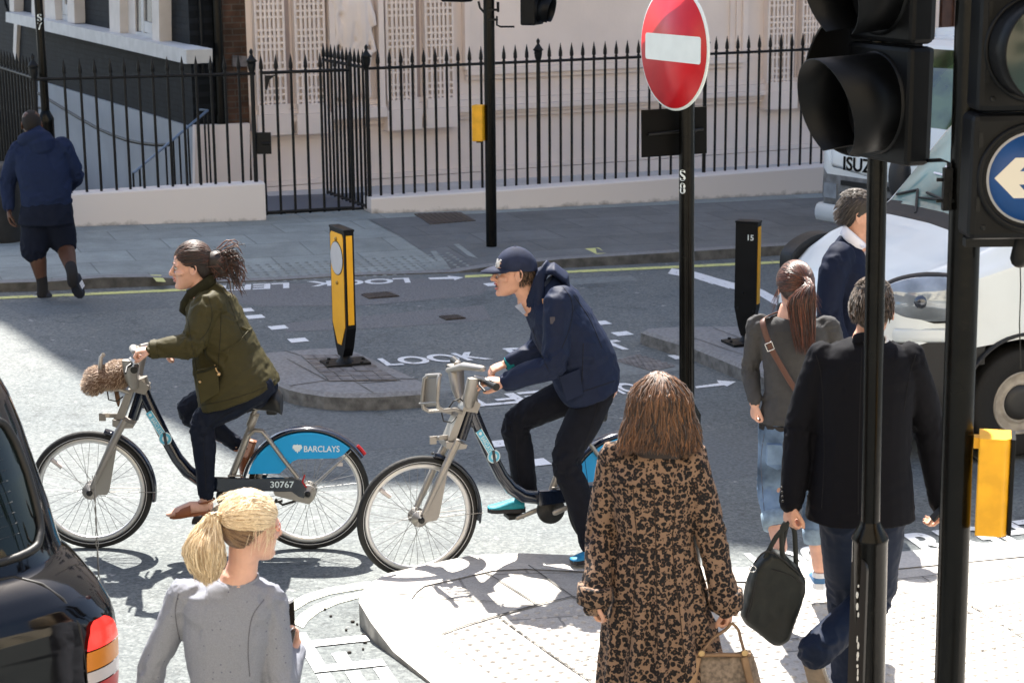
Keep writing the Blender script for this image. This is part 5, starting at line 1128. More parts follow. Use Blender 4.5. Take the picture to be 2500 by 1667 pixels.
def head_shape(mb, c, R, s=1.0, jaw=1.0, nose=1.0, openm=False):
    """c: centre of the head; R: frame; head about 0.235 high"""
    T = lambda x, y, z: c + R @ (V((x, y * jaw if z < -.04 else y, z)) * s)
    secs = [(-.118, .080, .045, .016), (-.112, .090, .02, .030), (-.098, .095, -.010, .043), (-.078, .093, -.045, .053), (-.056, .090, -.065, .059), (-.034, .088, -.078, .064), (-.012, .085, -.088, .069), (.012, .083, -.096, .073), (.036, .088, -.101, .076), (.060, .085, -.101, .076), (.082, .070, -.093, .070), (.100, .048, -.076, .057), (.112, .020, -.050, .038), (.117, -.005, -.030, .018)]
    rings = []
    for z, f, b_, w_ in secs:
        cx = (f + b_) / 2; hx = (f - b_) / 2; ring = []
        for k in range(24):
            q = 2 * math.pi * k / 24; cq, sq = math.cos(q), math.sin(q); e = .82
            ring.append(T(cx + hx * abs(cq) ** e * (1 if cq > 0 else -1), w_ * abs(sq) ** e * (1 if sq > 0 else -1), z))
        rings.append(ring)
    mb.loft(rings)
    mb.tube([T(.078, 0, .026), T(.094, 0, .006), T(.106 * (.96 + .04 * nose), 0, -.012), T(.115 * (.94 + .06 * nose), 0, -.026)], [.008 * s, .0085 * s, .011 * s, .0125 * s], 10, round_=True)
    mb.tube([T(.104, 0, -.032), T(.085, 0, -.036)], [.010 * s, .010 * s], 8, round_=True)
    for sg in (1, -1):
        mb.sphere(T(.098, .010 * sg, -.031), .0085 * s, 8, 6)
        mb.tube([T(.082, .010 * sg, .026), T(.084, .035 * sg, .028), T(.070, .056 * sg, .020)], [.009 * s, .010 * s, .008 * s], 8, round_=True)     # brow
        mb.tube([T(.074, .045 * sg, -.020), T(.055, .060 * sg, -.022)], [.016 * s, .014 * s], 8, round_=True)                                     # cheek
        # ear
        ec = T(-.012, .074 * sg, -.006); ring = [ec + R @ V((.017 * math.cos(q) - .004 * math.sin(q), .010 * sg * (1 - .5 * math.cos(q)), .030 * math.sin(q) - 0)) * s for q in [2 * math.pi * k / 14 for k in range(14)]]
        mb.tube(ring + [ring[0]], .0048 * s, 6, caps=True); mb.sphere(ec + R @ V((.002, .006 * sg, 0)) * s, (.012 * s,) * 3, 8, 6, M=R @ Matrix.Diagonal((.9, .5, 1.9)))
    mb.tube([T(.092, -.016, -.054), T(.101, 0, -.052), T(.092, .016, -.054)], [.005 * s, .0068 * s, .005 * s], 8, round_=True)
    dz = -.010 if openm else 0
    mb.tube([T(.090, -.014, -.066 + dz), T(.098, 0, -.067 + dz), T(.090, .014, -.066 + dz)], [.005 * s, .0072 * s, .005 * s], 8, round_=True)
    mb.sphere(T(.088, 0, -.098 + dz * .5), .017 * s, 10, 8)
    return T
def face_bits(T, s, par, M_brow, openm=False):
    dz = -.010 if openm else 0
    g = MB(); g.tube([T(.0965, -.017, -.0545), T(.1045, 0, -.052), T(.0965, .017, -.0545)], [.0035 * s, .0055 * s, .0035 * s], 8, round_=True); g.tube([T(.0945, -.015, -.066 + dz), T(.102, 0, -.0665 + dz), T(.0945, .015, -.066 + dz)], [.004 * s, .006 * s, .004 * s], 8, round_=True); build(g, 'lips', M_lip, par)
    if openm: g = MB(); g.tube([T(.098, -.011, -.0635), T(.100, .011, -.0635)], [(.005 * s, .003 * s)] * 2, 8, round_=True); build(g, 'mouth', M_iris, par)
    for sg in (1, -1):
        g = MB(); g.sphere(T(.077, .031 * sg, .008), .0125 * s, 12, 8); e = build(g, 'eye', M_eye, par)
        g = MB(); g.sphere(T(.0865, .0315 * sg, .008), .0052 * s, 10, 6); build(g, 'iris', M_iris, e)
        g = MB(); g.tube([T(.086, .018 * sg, .0155), T(.0885, .032 * sg, .0175), T(.080, .046 * sg, .0125)], .0024 * s, 6, round_=True); build(g, 'eyelid', M_brow, e)
        g = MB(); g.tube([T(.093, .014 * sg, .028), T(.094, .032 * sg, .0335), T(.080, .053 * sg, .027)], [.0030 * s, .0035 * s, .0018 * s], 6, round_=True); build(g, 'eyebrow', M_brow, par)
def hand_shape(mb, w0, fdir, ndir, side=1, curl=.5, s=1.0, thumb_in=.5, point=None, roll_=1):
    """w0 wrist, fdir from wrist to knuckles, ndir out of the back of the hand; side=+1: thumb towards fdir x ndir"""
    f = V(fdir).normalized(); n = V(ndir); n = (n - f * n.dot(f)).normalized(); t = f.cross(n) * side
    P = lambda a, b_, c: w0 + (f * a + t * b_ + n * c) * s
    mb.tube([P(-.03, 0, 0), P(0, 0, 0), P(.03, 0, .002), P(.06, -.001, .003), P(.088, -.002, .0)], [(.024 * s, .018 * s), (.027 * s, .016 * s), (.036 * s, .016 * s), (.041 * s, .015 * s), (.040 * s, .012 * s)], 14, hint=t, round_=False)
    for i, (b_, ln, r) in enumerate(((.030, .070, .0088), (.010, .078, .0092), (-.010, .072, .0088), (-.029, .058, .0078))):
        c = curl[i] if hasattr(curl, '__len__') else curl
        p = P(.084 - abs(b_) * .12, b_, 0); ang = 0; pts = [P(.055, b_ * .9, .0), p]; d = f
        for sl, k in ((.45, .75), (.31, 1.0), (.24, .75)):
            ang += c * k * 1.45; dd = f * math.cos(ang) - n * math.sin(ang) + t * (b_ * 1.2) * math.cos(ang); p = p + dd * ln * sl * s; pts.append(p)
        mb.tube(pts, [r * s * 1.02, r * s * 1.05, r * s, r * s * .93, r * s * .8], 9, round_=True)
    a = thumb_in; p0 = P(.018, .026, -.004); p1 = p0 + (f * .030 + t * .026 * (1 - a * .5) - n * .010 * (1 + a)) * s; p2 = p1 + (f * .030 + t * .010 * (1 - 2 * a) - n * .012 * (1 + a)) * s; p3 = p2 + (f * .022 - t * .010 * a - n * .010 * a) * s
    mb.tube([p0, p1, p2, p3], [.0145 * s, .012 * s, .0105 * s, .0085 * s], 9, round_=True)
def seg_noise(p, segs, amp, freq):
    """folds running around each limb, strongest near its joints"""
    best = None; bd = 1e9
    for a, b_, j0, j1 in segs:
        d = b_ - a; t = max(0, min(1, (p - a).dot(d) / d.dot(d))); q = a + d * t; l = (p - q).length
        if l < bd: bd = l; best = (a, b_, t, d, q, j0, j1)
    a, b_, t, d, q, j0, j1 = best; u = d.normalized(); rad_ = (p - q)
    if rad_.length > 1e-6: rad_.normalize()
    L0 = d.length * t; ph = V((rad_.x * 1.2, rad_.y * 1.2, rad_.z * 1.2)) + a * 3
    v = noise.noise(ph + u * (L0 * freq)) + .5 * noise.noise(ph * 2.1 + u * (L0 * freq * 2.2) + V((5, 5, 5)))
    v = 1 - abs(v) * 2.2
    wgt = .25 + j0 * max(0, 1 - t / .35) + j1 * max(0, 1 - (1 - t) / .35)
    return amp * (v - .45) * min(1.3, wgt)
def folds(segs, amp=.007, freq=13.0, amp2=.004, f2=5.0):
    def f(p, n): return seg_noise(p, segs, amp, freq) + amp2 * noise.noise(p * f2)
    return f
def torso_rings(secs, n=28, e=.9):
    """secs: (centre, right vector*halfwidth, front vector*halfdepth)"""
    rings = []
    for c, a, b_ in secs:
        ring = []
        for k in range(n):
            q = 2 * math.pi * k / n; cq, sq = math.cos(q), math.sin(q); ring.append(c + a * (abs(cq) ** e * (1 if cq > 0 else -1)) + b_ * (abs(sq) ** e * (1 if sq > 0 else -1)))
        rings.append(ring)
    return rings
def shoe(mb, heel, toe, upv=Z, s=1.0, h=.07, top=None, ankle=None):
    d = (toe - heel); L_ = d.length; f = d.normalized(); u = (V(upv) - f * V(upv).dot(f)).normalized(); l = u.cross(f)
    prof = [(-.02, .010, .028, .05), (.02, .0, .036, h), (.25 * L_ / .27 * .27, .0, .038, h * .98), (.45 * L_, 0, .040, h * .80), (.65 * L_, 0, .046, h * .62), (.82 * L_, 0, .045, h * .48), (.94 * L_, .004, .034, h * .36), (1.0 * L_, .010, .018, h * .25)]
    rings = []
    for x, z0, w_, ht in prof:
        rings.append([heel + f * x + l * (w_ * s * math.cos(q)) + u * (z0 + ht / 2 + ht / 2 * math.sin(q)) for q in [2 * math.pi * k / 16 for k in range(16)]])
    mb.loft(rings)
def sole(mb, heel, toe, upv=Z, s=1.0, t=.022):
    d = (toe - heel); L_ = d.length; f = d.normalized(); u = (V(upv) - f * V(upv).dot(f)).normalized(); l = u.cross(f); ol = []
    for x, w_ in ((-.025, .02), (0, .034), (.25 * L_, .036), (.5 * L_, .040), (.7 * L_, .048), (.88 * L_, .042), (1.0 * L_, .018)): ol.append((x, w_))
    pts = [heel + f * x + l * w_ * s for x, w_ in ol] + [heel + f * x - l * w_ * s for x, w_ in ol[::-1]]
    mb.prism([p - u * .004 for p in pts], u * t)
def limb(mb, pts, r, n=14, **k): mb.tube(smooth_path(pts, len(pts) * 3 - 2), list(np.interp(np.linspace(0, 1, len(pts) * 3 - 2), np.linspace(0, 1, len(pts)), r)), n, round_=True, **k)
def cap_hair(mb, T, back=-.018, top=.022, r=(.098, .083, .104), c=None, R=None, s=1.0):
    mb.sphere(T(back, 0, top), V(r) * s, 20, 14, M=R)

def hairline(hc_, hR_, s_=1.0, nape=-.075):
    Ri = hR_.transposed(); tab = [(-1, nape), (-.055, nape), (-.030, -.02), (0, .008), (.03, .028), (.065, .052), (.2, .065)]
    def f(p, n=None):
        q = Ri @ (p - hc_) / s_; return -.04 if q.z < np.interp(q.x, [t[0] for t in tab], [t[1] for t in tab]) else 0.0
    return f
# ---------------------------------------------------------------- woman on the first bike
YB = O1.y
def P1(x, y, dy=0.0): return D(x, y, YB + dy)
def person(mb, label, mat_, vox=.0048, smooth=2, loc=None):
    o = remesh(mb, 'person', mat_, None, vox=vox, smooth=smooth, label=label, cat='person'); return o
g = MB()
hR = frame((-1, -.10, -.10)); hc = P1(468, 650, .0); T = head_shape(g, hc, hR, s=1.0)
neck0 = P1(497, 728, .0); g.tube([hc + hR @ V((-.025, 0, -.05)), lerp(hc, neck0, .55) + V((.01, 0, 0)), neck0, P1(520, 770)], [.052, .050, .055, .08], 16)
sN, sF = P1(500, 752, -.165), P1(508, 735, .165); eN = P1(470, 842, -.24); wN = P1(368, 853, -.27); wF = P1(424, 856, .22); eF = P1(490, 835, .24)
hipN, hipF = P1(622, 942, -.085), P1(622, 932, .085)
knN, anN = P1(497, 1030, -.12), P1(503, 1205, -.12); knF, anF = P1(458, 1000, .10), P1(580, 1085, .11)
chest, waist, pel = P1(525, 790), P1(570, 870), P1(615, 930)
limb(g, [sN, eN, wN], [.04, .032, .024]); limb(g, [sF, eF, wF], [.04, .032, .024]); limb(g, [neck0, chest, waist, pel], [.08, .10, .09, .11], 18); limb(g, [sN, sF], [.05, .05])
limb(g, [pel, hipN, knN, anN], [.08, .07, .045, .033]); limb(g, [pel, hipF, knF, anF], [.08, .07, .045, .033])
# hands round the grips
gN = P1(350, 866, -.27); hand_shape(g, P1(372, 853, -.27), gN + V((-.03, 0, .02)) - P1(372, 853, -.27), (-.25, -.1, 1), side=-1, curl=.85, s=.95, thumb_in=.9)
hand_shape(g, P1(447, 856, .20), V((-1, -.1, -.25)), (0, 0, 1), side=1, curl=.8, s=.9)
# feet
toeN = P1(420, 1259, -.13); heelN = P1(505, 1250, -.13); g.tube([anN, P1(503, 1228, -.12), heelN + V((.005, 0, .04))], [.034, .032, .034], 12, round_=True); 
g.tube([heelN + V((0, 0, .03)), lerp(heelN, toeN, .45) + V((0, 0, .035)), lerp(heelN, toeN, .8) + V((0, 0, .02)), toeN + V((0, 0, .015))], [(.032, .030), (.036, .034), (.028, .042), (.016, .034)], 14, round_=True, hint=(0, 0, 1))
hF_, tF_ = P1(612, 1085, .11), P1(592, 1158, .11); g.tube([anF, P1(600, 1088, .11), hF_], [.033, .033, .03], 12, round_=True); g.tube([hF_, lerp(hF_, tF_, .5) + V((-.02, 0, 0)), tF_], [(.03, .03), (.03, .036), (.014, .034)], 12, round_=True, hint=(1, 0, .3))
w1 = person(g, 'woman cyclist with dark tied back hair in an olive green jacket and navy trousers', M_skin2)
M_dkhair = hairmat('dark_brown_hair', (.012, .006, .004), (.12, .035, .015), .55); M_brow = mat('dark_brow', (.03, .015, .01), .7)
face_bits(T, 1.0, w1, M_brow)
g = MB(); g.sphere(T(-.015, 0, .030), (.102, .088, .103), 20, 14, M=hR); g.sphere(P1(528, 640), (.060, .062, .062), 16, 12); g.sphere(P1(540, 655), (.045, .05, .05), 14, 10); g.sphere(T(-.04, 0, -.01), (.068, .077, .080), 16, 12, M=hR); hair = remesh(g, 'hair', M_dkhair, w1, vox=.005, smooth=3, disp=hairline(hc, hR))
gd = []
bun = P1(534, 645) ; 
def on_skull(a, e, k=1.0):    # a: azimuth (0 front), e: elevation
    v = V((math.cos(e) * math.cos(a), math.cos(e) * math.sin(a), math.sin(e))); return v
def combed(T, tgt, n, r=(.098, .087, .104), c=(-.018, 0, .022), a_rng=(-2.6, 2.6), e_rng=(-.15, 1.5), front=.05, wob=.004):
    out = []
    for _ in range(n):
        a = random.uniform(*a_rng); e = random.uniform(*e_rng); v = on_skull(a, e); p0 = V(c) + V((v.x * r[0], v.y * r[1], v.z * r[2]))
        if (p0.x > front and p0.z < .045 + .02 * random.random()) or p0.z < np.interp(p0.x, [-.05, -.02, .03, .07], [-.075, -.01, .02, .05]): continue
        t_ = V(tgt); pts = []
        for i in range(8):
            t = i / 7; q = p0.lerp(t_, t) - V(c); q2 = V((q.x / r[0], q.y / r[1], q.z / r[2])); l = q2.length; m_ = max(l, lerp(1.015, .92, t ** 3)); q2 = q2 / max(l, 1e-5) * m_; pts.append(T(*(V(c) + V((q2.x * r[0], q2.y * r[1], q2.z * r[2])))))
        out.append(wig(pts, wob))
    return out
gd = combed(T, (-.115, 0, .03), 900, wob=.007, r=(.104, .090, .105), c=(-.015, 0, .030), front=.08)
strands('combed_hair', M_dkhair, hair, gd, r=.0024, tone=lambda k: random.random() ** 3 * .7)
gd = []
for k in range(340):
    a = random.uniform(0, 6.28); r_b = random.uniform(.03, .062); c = bun + V((random.uniform(-.015, .015), random.uniform(-.02, .02), random.uniform(-.03, .03)))
    ax = V((random.gauss(0, 1), random.gauss(0, 1), random.gauss(0, 1))).normalized(); u = ax.orthogonal().normalized(); v = ax.cross(u); n_ = 10; sp = random.uniform(2, 4.5)
    gd.append([c + (u * math.cos(a + sp * i / n_) + v * math.sin(a + sp * i / n_)) * r_b * (.6 + .5 * i / n_) for i in range(n_)])
for k in range(150):
    s_ = bun + V((random.uniform(-.02, .04), random.uniform(-.03, .03), random.uniform(-.07, .08))); e = s_ + V((random.uniform(.02, .10), random.uniform(-.03, .03), random.uniform(-.14, .05)))
    gd.append(wig(smooth_path([s_, lerp(s_, e, .5) + V((.03, 0, .035)), e + V((.02, 0, 0))], 9), .03))
strands('bun', M_dkhair, hair, gd, r=.0034, tone=lambda k: random.random() ** 2)
M_olive = clothmat('olive_cotton', (.046, .039, .014), .6, bump=.15, var=.06); M_olived = clothmat('dark_olive', (.022, .021, .010), .8)
# jacket: sections along the bent back
Yv = V((0, 1, 0))
def sect(top, bot, hw, dy=0.0, k=.9):       # px of back edge and front edge, half width across
    a, b_ = P1(*top, dy), P1(*bot, dy); return ((a + b_) / 2, (a - b_) / 2, Yv * hw)
secs = [sect((522, 690), (458, 722), .062), sect((545, 702), (450, 752), .11), sect((572, 728), (456, 780), .185), sect((592, 762), (464, 812), .205), sect((612, 802), (472, 850), .20), sect((634, 845), (474, 900), .195), sect((656, 880), (478, 945), .225), sect((680, 918), (484, 980), .245), sect((684, 930), (486, 996), .25)]
g = MB(); g.loft(torso_rings(secs))
limb(g, [P1(520, 745, -.13), sN + V((0, 0, -.01)), lerp(sN, eN, .55), eN, lerp(eN, wN, .5), P1(378, 853, -.27)], [.085, .082, .068, .066, .056, .046], 18)
limb(g, [P1(520, 735, .13), sF, eF, P1(448, 858, .21)], [.08, .078, .06, .045], 16)
segs = [(sN, eN, .8, 1.6), (eN, wN, 1.8, .8), (neck0, P1(640, 960), .5, .4), (sF, eF, .8, 1)]
jk = remesh(g, 'jacket', M_olive, w1, vox=.0075, smooth=3, disp=folds(segs, .011, 16, .008, 6))
g = MB()   # stand collar and hem, cuffs
def ringband(mb, c, ax, a, b_, r1, r2, h, n=24, th=.006, tilt=0):
    """open band round c with axis ax; half axes a,b (vectors)"""
    ax = V(ax).normalized(); prof = [(1, 0), (1 + r1, h), (1 + r1 - .06, h), (.94, 0)]; rings = []
    for k in range(n + 1):
        q = 2 * math.pi * k / n; d = a * math.cos(q) + b_ * math.sin(q); rings.append([c + d * s_ + ax * z_ for s_, z_ in prof])
    mb.loft(rings, 0, True, True, False)
g.tube(smooth_path([P1(462, 722, -.045), P1(480, 712, -.058), P1(508, 690, -.05), P1(522, 680, 0), P1(508, 690, .05), P1(480, 712, .058), P1(462, 722, .045)], 19), [(.032, .011)] * 19, 8, hint=(-.3, 0, 1)); 
g.tube([P1(460, 722, -.04), P1(452, 742, -.05), P1(447, 760, -.03), P1(458, 772, .0)], [(.020, .010), (.028, .012), (.024, .012), (.012, .008)], 8, round_=True)
build(g, 'collar', M_olived, jk)
g = MB(); c = P1(373, 853, -.27); 
g.tube([P1(386, 852, -.27), P1(370, 853, -.27)], [.050, .051], 20); build(g, 'cuff', M_olive, jk)
g = MB(); pq = [(478, 905), (530, 893), (536, 958), (490, 985)]; 
P_ = [P1(*q, -.235) for q in pq]; g.prism(P_, Yv * .02); build(g, 'pocket', M_olive, jk, bevel=.008)
g = MB(); g.tube([P1(478, 911, -.238), P1(500, 906, -.240), P1(530, 893, -.238)], .006, 8); build(g, 'pocket_flap', M_olived, jk)
M_gold = mat('brass_popper', (.65, .42, .2), .3, metal=.9); g = MB()
for x, y, r in ((534, 913, .011), (488, 932, .008)): g.sphere(P1(x, y, -.245), r, 10, 6)
g.tube([P1(524, 890, -.235), P1(528, 904, -.235), P1(534, 911, -.245)], .004, 6); build(g, 'popper', M_gold, jk)
g = MB(); g.tube([P1(592, 800, -.10), P1(606, 808, -.04), P1(613, 803, .02)], [.008, .012, .008], 8, round_=True); g.tube([P1(540, 860, -.205), P1(580, 838, -.195), P1(606, 808, -.08)], .0035, 6); build(g, 'waist_cord', M_olive, jk)
M_navyt = clothmat('navy_denim', (.006, .009, .020), .7, var=.15, bump=.15)
g = MB(); limb(g, [P1(608, 925), P1(625, 945)], [.12, .12], 20)
limb(g, [hipN + V((.02, 0, 0)), lerp(hipN, knN, .5), knN + V((0, 0, .005)), lerp(knN, anN, .35), lerp(knN, anN, .7), anN + V((0, 0, 0))], [.090, .088, .070, .064, .050, .041], 18)
limb(g, [hipF + V((.02, 0, 0)), lerp(hipF, knF, .5), knF, lerp(knF, anF, .35), lerp(knF, anF, .7), anF], [.088, .086, .070, .064, .048, .040], 18)
segs = [(hipN, knN, .6, 1.2), (knN, anN, 1.5, 1.0), (hipF, knF, .6, 1.2), (knF, anF, 1.5, 1)]
remesh(g, 'trousers', M_navyt, w1, vox=.007, smooth=3, disp=folds(segs, .005, 20, .002, 8))
M_tan = mat('tan_leather', (.24, .075, .025), .45, var=.1, vscale=20, bump=.1, bscale=60)
def sandal(heel, toe, an, up_):
    g = MB(); sole(g, heel, toe, up_, s=.95, t=.016); f = (toe - heel).normalized(); u = (up_ - f * up_.dot(f)).normalized(); l = u.cross(f); rings = []
    for x, w_, h_ in ((.38, .048, .066), (.60, .054, .054), (.80, .052, .040)):
        c = lerp(heel, toe, x); rings.append([c + l * (w_ * math.cos(q)) + u * (h_ * math.sin(q) + .004) for q in [math.pi * k / 10 for k in range(11)]] + [c + l * (w_ * .92 * math.cos(q)) + u * (h_ * .9 * math.sin(q) + .004) for q in [math.pi * k / 10 for k in range(10, -1, -1)]])
    g.loft(rings, 0, True, True, True)
    g.tube([heel - f * .02 + u * .01, heel - f * .018 + u * .06], [(.03, .006)] * 2, 8, hint=l); o = build(g, 'sandal', M_tan, w1)
    g = MB(); ring = [an + V((math.cos(q) * .043, math.sin(q) * .043, -.018 + .008 * math.cos(q))) for q in [2 * math.pi * k / 14 for k in range(15)]]; g.tube(ring, .006, 6); build(g, 'ankle_strap', M_tan, o)
sandal(heelN + V((0, 0, .0)), toeN + V((-.01, 0, -.006)), anN + V((0, 0, -.02)), Z); sandal(hF_ + V((.022, 0, -.005)), tF_ + V((.015, 0, -.01)), P1(590, 1086, .11), V((-1, 0, .25)))
# fur bag in the rack
M_fur = hairmat('brown_fur', (.12, .06, .03), (.72, .55, .40), .6)
fb = root('fur_handbag', P1(262, 955, -.0), label='fluffy brown fur handbag lying in the rack of the first hire bicycle', cat='handbag')
g = MB(); c = P1(262, 922, -.05); M_ = Matrix.Rotation(rad(12), 3, 'Y'); g.sphere(c, (.115, .085, .056), 20, 14, M=M_); g.sphere(P1(290, 906, -.04), (.07, .09, .055), 14, 10); g.sphere(P1(230, 938, -.06), (.06, .08, .05), 14, 10); body = remesh(g, 'bag_body', M_fur, fb, vox=.01, smooth=3)
gd = []; me = body.data; vs_ = [root_mat(fb) @ v.co for v in me.vertices]; ns_ = [v.normal.copy() for v in me.vertices]
for k in range(3400):
    i = random.randrange(len(vs_)); p, n_ = vs_[i], ns_[i]; d = (n_ * .8 + V((-.7, -.2, -.35)) + V((random.gauss(0, .25), random.gauss(0, .25), random.gauss(0, .25)))).normalized(); ln = random.uniform(.012, .024)
    gd.append([p, p + (n_ * .4 + d * .6) * ln * .5, p + d * ln])
strands('fur', M_fur, body, gd, r=.0016, tone=lambda k: min(1, max(0, random.gauss(.35, .28))))
g = MB(); g.tube([P1(284, 955, -.02), P1(288, 975, -.03), P1(289, 990, -.02)], [.012, .014, .006], 8, round_=True); build(g, 'tail', M_fur, fb)
# ---------------------------------------------------------------- man on the second bike
YC = O2.y + .02
def P2(x, y, dy=0.0): return D(x, y, YC + dy)
g = MB(); hR = frame((-1, -.12, -.06)); hc = P2(1256, 664, -.02); T = head_shape(g, hc, hR, s=1.02, openm=True, nose=1.1)
neck0 = P2(1300, 738, 0); g.tube([hc + hR @ V((-.025, 0, -.05)), lerp(hc, neck0, .6), neck0, P2(1330, 770)], [.058, .058, .065, .08], 16)
sN, sF = P2(1362, 742, -.17), P2(1350, 725, .17); eN = P2(1350, 888, -.25); wN = P2(1232, 933, -.26); eF = P2(1318, 845, .25); wF = P2(1236, 888, .23)
hipN, hipF = P2(1462, 945, -.09), P2(1455, 935, .09); knN = P2(1382, 1118, -.15); anN = P2(1447, 1325, -.20); knF = P2(1262, 1030, .11); anF = P2(1282, 1195, .12)
limb(g, [sN, eN, wN], [.045, .036, .027]); limb(g, [sF, eF, wF], [.045, .036, .027]); limb(g, [neck0, P2(1380, 800), P2(1435, 880), P2(1460, 940)], [.08, .11, .1, .11], 18); limb(g, [sN, sF], [.05, .05])
limb(g, [hipN, knN, anN], [.08, .048, .034]); limb(g, [hipF, knF, anF], [.08, .048, .034])
k0 = P2(1192, 935, -.27); hand_shape(g, wN + V((.0, 0, 0)), k0 - wN + V((-.02, 0, .012)), (-.1, -.3, 1), side=-1, curl=(.30, .22, .5, .6), s=1.0, thumb_in=.9)
hand_shape(g, wF, P2(1195, 905, .22) - wF, (0, -.2, 1), side=1, curl=.7, s=1.0, thumb_in=.6)
w2 = remesh(g, 'person', M_skin, None, vox=.0046, smooth=2, label='man cyclist in a navy baseball cap, navy jacket and dark trousers', cat='person')
M_brnhair = hairmat('short_brown_hair', (.025, .012, .006), (.14, .07, .03)); face_bits(T, 1.02, w2, mat('brown_brow', (.05, .028, .018), .7), openm=True)
g = MB(); g.sphere(T(-.030, 0, -.002), (.072, .078, .072), 16, 12, M=hR); hair = remesh(g, 'hair', M_brnhair, w2, vox=.006, smooth=2)
gd = []
for k in range(260):
    a = random.uniform(1.35, 4.93); e = random.uniform(-.75, .15); v = on_skull(a, e); p = V((-.026 + v.x * .076, v.y * .080, -.004 + v.z * .078)); q = p + V((-.004, 0, -.016)) + v * .005; gd.append([T(*p), T(*lerp(p, q, .5)), T(*q)])
strands('short_hair', M_brnhair, hair, gd, r=.0022)
M_cap = clothmat('washed_navy_cotton', (.020, .026, .052), .8, var=.25, vs_=14, bump=.2); M_ny = mat('white_stitching', (.6, .6, .6), .7)
g = MB(); rings = []
for i in range(13):
    th = lerp(0.02, 1.72, i / 12); ring = []
    for j in range(28):
        q = 2 * math.pi * j / 28; k = 1 + .008 * abs(math.cos(q * 3)); ring.append(T(-.014 + .106 * math.sin(th) * math.cos(q) * k, .088 * math.sin(th) * math.sin(q) * k, .032 + .100 * math.cos(th) - .012 * math.sin(th) * max(0, -math.cos(q)) * 1.2))
    rings.append(ring)
g.loft(rings); cp_ = build(g, 'baseball_cap', M_cap, w2)
g = MB(); rings = []
for i in range(15):
    q = rad(lerp(-72, 72, i / 14)); ex = .082 * math.cos(q) ** .7; b0_ = (-.014 + .105 * math.cos(q), .087 * math.sin(q)); z0_ = .040 - .006 * math.cos(q)
    e_ = (b0_[0] + ex, b0_[1] * (1 + .04 * math.cos(q))); dz_ = -.016 * math.cos(q) + .016 * (1 - math.cos(q)) * 0
    dr = .018 * math.sin(q) ** 2
    rings.append([T(b0_[0] - .004, b0_[1], z0_ + .004 - dr * .5), T(lerp(b0_[0], e_[0], .5), lerp(b0_[1], e_[1], .5), z0_ + .004 - dr + dz_ * .35), T(e_[0], e_[1], z0_ + dz_ - dr), T(e_[0], e_[1], z0_ + dz_ - dr - .004), T(lerp(b0_[0], e_[0], .5), lerp(b0_[1], e_[1], .5), z0_ + dz_ * .35 - dr - .002), T(b0_[0] - .004, b0_[1], z0_ - .003 - dr * .5)])
g.loft(rings, 0, True, True, True); build(g, 'peak', M_cap, cp_)
g = MB(); g.sphere(T(-.012, 0, .133), (.008, .008, .004), 10, 6, M=hR); build(g, 'cap_button', M_cap, cp_)
g = MB()      # interlocked initials on the front panel
def capp(u, v): q = u / .1; z_ = .058 + v; r_ = math.sqrt(max(.05, 1 - ((z_ - .032) / .1) ** 2)); q += .35; return T(-.014 + .109 * r_ * math.cos(q), .091 * r_ * math.sin(q), z_)
for a in ([(-.018, -.02), (-.014, .02)], [(-.014, .02), (.012, -.018)], [(.012, -.018), (.016, .02)], [(-.022, .018), (0, 0)], [(.022, .018), (0, 0)], [(0, 0), (0, -.024)]): g.tube([capp(*a[0]), capp(*[(a[0][i] + a[1][i]) / 2 for i in (0, 1)]), capp(*a[1])], .0042, 6)
build(g, 'cap_emblem', M_ny, cp_)
M_njk = clothmat('navy_shell', (.008, .014, .038), .62, var=.06, bump=.10, bs=200); M_teal = clothmat('teal_cotton', (.005, .14, .16), .8)
def sect2(top, bot, hw): a, b_ = P2(*top), P2(*bot); return ((a + b_) / 2, (a - b_) / 2, Yv * hw)
secs = [sect2((1350, 672), (1288, 740), .075), sect2((1384, 694), (1284, 768), .15), sect2((1412, 715), (1292, 790), .20), sect2((1448, 760), (1302, 830), .225), sect2((1480, 815), (1322, 868), .215), sect2((1500, 862), (1338, 905), .205), sect2((1512, 905), (1352, 945), .215), sect2((1511, 940), (1378, 982), .225)]
g = MB(); g.loft(torso_rings(secs))
limb(g, [P2(1378, 735, -.12), sN, lerp(sN, eN, .5), eN, lerp(eN, wN, .5), P2(1243, 931, -.26)], [.075, .078, .072, .068, .060, .050], 18)
limb(g, [P2(1365, 720, .12), sF, eF, P2(1252, 884, .23)], [.085, .08, .064, .046], 16)
segs = [(sN, eN, .15, 1.5), (eN, wN, 1.8, .5), (neck0, P2(1470, 960), .5, .5), (sF, eF, .8, 1.5)]
jk = remesh(g, 'jacket', M_njk, w2, vox=.0075, smooth=3, disp=folds(segs, .010, 12, .008, 5))
g = MB(); g.tube(smooth_path([P2(1290, 752, -.06), P2(1306, 716, -.082), P2(1318, 680, -.085), P2(1335, 652, -.03), P2(1337, 650, .03), P2(1322, 675, .08), P2(1300, 735, .06)], 22), [(.034, .012)] * 22, 8, hint=(-.25, 0, 1)); 
g.tube([P2(1325, 662, 0), P2(1350, 655, 0), P2(1378, 676, 0), P2(1385, 700, 0)], [(.025, .06), (.030, .10), (.028, .11), (.015, .08)], 16, round_=True, hint=(0, 0, 1))
g.tube([P2(1320, 668, -.075), P2(1318, 730, -.10), P2(1312, 790, -.10), P2(1305, 800, -.08)], [(.024, .012), (.026, .014), (.028, .014), (.016, .01)], 10, round_=True); remesh(g, 'hood', M_njk, jk, vox=.007, smooth=3)
M_lin = clothmat('pale_lining', (.30, .33, .42), .7)
g = MB(); g.prism([P2(1256, 748, -.07), P2(1272, 740, -.075), P2(1284, 764, -.075), P2(1278, 768, -.075)], Yv * .006); build(g, 'collar_flap', M_lin, jk)
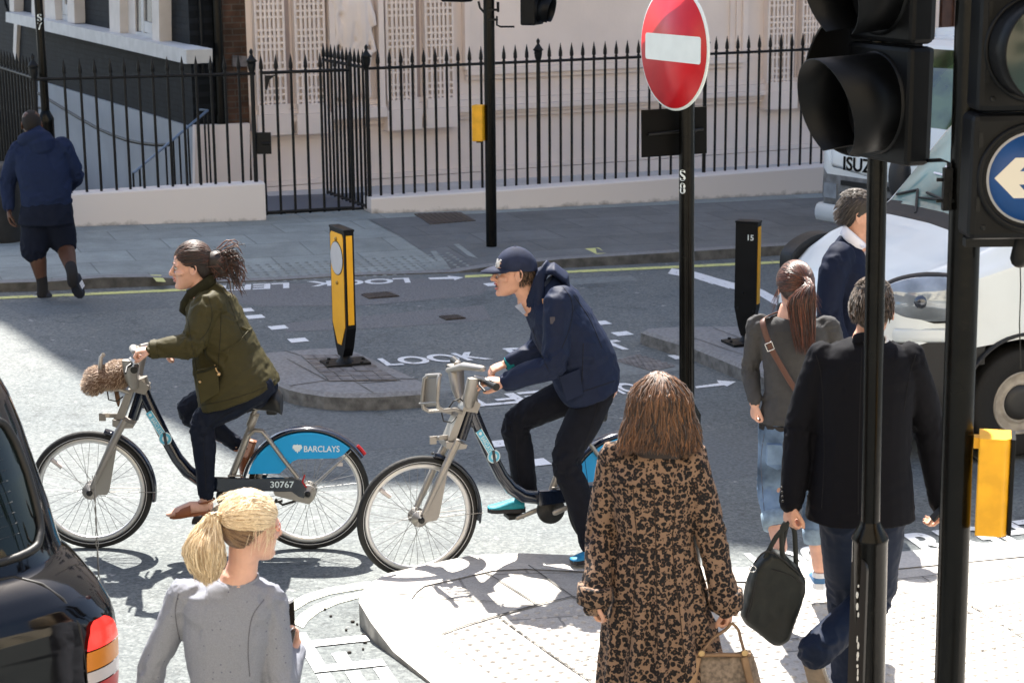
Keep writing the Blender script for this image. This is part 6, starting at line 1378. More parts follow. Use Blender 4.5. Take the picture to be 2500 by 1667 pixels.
g = MB(); g.tube(smooth_path([P2(1290, 748, -.05), P2(1298, 730, -.062), P2(1304, 712, -.064)], 8), [(.020, .008)] * 8, 8, hint=(-.3, 0, 1)); g.tube([P2(1288, 752, .03), P2(1290, 745, -.03)], .012, 8); build(g, 'shirt_collar', M_teal, w2)
g = MB(); a = P2(1349, 782, -.262); R = Matrix.Rotation(rad(-4), 3, 'Y'); g.box(a, (.026, .006, .036), R); build(g, 'sleeve_patch', mat('patch_brown', (.05, .045, .06), .6), jk)
g = MB(); g.box(P2(1327, 735, -.145), (.014, .008, .024), Matrix.Rotation(rad(-8), 3, 'Y')); build(g, 'toggle', mat('tan_toggle', (.55, .30, .15), .5), jk)
g = MB(); g.prism([P2(1366, 920, -.222), P2(1415, 900, -.228), P2(1424, 962, -.23), P2(1384, 978, -.225)], Yv * .02); build(g, 'pocket', M_njk, jk, bevel=.008)
g = MB(); g.tube([P2(1254, 883, .23), P2(1236, 889, .23)], [.038, .039], 14); build(g, 'shirt_cuff', M_teal, w2)
M_dktr = clothmat('black_denim', (.004, .005, .010), .75, var=.15, bump=.15)
g = MB(); limb(g, [P2(1440, 915), P2(1455, 945)], [.12, .11], 20)
limb(g, [hipN + V((.0, 0, -.01)), lerp(hipN, knN, .5), knN, lerp(knN, anN, .4), lerp(knN, anN, .75), anN + V((0, 0, .0))], [.092, .098, .078, .074, .070, .068], 18)
limb(g, [hipF + V((.0, 0, 0)), lerp(hipF, knF, .5) + V((0, 0, .01)), knF, lerp(knF, anF, .4), lerp(knF, anF, .8), anF], [.105, .095, .076, .074, .068, .066], 18)
segs = [(hipN, knN, .6, 1.2), (knN, anN, 1.5, 1.0), (hipF, knF, .6, 1.2), (knF, anF, 1.5, .6)]
remesh(g, 'trousers', M_dktr, w2, vox=.0075, smooth=3, disp=folds(segs, .007, 16, .003, 8))
M_tsh = mat('teal_mesh', (.01, .26, .33), .55, var=.15, vscale=30, bump=.2, bscale=90); M_dsole = mat('dark_sole', (.015, .015, .02), .6); M_bsh = mat('blue_mesh', (.01, .20, .42), .55, var=.15, vscale=30, bump=.2, bscale=90)
def shoe_pair(par, heel, toe, up_, m, ms, s=1.0, name='shoe', h=.07):
    g = MB(); shoe(g, heel, toe, up_, s, h=h); o = remesh(g, name, m, par, vox=.006, smooth=2); g = MB(); sole(g, heel, toe, up_, s); build(g, 'sole', ms, o); return o
shoe_pair(w2, P2(1272, 1246, .12), P2(1190, 1246, .12), Z, M_tsh, M_dsole)
shoe_pair(w2, P2(1478, 1358, -.21) , P2(1393, 1374, -.25), Z, M_bsh, M_dsole)
g = MB(); g.tube([anF + V((0, 0, .02)), P2(1283, 1222, .12)], [.04, .038], 12); g.tube([anN, anN + V((.02, 0, -.06))], [.04, .038], 12); build(g, 'sock', mat('blue_sock', (.04, .07, .14), .9), w2)

# ---------------------------------------------------------------- walkers
def walker(label, yc, pts, hd, skin_m, head_dir, s=1.0, hands=True, vox=.005, bodyscale=1.0, face=False):
    """pts: joints as (px, py, dy); returns the person and the joints in space"""
    J = {k: D(v[0], v[1], yc + v[2]) for k, v in pts.items()}; g = MB(); hR_ = frame(head_dir); hc_ = D(hd[0], hd[1], yc + hd[2]); T_ = head_shape(g, hc_, hR_, s=s)
    g.tube([hc_ + hR_ @ V((-.022, 0, -.045)), lerp(hc_, J['neck'], .6), J['neck'], J['neck'] + V((0, 0, -.08))], [.053 * s, .053 * s, .062 * s, .08 * s], 16)
    b = bodyscale
    for a in 'LR':
        limb(g, [J['sh' + a] + V((0, 0, -.02)), J['el' + a], J['wr' + a]], [.042 * b, .036 * b, .026 * b]); limb(g, [J['hip' + a], J['kn' + a], J['an' + a]], [.078 * b, .052 * b, .036 * b])
    limb(g, [J['neck'], lerp(J['neck'], J['pel'], .35), lerp(J['neck'], J['pel'], .7), J['pel']], [.07, .11 * b, .10 * b, .12 * b], 18); limb(g, [J['shL'] + V((0, 0, -.04)), J['shR'] + V((0, 0, -.04))], [.04, .04]); limb(g, [J['hipL'], J['hipR']], [.08, .08])
    return J, g, T_, hR_, hc_
def robe(mb, J, secs, yc): mb.loft(torso_rings([(D(x, y, yc + dy), V((1, tw, 0)).normalized() * (w_ * 1.0), V((-tw, 1, 0)).normalized() * d_) for x, y, dy, w_, d_, tw in secs]))

# leopard coat
YL = 7.0
M_leo = bpy.data.materials.new('leopard_print'); M_leo.use_nodes = True; N, L_, b = sub_node(M_leo); tc = N.new('ShaderNodeTexCoord')
nz = N.new('ShaderNodeTexNoise'); nz.inputs['Scale'].default_value = 28; nz.inputs['Detail'].default_value = 3; L_.new(tc.outputs['Object'], nz.inputs[0])
vm = N.new('ShaderNodeVectorMath'); vm.operation = 'MULTIPLY_ADD'; L_.new(nz.outputs['Color'], vm.inputs[0]); vm.inputs[1].default_value = (.018, .018, .018); L_.new(tc.outputs['Object'], vm.inputs[2])
vo = N.new('ShaderNodeTexVoronoi'); vo.inputs['Scale'].default_value = 46; vo.inputs['Randomness'].default_value = .8; L_.new(vm.outputs[0], vo.inputs['Vector'])
def cr_(src, els):
    r = N.new('ShaderNodeValToRGB'); r.color_ramp.elements[0].position = els[0][0]; r.color_ramp.elements[0].color = (*els[0][1], 1); r.color_ramp.elements[1].position = els[-1][0]; r.color_ramp.elements[1].color = (*els[-1][1], 1)
    for p, c in els[1:-1]: e = r.color_ramp.elements.new(p); e.color = (*c, 1)
    L_.new(src, r.inputs[0]); return r
k0_, k1_ = (0, 0, 0), (1, 1, 1)
ringm = cr_(vo.outputs['Distance'], [(.14, k0_), (.19, k1_), (.50, k1_), (.56, k0_)])
n2 = N.new('ShaderNodeTexNoise'); n2.inputs['Scale'].default_value = 58; n2.inputs['Detail'].default_value = 2; L_.new(tc.outputs['Object'], n2.inputs[0]); brk = cr_(n2.outputs['Fac'], [(.35, k0_), (.39, k1_)])
mm = N.new('ShaderNodeMath'); mm.operation = 'MULTIPLY'; L_.new(ringm.outputs[0], mm.inputs[0]); L_.new(brk.outputs[0], mm.inputs[1])
v3 = N.new('ShaderNodeTexVoronoi'); v3.inputs['Scale'].default_value = 80; L_.new(vm.outputs[0], v3.inputs['Vector']); dots = cr_(v3.outputs['Distance'], [(.34, k1_), (.40, k0_)]); sp2 = N.new('ShaderNodeSeparateColor'); L_.new(v3.outputs['Color'], sp2.inputs[0]); sel = cr_(sp2.outputs[0], [(.30, k0_), (.34, k1_)])
m3 = N.new('ShaderNodeMath'); m3.operation = 'MULTIPLY'; L_.new(dots.outputs[0], m3.inputs[0]); L_.new(sel.outputs[0], m3.inputs[1]); m4 = N.new('ShaderNodeMath'); m4.operation = 'MAXIMUM'; L_.new(mm.outputs[0], m4.inputs[0]); L_.new(m3.outputs[0], m4.inputs[1])
ctr = cr_(vo.outputs['Distance'], [(.15, (.085, .045, .027)), (.34, (.215, .135, .09))]); mx = N.new('ShaderNodeMix'); mx.data_type = 'RGBA'; L_.new(m4.outputs[0], mx.inputs[0]); L_.new(ctr.outputs[0], mx.inputs[6]); mx.inputs[7].default_value = (.007, .006, .007, 1); L_.new(mx.outputs[2], b.inputs['Base Color'])
b.inputs['Roughness'].default_value = .8; b.inputs['Specular IOR Level'].default_value = .3
pts = dict(neck=(1592, 1085, 0), shL=(1492, 1122, .02), shR=(1695, 1122, -.02), elL=(1468, 1300, .04), elR=(1735, 1300, -.02), wrL=(1455, 1455, -.12), wrR=(1772, 1470, -.05), pel=(1590, 1420, 0), hipL=(1545, 1440, .0), hipR=(1640, 1440, 0), knL=(1535, 1720, -.05), knR=(1650, 1720, .12), anL=(1530, 1960, .05), anR=(1650, 1930, .15))
J, g, T, hR, hc = walker('', YL, pts, (1607, 990, .0), M_skin, (-.22, 1, -.05), s=1.0)
hand_shape(g, D(1775, 1475, YL - .05), (.12, 0, -1), (.9, -.3, 0), side=1, curl=.95, s=.88, thumb_in=.9)
hand_shape(g, J['wrL'], (-.1, .3, -1), (-1, 0, 0), side=-1, curl=.5, s=.88)
shoe(g, D(1520, 2010, YL), D(1525, 1960, YL + .2)); shoe(g, D(1650, 2000, YL + .1), D(1655, 1950, YL + .3))
leo = remesh(g, 'person', M_skin, None, vox=.0055, smooth=2, label='woman seen from behind in a leopard print coat', cat='person')
g = MB(); robe(g, J, [(1605, 1075, 0, .055, .055, 0), (1600, 1092, 0, .10, .07, 0), (1593, 1112, 0, .165, .095, 0), (1592, 1150, 0, .175, .12, 0), (1594, 1220, 0, .165, .125, 0), (1597, 1310, 0, .150, .115, 0), (1600, 1380, 0, .175, .13, 0), (1604, 1450, 0, .195, .15, 0), (1610, 1560, 0, .225, .18, 0), (1616, 1680, 0, .255, .21, 0), (1620, 1790, 0, .275, .23, 0), (1622, 1850, 0, .28, .235, 0)], YL)
limb(g, [D(1500, 1112, YL), J['shL'] + V((.01, 0, -.02)), lerp(J['shL'], J['elL'], .55), J['elL'], lerp(J['elL'], D(1452, 1455, YL - .1), .6), D(1450, 1462, YL - .10)], [.062, .066, .062, .060, .056, .058], 18)
limb(g, [D(1690, 1112, YL), J['shR'] + V((-.01, 0, -.02)), lerp(J['shR'], J['elR'], .55), J['elR'], lerp(J['elR'], J['wrR'], .6), D(1772, 1474, YL - .05)], [.062, .066, .062, .060, .058, .060], 18)
segs = [(J['shL'], J['elL'], .6, 1.2), (J['elL'], J['wrL'], 1.2, .5), (J['shR'], J['elR'], .6, 1.2), (J['elR'], J['wrR'], 1.2, .5)]
def coatd(p, n):
    v = seg_noise(p, segs + [(J['neck'], J['neck'] + V((0, 0, -.4)), .3, .3), (J['pel'] + V((0, 0, .1)), J['pel'] + V((0, 0, -.9)), 0, 0)], .009, 14)
    dz = (D(0, 1330, YL).z - p.z); 
    if dz > 0 and abs(p.x - D(1605, 1500, YL).x) < .30:
        a = math.atan2(p.y - YL, p.x - D(1605, 1500, YL).x); v += min(1, dz / .35) * .016 * (math.sin(a * 11 + 1.5 * noise.noise(V((a * 2, dz * 2, 0)))) + .6 * noise.noise(V((a * 4, dz, 3))))
    return v
coat = remesh(g, 'coat', M_leo, leo, vox=.0075, smooth=3, disp=coatd)
g = MB(); rings = []
for i in range(11):     # cape collar
    t = i / 10; row = []
    for k in range(33):
        q = rad(lerp(150, 390, k / 32)); w_ = lerp(.085, .178, t); d_ = lerp(.075, .128, t); sag = .018 * t * t * max(0, -math.sin(q)) ; c = D(1594, 1085, YL)
        z_ = -.005 - .115 * t ** 1.6 * (1 - .35 * abs(math.cos(q))) - sag
        row.append(c + V((w_ * math.cos(q) * 1.03, d_ * math.sin(q) * 1.08, z_ + (-.035 * abs(math.cos(q)) * t))))
    rings.append(row)
g.loft(rings, 0, True, False, False); cc_ = build(g, 'cape_collar', M_leo, coat); so_ = cc_.modifiers.new('s', 'SOLIDIFY'); so_.thickness = .008
for pz in ((1450, 1464, YL - .10, -.10), (1772, 1476, YL - .05, .06)):
    g = MB(); c = D(pz[0], pz[1], pz[2]); up_ = V((-pz[3] * .8, 0, 1)).normalized(); g.lathe([(.050, -.012), (.068, -.012), (.070, .02), (.069, .062), (.060, .062)], c, ax=up_, n=26); build(g, 'cuff', M_leo, coat)
M_brhair = hairmat('highlighted_brown_hair', (.018, .008, .005), (.28, .12, .045), .5)
g = MB(); g.sphere(T(-.015, 0, .022), (.102, .092, .104), 22, 14, M=hR); g.tube([T(-.025, 0, .0), T(-.03, 0, -.07), T(-.035, 0, -.13)], [(.085, .100), (.082, .118), (.060, .118)], 20, hint=hR @ V((1, 0, 0)), round_=True); hair = remesh(g, 'hair', M_brhair, leo, vox=.007, smooth=3)
gd = []; tn = []
for k in range(2800):
    a = random.uniform(0, 2 * math.pi); e = random.uniform(.0, 1.5) ** 1.0; v = on_skull(a, e)
    if math.cos(a) > .75 and e < .9: continue
    pts_ = []; c = V((-.015, 0, .022)); top_ = V((.0, random.gauss(0, .012), .127)); R_out = 1.04 + random.random() * .06
    st = c + V((v.x * .102, v.y * .092, v.z * .104)) * 1.03
    L2 = random.uniform(.55, 1.0); flare = random.uniform(-.012, .022)
    bot = V((-.025 + math.cos(a) * .105, math.sin(a) * .150, -.168 + .05 * (1 - L2) + .012 * math.sin(a * 3)))
    mid = V((-.02 + math.cos(a) * .110, math.sin(a) * .128, -.035)) * 1.0
    path = [st, c + V((math.cos(a) * .106, math.sin(a) * .108, .03)) * 1.02, mid, lerp(mid, bot, .6) + V((math.cos(a), math.sin(a), 0)) * .012, bot + V((math.cos(a) * flare, math.sin(a) * flare + .006, 0))]
    if e > .9: path = [top_] + path
    pts_ = wig([T(*p) for p in smooth_path(path, 13)], .020, 1.3); gd.append(pts_)
strands('hair_locks', M_brhair, hair, gd, r=.0030, tone=lambda k: min(1, max(0, random.gauss(.27, .28))))
gd = []
for k in range(60):
    a = random.uniform(0, 6.28); v = on_skull(a, random.uniform(.6, 1.5)); st = V((-.015, 0, .022)) + V((v.x * .105, v.y * .095, v.z * .107)); gd.append(wig([T(*(st + V((v.x * .02 * t, v.y * .03 * t, .03 * t - .05 * t * t)))) for t in (0, .4, .8, 1.2)], .02))
strands('flyaway_hair', M_brhair, hair, gd, r=.0008)
# handbag
M_bag = mat('tan_bag_leather', (.20, .12, .065), .42, var=.25, vscale=14, bump=.15, bscale=50, metal=.15); M_bagd = mat('printed_canvas', (.16, .12, .09), .6, var=.4, vscale=60)
hb0 = D(1762, 1640, YL - .12); hbg = root('leather_handbag', V((hb0.x, hb0.y, hb0.z - .18)), label='tan leather handbag held by its straps by the woman in the leopard print coat', cat='handbag')
g = MB(); rings = []
for i in range(9):
    t = i / 8; w_ = lerp(.10, .165, t ** .7); d_ = lerp(.02, .075, t ** .6); c = hb0 + V((0, 0, .085 - .25 * t)); rings.append([c + V((math.cos(q) * w_ * (1 + .1 * math.cos(2 * q)), math.sin(q) * d_, .012 * math.cos(q * 2) * (1 - t))) for q in [2 * math.pi * k / 28 for k in range(28)]])
g.loft(rings); remesh(g, 'bag_body', M_bagd, hbg, vox=.007, smooth=2, disp=lambda p, n: .007 * noise.noise(p * 14))
g = MB(); 
for x0 in (-.10, .085): g.tube([hb0 + V((x0, -.03, .075)), hb0 + V((x0 * 1.25, -.07, -.02)), hb0 + V((x0 * 1.45, -.085, -.15))], [(.016, .006)] * 3, 8, hint=(1, 0, 0))
g.tube([hb0 + V((-.11, -.02, .08)), hb0 + V((0, -.035, .088)), hb0 + V((.11, -.02, .08))], .009, 8); build(g, 'leather_trim', M_bag, hbg)
g = MB(); hd_ = D(1785, 1512, YL - .06); 
for sgn, xb in ((-1, -.085), (1, .085)):
    for dy in (.0,): g.tube(smooth_path([hd_ + V((.0, -.02, -.005)), hd_ + V((sgn * .025, -.03, -.03)), lerp(hd_, hb0 + V((xb, -.03, .09)), .55) + V((sgn * .008, 0, 0)), hb0 + V((xb, -.03, .095))], 10), .0065, 8)
build(g, 'strap', M_bag, hbg)
g = MB(); 
for xb in (-.085, .085): g.lathe([(.012, -.004), (.015, 0), (.012, .004)], hb0 + V((xb, -.035, .095)), ax=V((0, 1, 0)), n=14)
build(g, 'strap_ring', M_gold, hbg)

# woman in the grey top
YG = 8.75
pts = dict(neck=(1935, 762, 0), shL=(1848, 795, .02), shR=(2026, 800, 0), elL=(1833, 905, .08), elR=(2050, 910, .05), wrL=(1843, 985, -.02), wrR=(2055, 1010, -.1), pel=(1935, 1035, 0), hipL=(1893, 1060, .0), hipR=(1975, 1060, 0), knL=(1880, 1190, .02), knR=(1985, 1200, .02), anL=(1905, 1335, -.18), anR=(2001, 1385, .0))
J, g, T, hR, hc = walker('', YG, pts, (1940, 700, .01), M_skin2, (-.12, 1, -.02), s=.96)
hand_shape(g, J['wrL'], (-.05, .1, -1), (-1, -.2, 0), side=-1, curl=.75, s=.85); hand_shape(g, J['wrR'], (.1, .1, -1), (1, 0, 0), side=1, curl=.5, s=.85)
for a in 'LR': limb(g, [J['kn' + a], lerp(J['kn' + a], J['an' + a], .35), J['an' + a]], [.052, .053, .034])
gw = remesh(g, 'person', M_skin2, None, vox=.0052, smooth=2, label='woman with a long auburn ponytail in a charcoal grey top and rolled jeans', cat='person')
M_gtop = clothmat('grey_knit', (.062, .062, .064), .9, var=.06, bump=.2)
g = MB(); robe(g, J, [(1932, 772, 0, .085, .075, 0), (1934, 783, 0, .13, .085, 0), (1937, 800, 0, .165, .10, 0), (1940, 850, 0, .160, .115, 0), (1938, 910, 0, .145, .11, 0), (1936, 955, 0, .138, .105, 0), (1935, 1000, 0, .155, .115, 0), (1934, 1030, 0, .165, .12, 0)], YG)
limb(g, [D(1855, 792, YG), J['shL'], lerp(J['shL'], J['elL'], .5), J['elL'], D(1842, 975, YG - .02)], [.052, .055, .050, .046, .034], 16); limb(g, [D(2010, 796, YG), J['shR'], lerp(J['shR'], J['elR'], .5), J['elR'], J['wrR']], [.050, .052, .052, .050, .038], 16)
segs = [(J['shL'], J['elL'], .8, 1.3), (J['elL'], J['wrL'], 1.4, .8), (J['neck'], J['pel'], .1, .8), (J['shR'], J['elR'], .6, 1.2)]
top_ = remesh(g, 'top', M_gtop, gw, vox=.007, smooth=3, disp=folds(segs, .006, 18, .003, 8))
M_jean = clothmat('faded_denim', (.12, .18, .27), .85, var=.6, vs_=5, bump=.2)
g = MB(); robe(g, J, [(1935, 1026, 0, .160, .115, 0), (1936, 1045, 0, .170, .125, 0), (1936, 1075, 0, .170, .13, 0)], YG)
for a, kx in (('L', 0), ('R', 0)): limb(g, [J['hip' + a], lerp(J['hip' + a], J['kn' + a], .5), J['kn' + a], lerp(J['kn' + a], J['an' + a], .35), lerp(J['kn' + a], J['an' + a], .55)], [.085, .075, .063, .064, .061], 18)
jn = remesh(g, 'jeans', M_jean, gw, vox=.007, smooth=3, disp=folds([(J['hipL'], J['knL'], .8, 1.5), (J['knL'], J['anL'], 1.5, 1), (J['hipR'], J['knR'], .8, 1.5), (J['knR'], J['anR'], 1.5, 1)], .006, 18, .002, 8))
M_turn = clothmat('pale_denim', (.22, .30, .38), .9, var=.2)
for a in 'LR': g = MB(); p = lerp(J['kn' + a], J['an' + a], .56); ax_ = (J['kn' + a] - J['an' + a]).normalized(); g.lathe([(.058, -.035), (.068, -.036), (.070, 0), (.069, .04), (.062, .042)], p, ax=ax_, n=22); build(g, 'turn_up', M_turn, jn)
g = MB(); g.loft(torso_rings([(D(1936, 1042, YG), V((.168, 0, 0)), V((0, .124, 0))), (D(1936, 1028, YG), V((.166, 0, 0)), V((0, .122, 0)))])); build(g, 'belt', mat('black_belt', (.012, .01, .01), .5), gw)
for sg in (-1, 1):
    g = MB(); cx = D(1936 + sg * 48, 1095, YG); g.prism([cx + V((a, -.150 + .012 * abs(a) / .05 , c)) for a, c in ((-.05, .06), (.05, .055), (.05, -.04), (0, -.065), (-.05, -.04))], V((0, .03, 0))); build(g, 'back_pocket', M_jean, jn, bevel=.004)
M_auburn = hairmat('auburn_hair', (.016, .005, .003), (.16, .045, .02), .35)
g = MB(); g.sphere(T(-.012, 0, .024), (.104, .089, .104), 22, 14, M=hR); hair = remesh(g, 'hair', M_auburn, gw, vox=.006, smooth=3, disp=hairline(hc, hR, .96))
tie = (-.115, -.022, .045); gd = combed(T, tie, 1500, wob=.006, r=(.108, .093, .110), c=(-.012, 0, .024), a_rng=(-2.9, 2.9), e_rng=(-.35, 1.5))
strands('combed_hair', M_auburn, hair, gd, r=.0026, tone=lambda k: random.random() ** 1.6)
gd = []; t0 = T(*tie)
for k in range(1000):
    q = random.uniform(0, 6.28); r_ = random.random() ** .5; e = D(1966 + 22 * r_ * math.cos(q), random.uniform(800, 868), YG - .16 + .03 * math.sin(q))
    gd.append(wig(smooth_path([t0 + V((random.gauss(0, .008), -.0, random.gauss(0, .008))), t0 + V((.012 + .02 * r_ * math.cos(q), -.04, -.01)), D(1958 + 34 * r_ * math.cos(q), 740, YG - .16 + .03 * math.sin(q)), e], 11), .012))
strands('ponytail', M_auburn, hair, gd, r=.0028, tone=lambda k: random.random() ** 1.8)
gd = []
for k in range(40): st = V((-.01, random.choice((-1, 1)) * .08, random.uniform(-.05, .02))); gd.append(wig([T(*(st + V((-.02 * t, st.y * .6 * t, -.10 * t)))) for t in (0, .3, .6, 1)], .02))
strands('stray_hair', M_auburn, hair, gd, r=.0010)
M_wsh = mat('white_trainer', (.62, .64, .68), .6); M_dsh = mat('denim_blue_trainer', (.06, .16, .32), .7)
def trainer(par, heel, toe):
    g = MB(); shoe(g, heel, toe, Z, .95); o = remesh(g, 'trainer', M_dsh, par, vox=.006, smooth=2); g = MB(); sole(g, heel, toe, Z, .95, t=.028); build(g, 'sole', M_wsh, o); f = (toe - heel).normalized()
    g = MB(); g.tube([heel + V((0, 0, .06)), heel + V((0, 0, .085))], [.037, .036], 14); build(g, 'heel_collar', M_wsh, o)
trainer(gw, D(2000, 1434, YG + .0), D(1992, 1405, YG + .23)); trainer(gw, D(1898, 1385, YG - .22), D(1890, 1402, YG - .05))
M_strap = mat('brown_leather_strap', (.10, .045, .032), .5)
st_ = root('shoulder_strap_bag', D(1935, 940, YG - .14), label='brown shoulder bag strap with square buckle worn across the grey top', cat='bag')
g = MB(); sp_pts = [D(1905, 760, YG + .05), D(1868, 775, YG - .04), D(1862, 790, YG - .10), D(1880, 845, YG - .135), D(1905, 890, YG - .135), D(1938, 945, YG - .13), D(1985, 1010, YG - .13), D(2020, 1050, YG - .05)]
g.tube(smooth_path(sp_pts, 26), [(.014, .003)] * 26, 8, hint=(.85, 0, .5)); build(g, 'strap', M_strap, st_)
g = MB(); c = D(1879, 846, YG - .142); ux, uz = V((.9, 0, .35)).normalized(), V((-.35, 0, .9)).normalized(); q4 = [c + ux * a * .017 + uz * b_ * .019 for a, b_ in ((-1, -1), (1, -1), (1, 1), (-1, 1))]
for i in range(4): g.tube([q4[i], q4[(i + 1) % 4]], .0028, 6)
build(g, 'buckle', mat('steel_buckle', (.6, .6, .6), .25, metal=.9), st_)
g = MB(); c = D(2040, 1085, YG + .02); g.box(c, (.10, .14, .20)); build(g, 'pouch', M_strap, st_, bevel=.03)

# man in the dark suit walking away
YS = 7.6
pts = dict(neck=(2118, 835, 0), shL=(1998, 884, 0), shR=(2226, 884, 0), elL=(1955, 1045, .04), elR=(2268, 1045, .08), wrL=(1932, 1225, -.02), wrR=(2300, 1225, .05), pel=(2105, 1230, 0), hipL=(2060, 1250, 0), hipR=(2150, 1250, 0), knL=(2066, 1455, .18), knR=(2130, 1460, .10), anL=(2075, 1640, .20), anR=(1990, 1590, -.28))
J, g, T, hR, hc = walker('', YS, pts, (2130, 755, .0), M_skin, (.35, 1, -.05), s=1.03, bodyscale=1.05)
hand_shape(g, D(1928, 1232, YS - .03), (.0, -.1, -1), (-.9, -.4, 0), side=-1, curl=.9, s=1.0, thumb_in=.9); hand_shape(g, J['wrR'], (-.15, .2, -.9), (1, 0, 0), side=1, curl=.55, s=.95)
sm = remesh(g, 'person', M_skin, None, vox=.0055, smooth=2, label='man in a dark suit jacket walking away behind the near signal pole', cat='person')
M_suit = clothmat('dark_suit_cloth', (.003, .0033, .006), .85, var=.05, bump=.12, bs=320); M_suitt = clothmat('navy_suit_trousers', (.006, .012, .030), .7, var=.05, bump=.1)
g = MB(); robe(g, J, [(2115, 826, 0, .075, .07, 0), (2113, 842, 0, .14, .095, 0), (2111, 868, 0, .205, .115, 0), (2110, 920, 0, .215, .135, 0), (2108, 1020, 0, .205, .14, 0), (2104, 1110, 0, .205, .145, 0), (2102, 1190, 0, .222, .16, 0), (2100, 1262, 0, .236, .17, 0)], YS)
limb(g, [D(2005, 868, YS), J['shL'] + V((.01, 0, -.0)), lerp(J['shL'], J['elL'], .5), J['elL'], lerp(J['elL'], J['wrL'], .6), D(1931, 1226, YS - .02)], [.062, .070, .070, .068, .060, .054], 20)
limb(g, [D(2222, 868, YS), J['shR'] + V((-.01, 0, 0)), lerp(J['shR'], J['elR'], .5), J['elR'], lerp(J['elR'], J['wrR'], .6), D(2300, 1226, YS + .05)], [.062, .070, .070, .068, .060, .054], 20)
segs = [(J['shL'], J['elL'], .5, 1.0), (J['elL'], J['wrL'], 1.1, .5), (J['neck'], J['pel'], .1, .2), (J['shR'], J['elR'], .5, 1.0), (J['elR'], J['wrR'], 1, .4)]
sj = remesh(g, 'suit_jacket', M_suit, sm, vox=.008, smooth=3, disp=folds(segs, .007, 12, .005, 4))
g = MB(); g.tube(smooth_path([D(2085, 842, YS - .02), D(2090, 828, YS - .07), D(2120, 822, YS - .095), D(2152, 830, YS - .07), D(2158, 845, YS)], 14), [(.022, .010)] * 14, 8, hint=(0, -.2, 1)); build(g, 'suit_collar', M_suit, sj)
g = MB(); g.tube([D(2160, 828, YS - .05), D(2168, 842, YS + .0)], [(.018, .008)] * 2, 8); build(g, 'shirt_collar', mat('white_shirt', (.7, .7, .74), .8), sm)
for k in range(4): g = MB(); g.sphere(D(1908 + k * 1.0, 1190 + 11 * k, YS - .07), .006, 8, 6); build(g, 'sleeve_button', M_blackp, sj)
g = MB(); limb(g, [D(2060, 1235, YS), D(2150, 1235, YS)], [.12, .12], 18)
limb(g, [J['hipL'], lerp(J['hipL'], J['knL'], .5), J['knL'], lerp(J['knL'], J['anL'], .5), J['anL'] + V((0, 0, -.03))], [.112, .100, .084, .080, .082], 18)
limb(g, [J['hipR'], lerp(J['hipR'], J['knR'], .5), J['knR'], lerp(J['knR'], J['anR'], .5), J['anR']], [.112, .102, .088, .080, .074], 18)
remesh(g, 'trousers', M_suitt, sm, vox=.008, smooth=3, disp=folds([(J['hipL'], J['knL'], .5, 1.2), (J['knL'], J['anL'], 1.4, 1.3), (J['hipR'], J['knR'], .5, 1.2), (J['knR'], J['anR'], 1.4, .8)], .008, 12, .004, 6))
M_shoe = mat('black_leather_shoe', (.010, .009, .009), .22, coat=.4); M_slth = mat('worn_leather_sole', (.20, .15, .10), .6, var=.2, vscale=20)
shoe_pair(sm, D(1978, 1608, YS - .30), D(2015, 1725, YS - .12), V((.35, .95, .30)), M_shoe, M_slth, 1.05)
shoe_pair(sm, D(2088, 1700, YS + .15), D(2080, 1690, YS + .42), Z, M_shoe, M_slth, 1.05)
M_sbh = hairmat('brown_grey_hair', (.022, .013, .007), (.12, .075, .045), .5)
def short_hair(T_, hR_, par, m, n=1800, s=1.0, ln=.030, low=-.62, c=(-.010, 0, .027), r=(.107, .089, .107)):
    g = MB(); g.sphere(T_(*c), V(r) * s, 20, 14, M=hR_); g.sphere(T_(-.058, 0, -.008), V((.052, .066, .066)) * s, 16, 12, M=hR_); h_ = remesh(g, 'hair', m, par, vox=.0055, smooth=3, disp=hairline(T_(0, 0, 0), hR_, s)); gd = []
    for k in range(n):
        a = random.uniform(0, 6.283); e = random.uniform(low, 1.5); v = on_skull(a, e)
        if math.cos(a) > -.12 and e < .42: continue
        p = V(c) + V((v.x * r[0], v.y * r[1], v.z * r[2]))
        if p.z < np.interp(p.x, [-.06, -.03, .03, .06], [-.07, -.01, .035, .065]): continue
        fl = V((-.7, 0, .05)) if e > .7 else V((-.6, 0, -.75)); q = p + (fl * .9 + v * .12) * ln; gd.append([T_(*p), T_(*(lerp(p, q, .5) + v * .003)), T_(*q)])
    strands('hair_tufts', m, h_, gd, r=.0024, tone=lambda k: random.random()); return h_
short_hair(T, hR, sm, M_sbh, s=1.03)
# briefcase
bc = D(1885, 1470, YS - .06); bfc = root('soft_briefcase', V((bc.x, bc.y, bc.z - .2)), label='soft black briefcase held by its handles by the man in the dark suit', cat='bag')
M_bf = mat('black_nylon', (.006, .009, .0085), .5, var=.2, vscale=10, bump=.15, bscale=40)
ol = [(1858, 1352), (1880, 1338), (1905, 1342), (1955, 1388), (1967, 1412), (1962, 1450), (1925, 1560), (1903, 1574), (1888, 1573), (1815, 1518), (1806, 1500), (1822, 1430), (1842, 1372)]
g = MB(); P_ = [D(x, y, YS - .06) for x, y in ol]; cen = sum(P_, V()) / len(P_); rings = []
for y_, k in ((-.055, .86), (-.04, .96), (0, 1.0), (.04, .96), (.055, .86)): rings.append([cen + (p - cen) * k + V((0, y_, 0)) for p in P_])
g.loft(rings); remesh(g, 'bag_body', M_bf, bfc, vox=.007, smooth=3, disp=lambda p, n: .008 * noise.noise(p * 9) + .003 * noise.noise(p * 25))
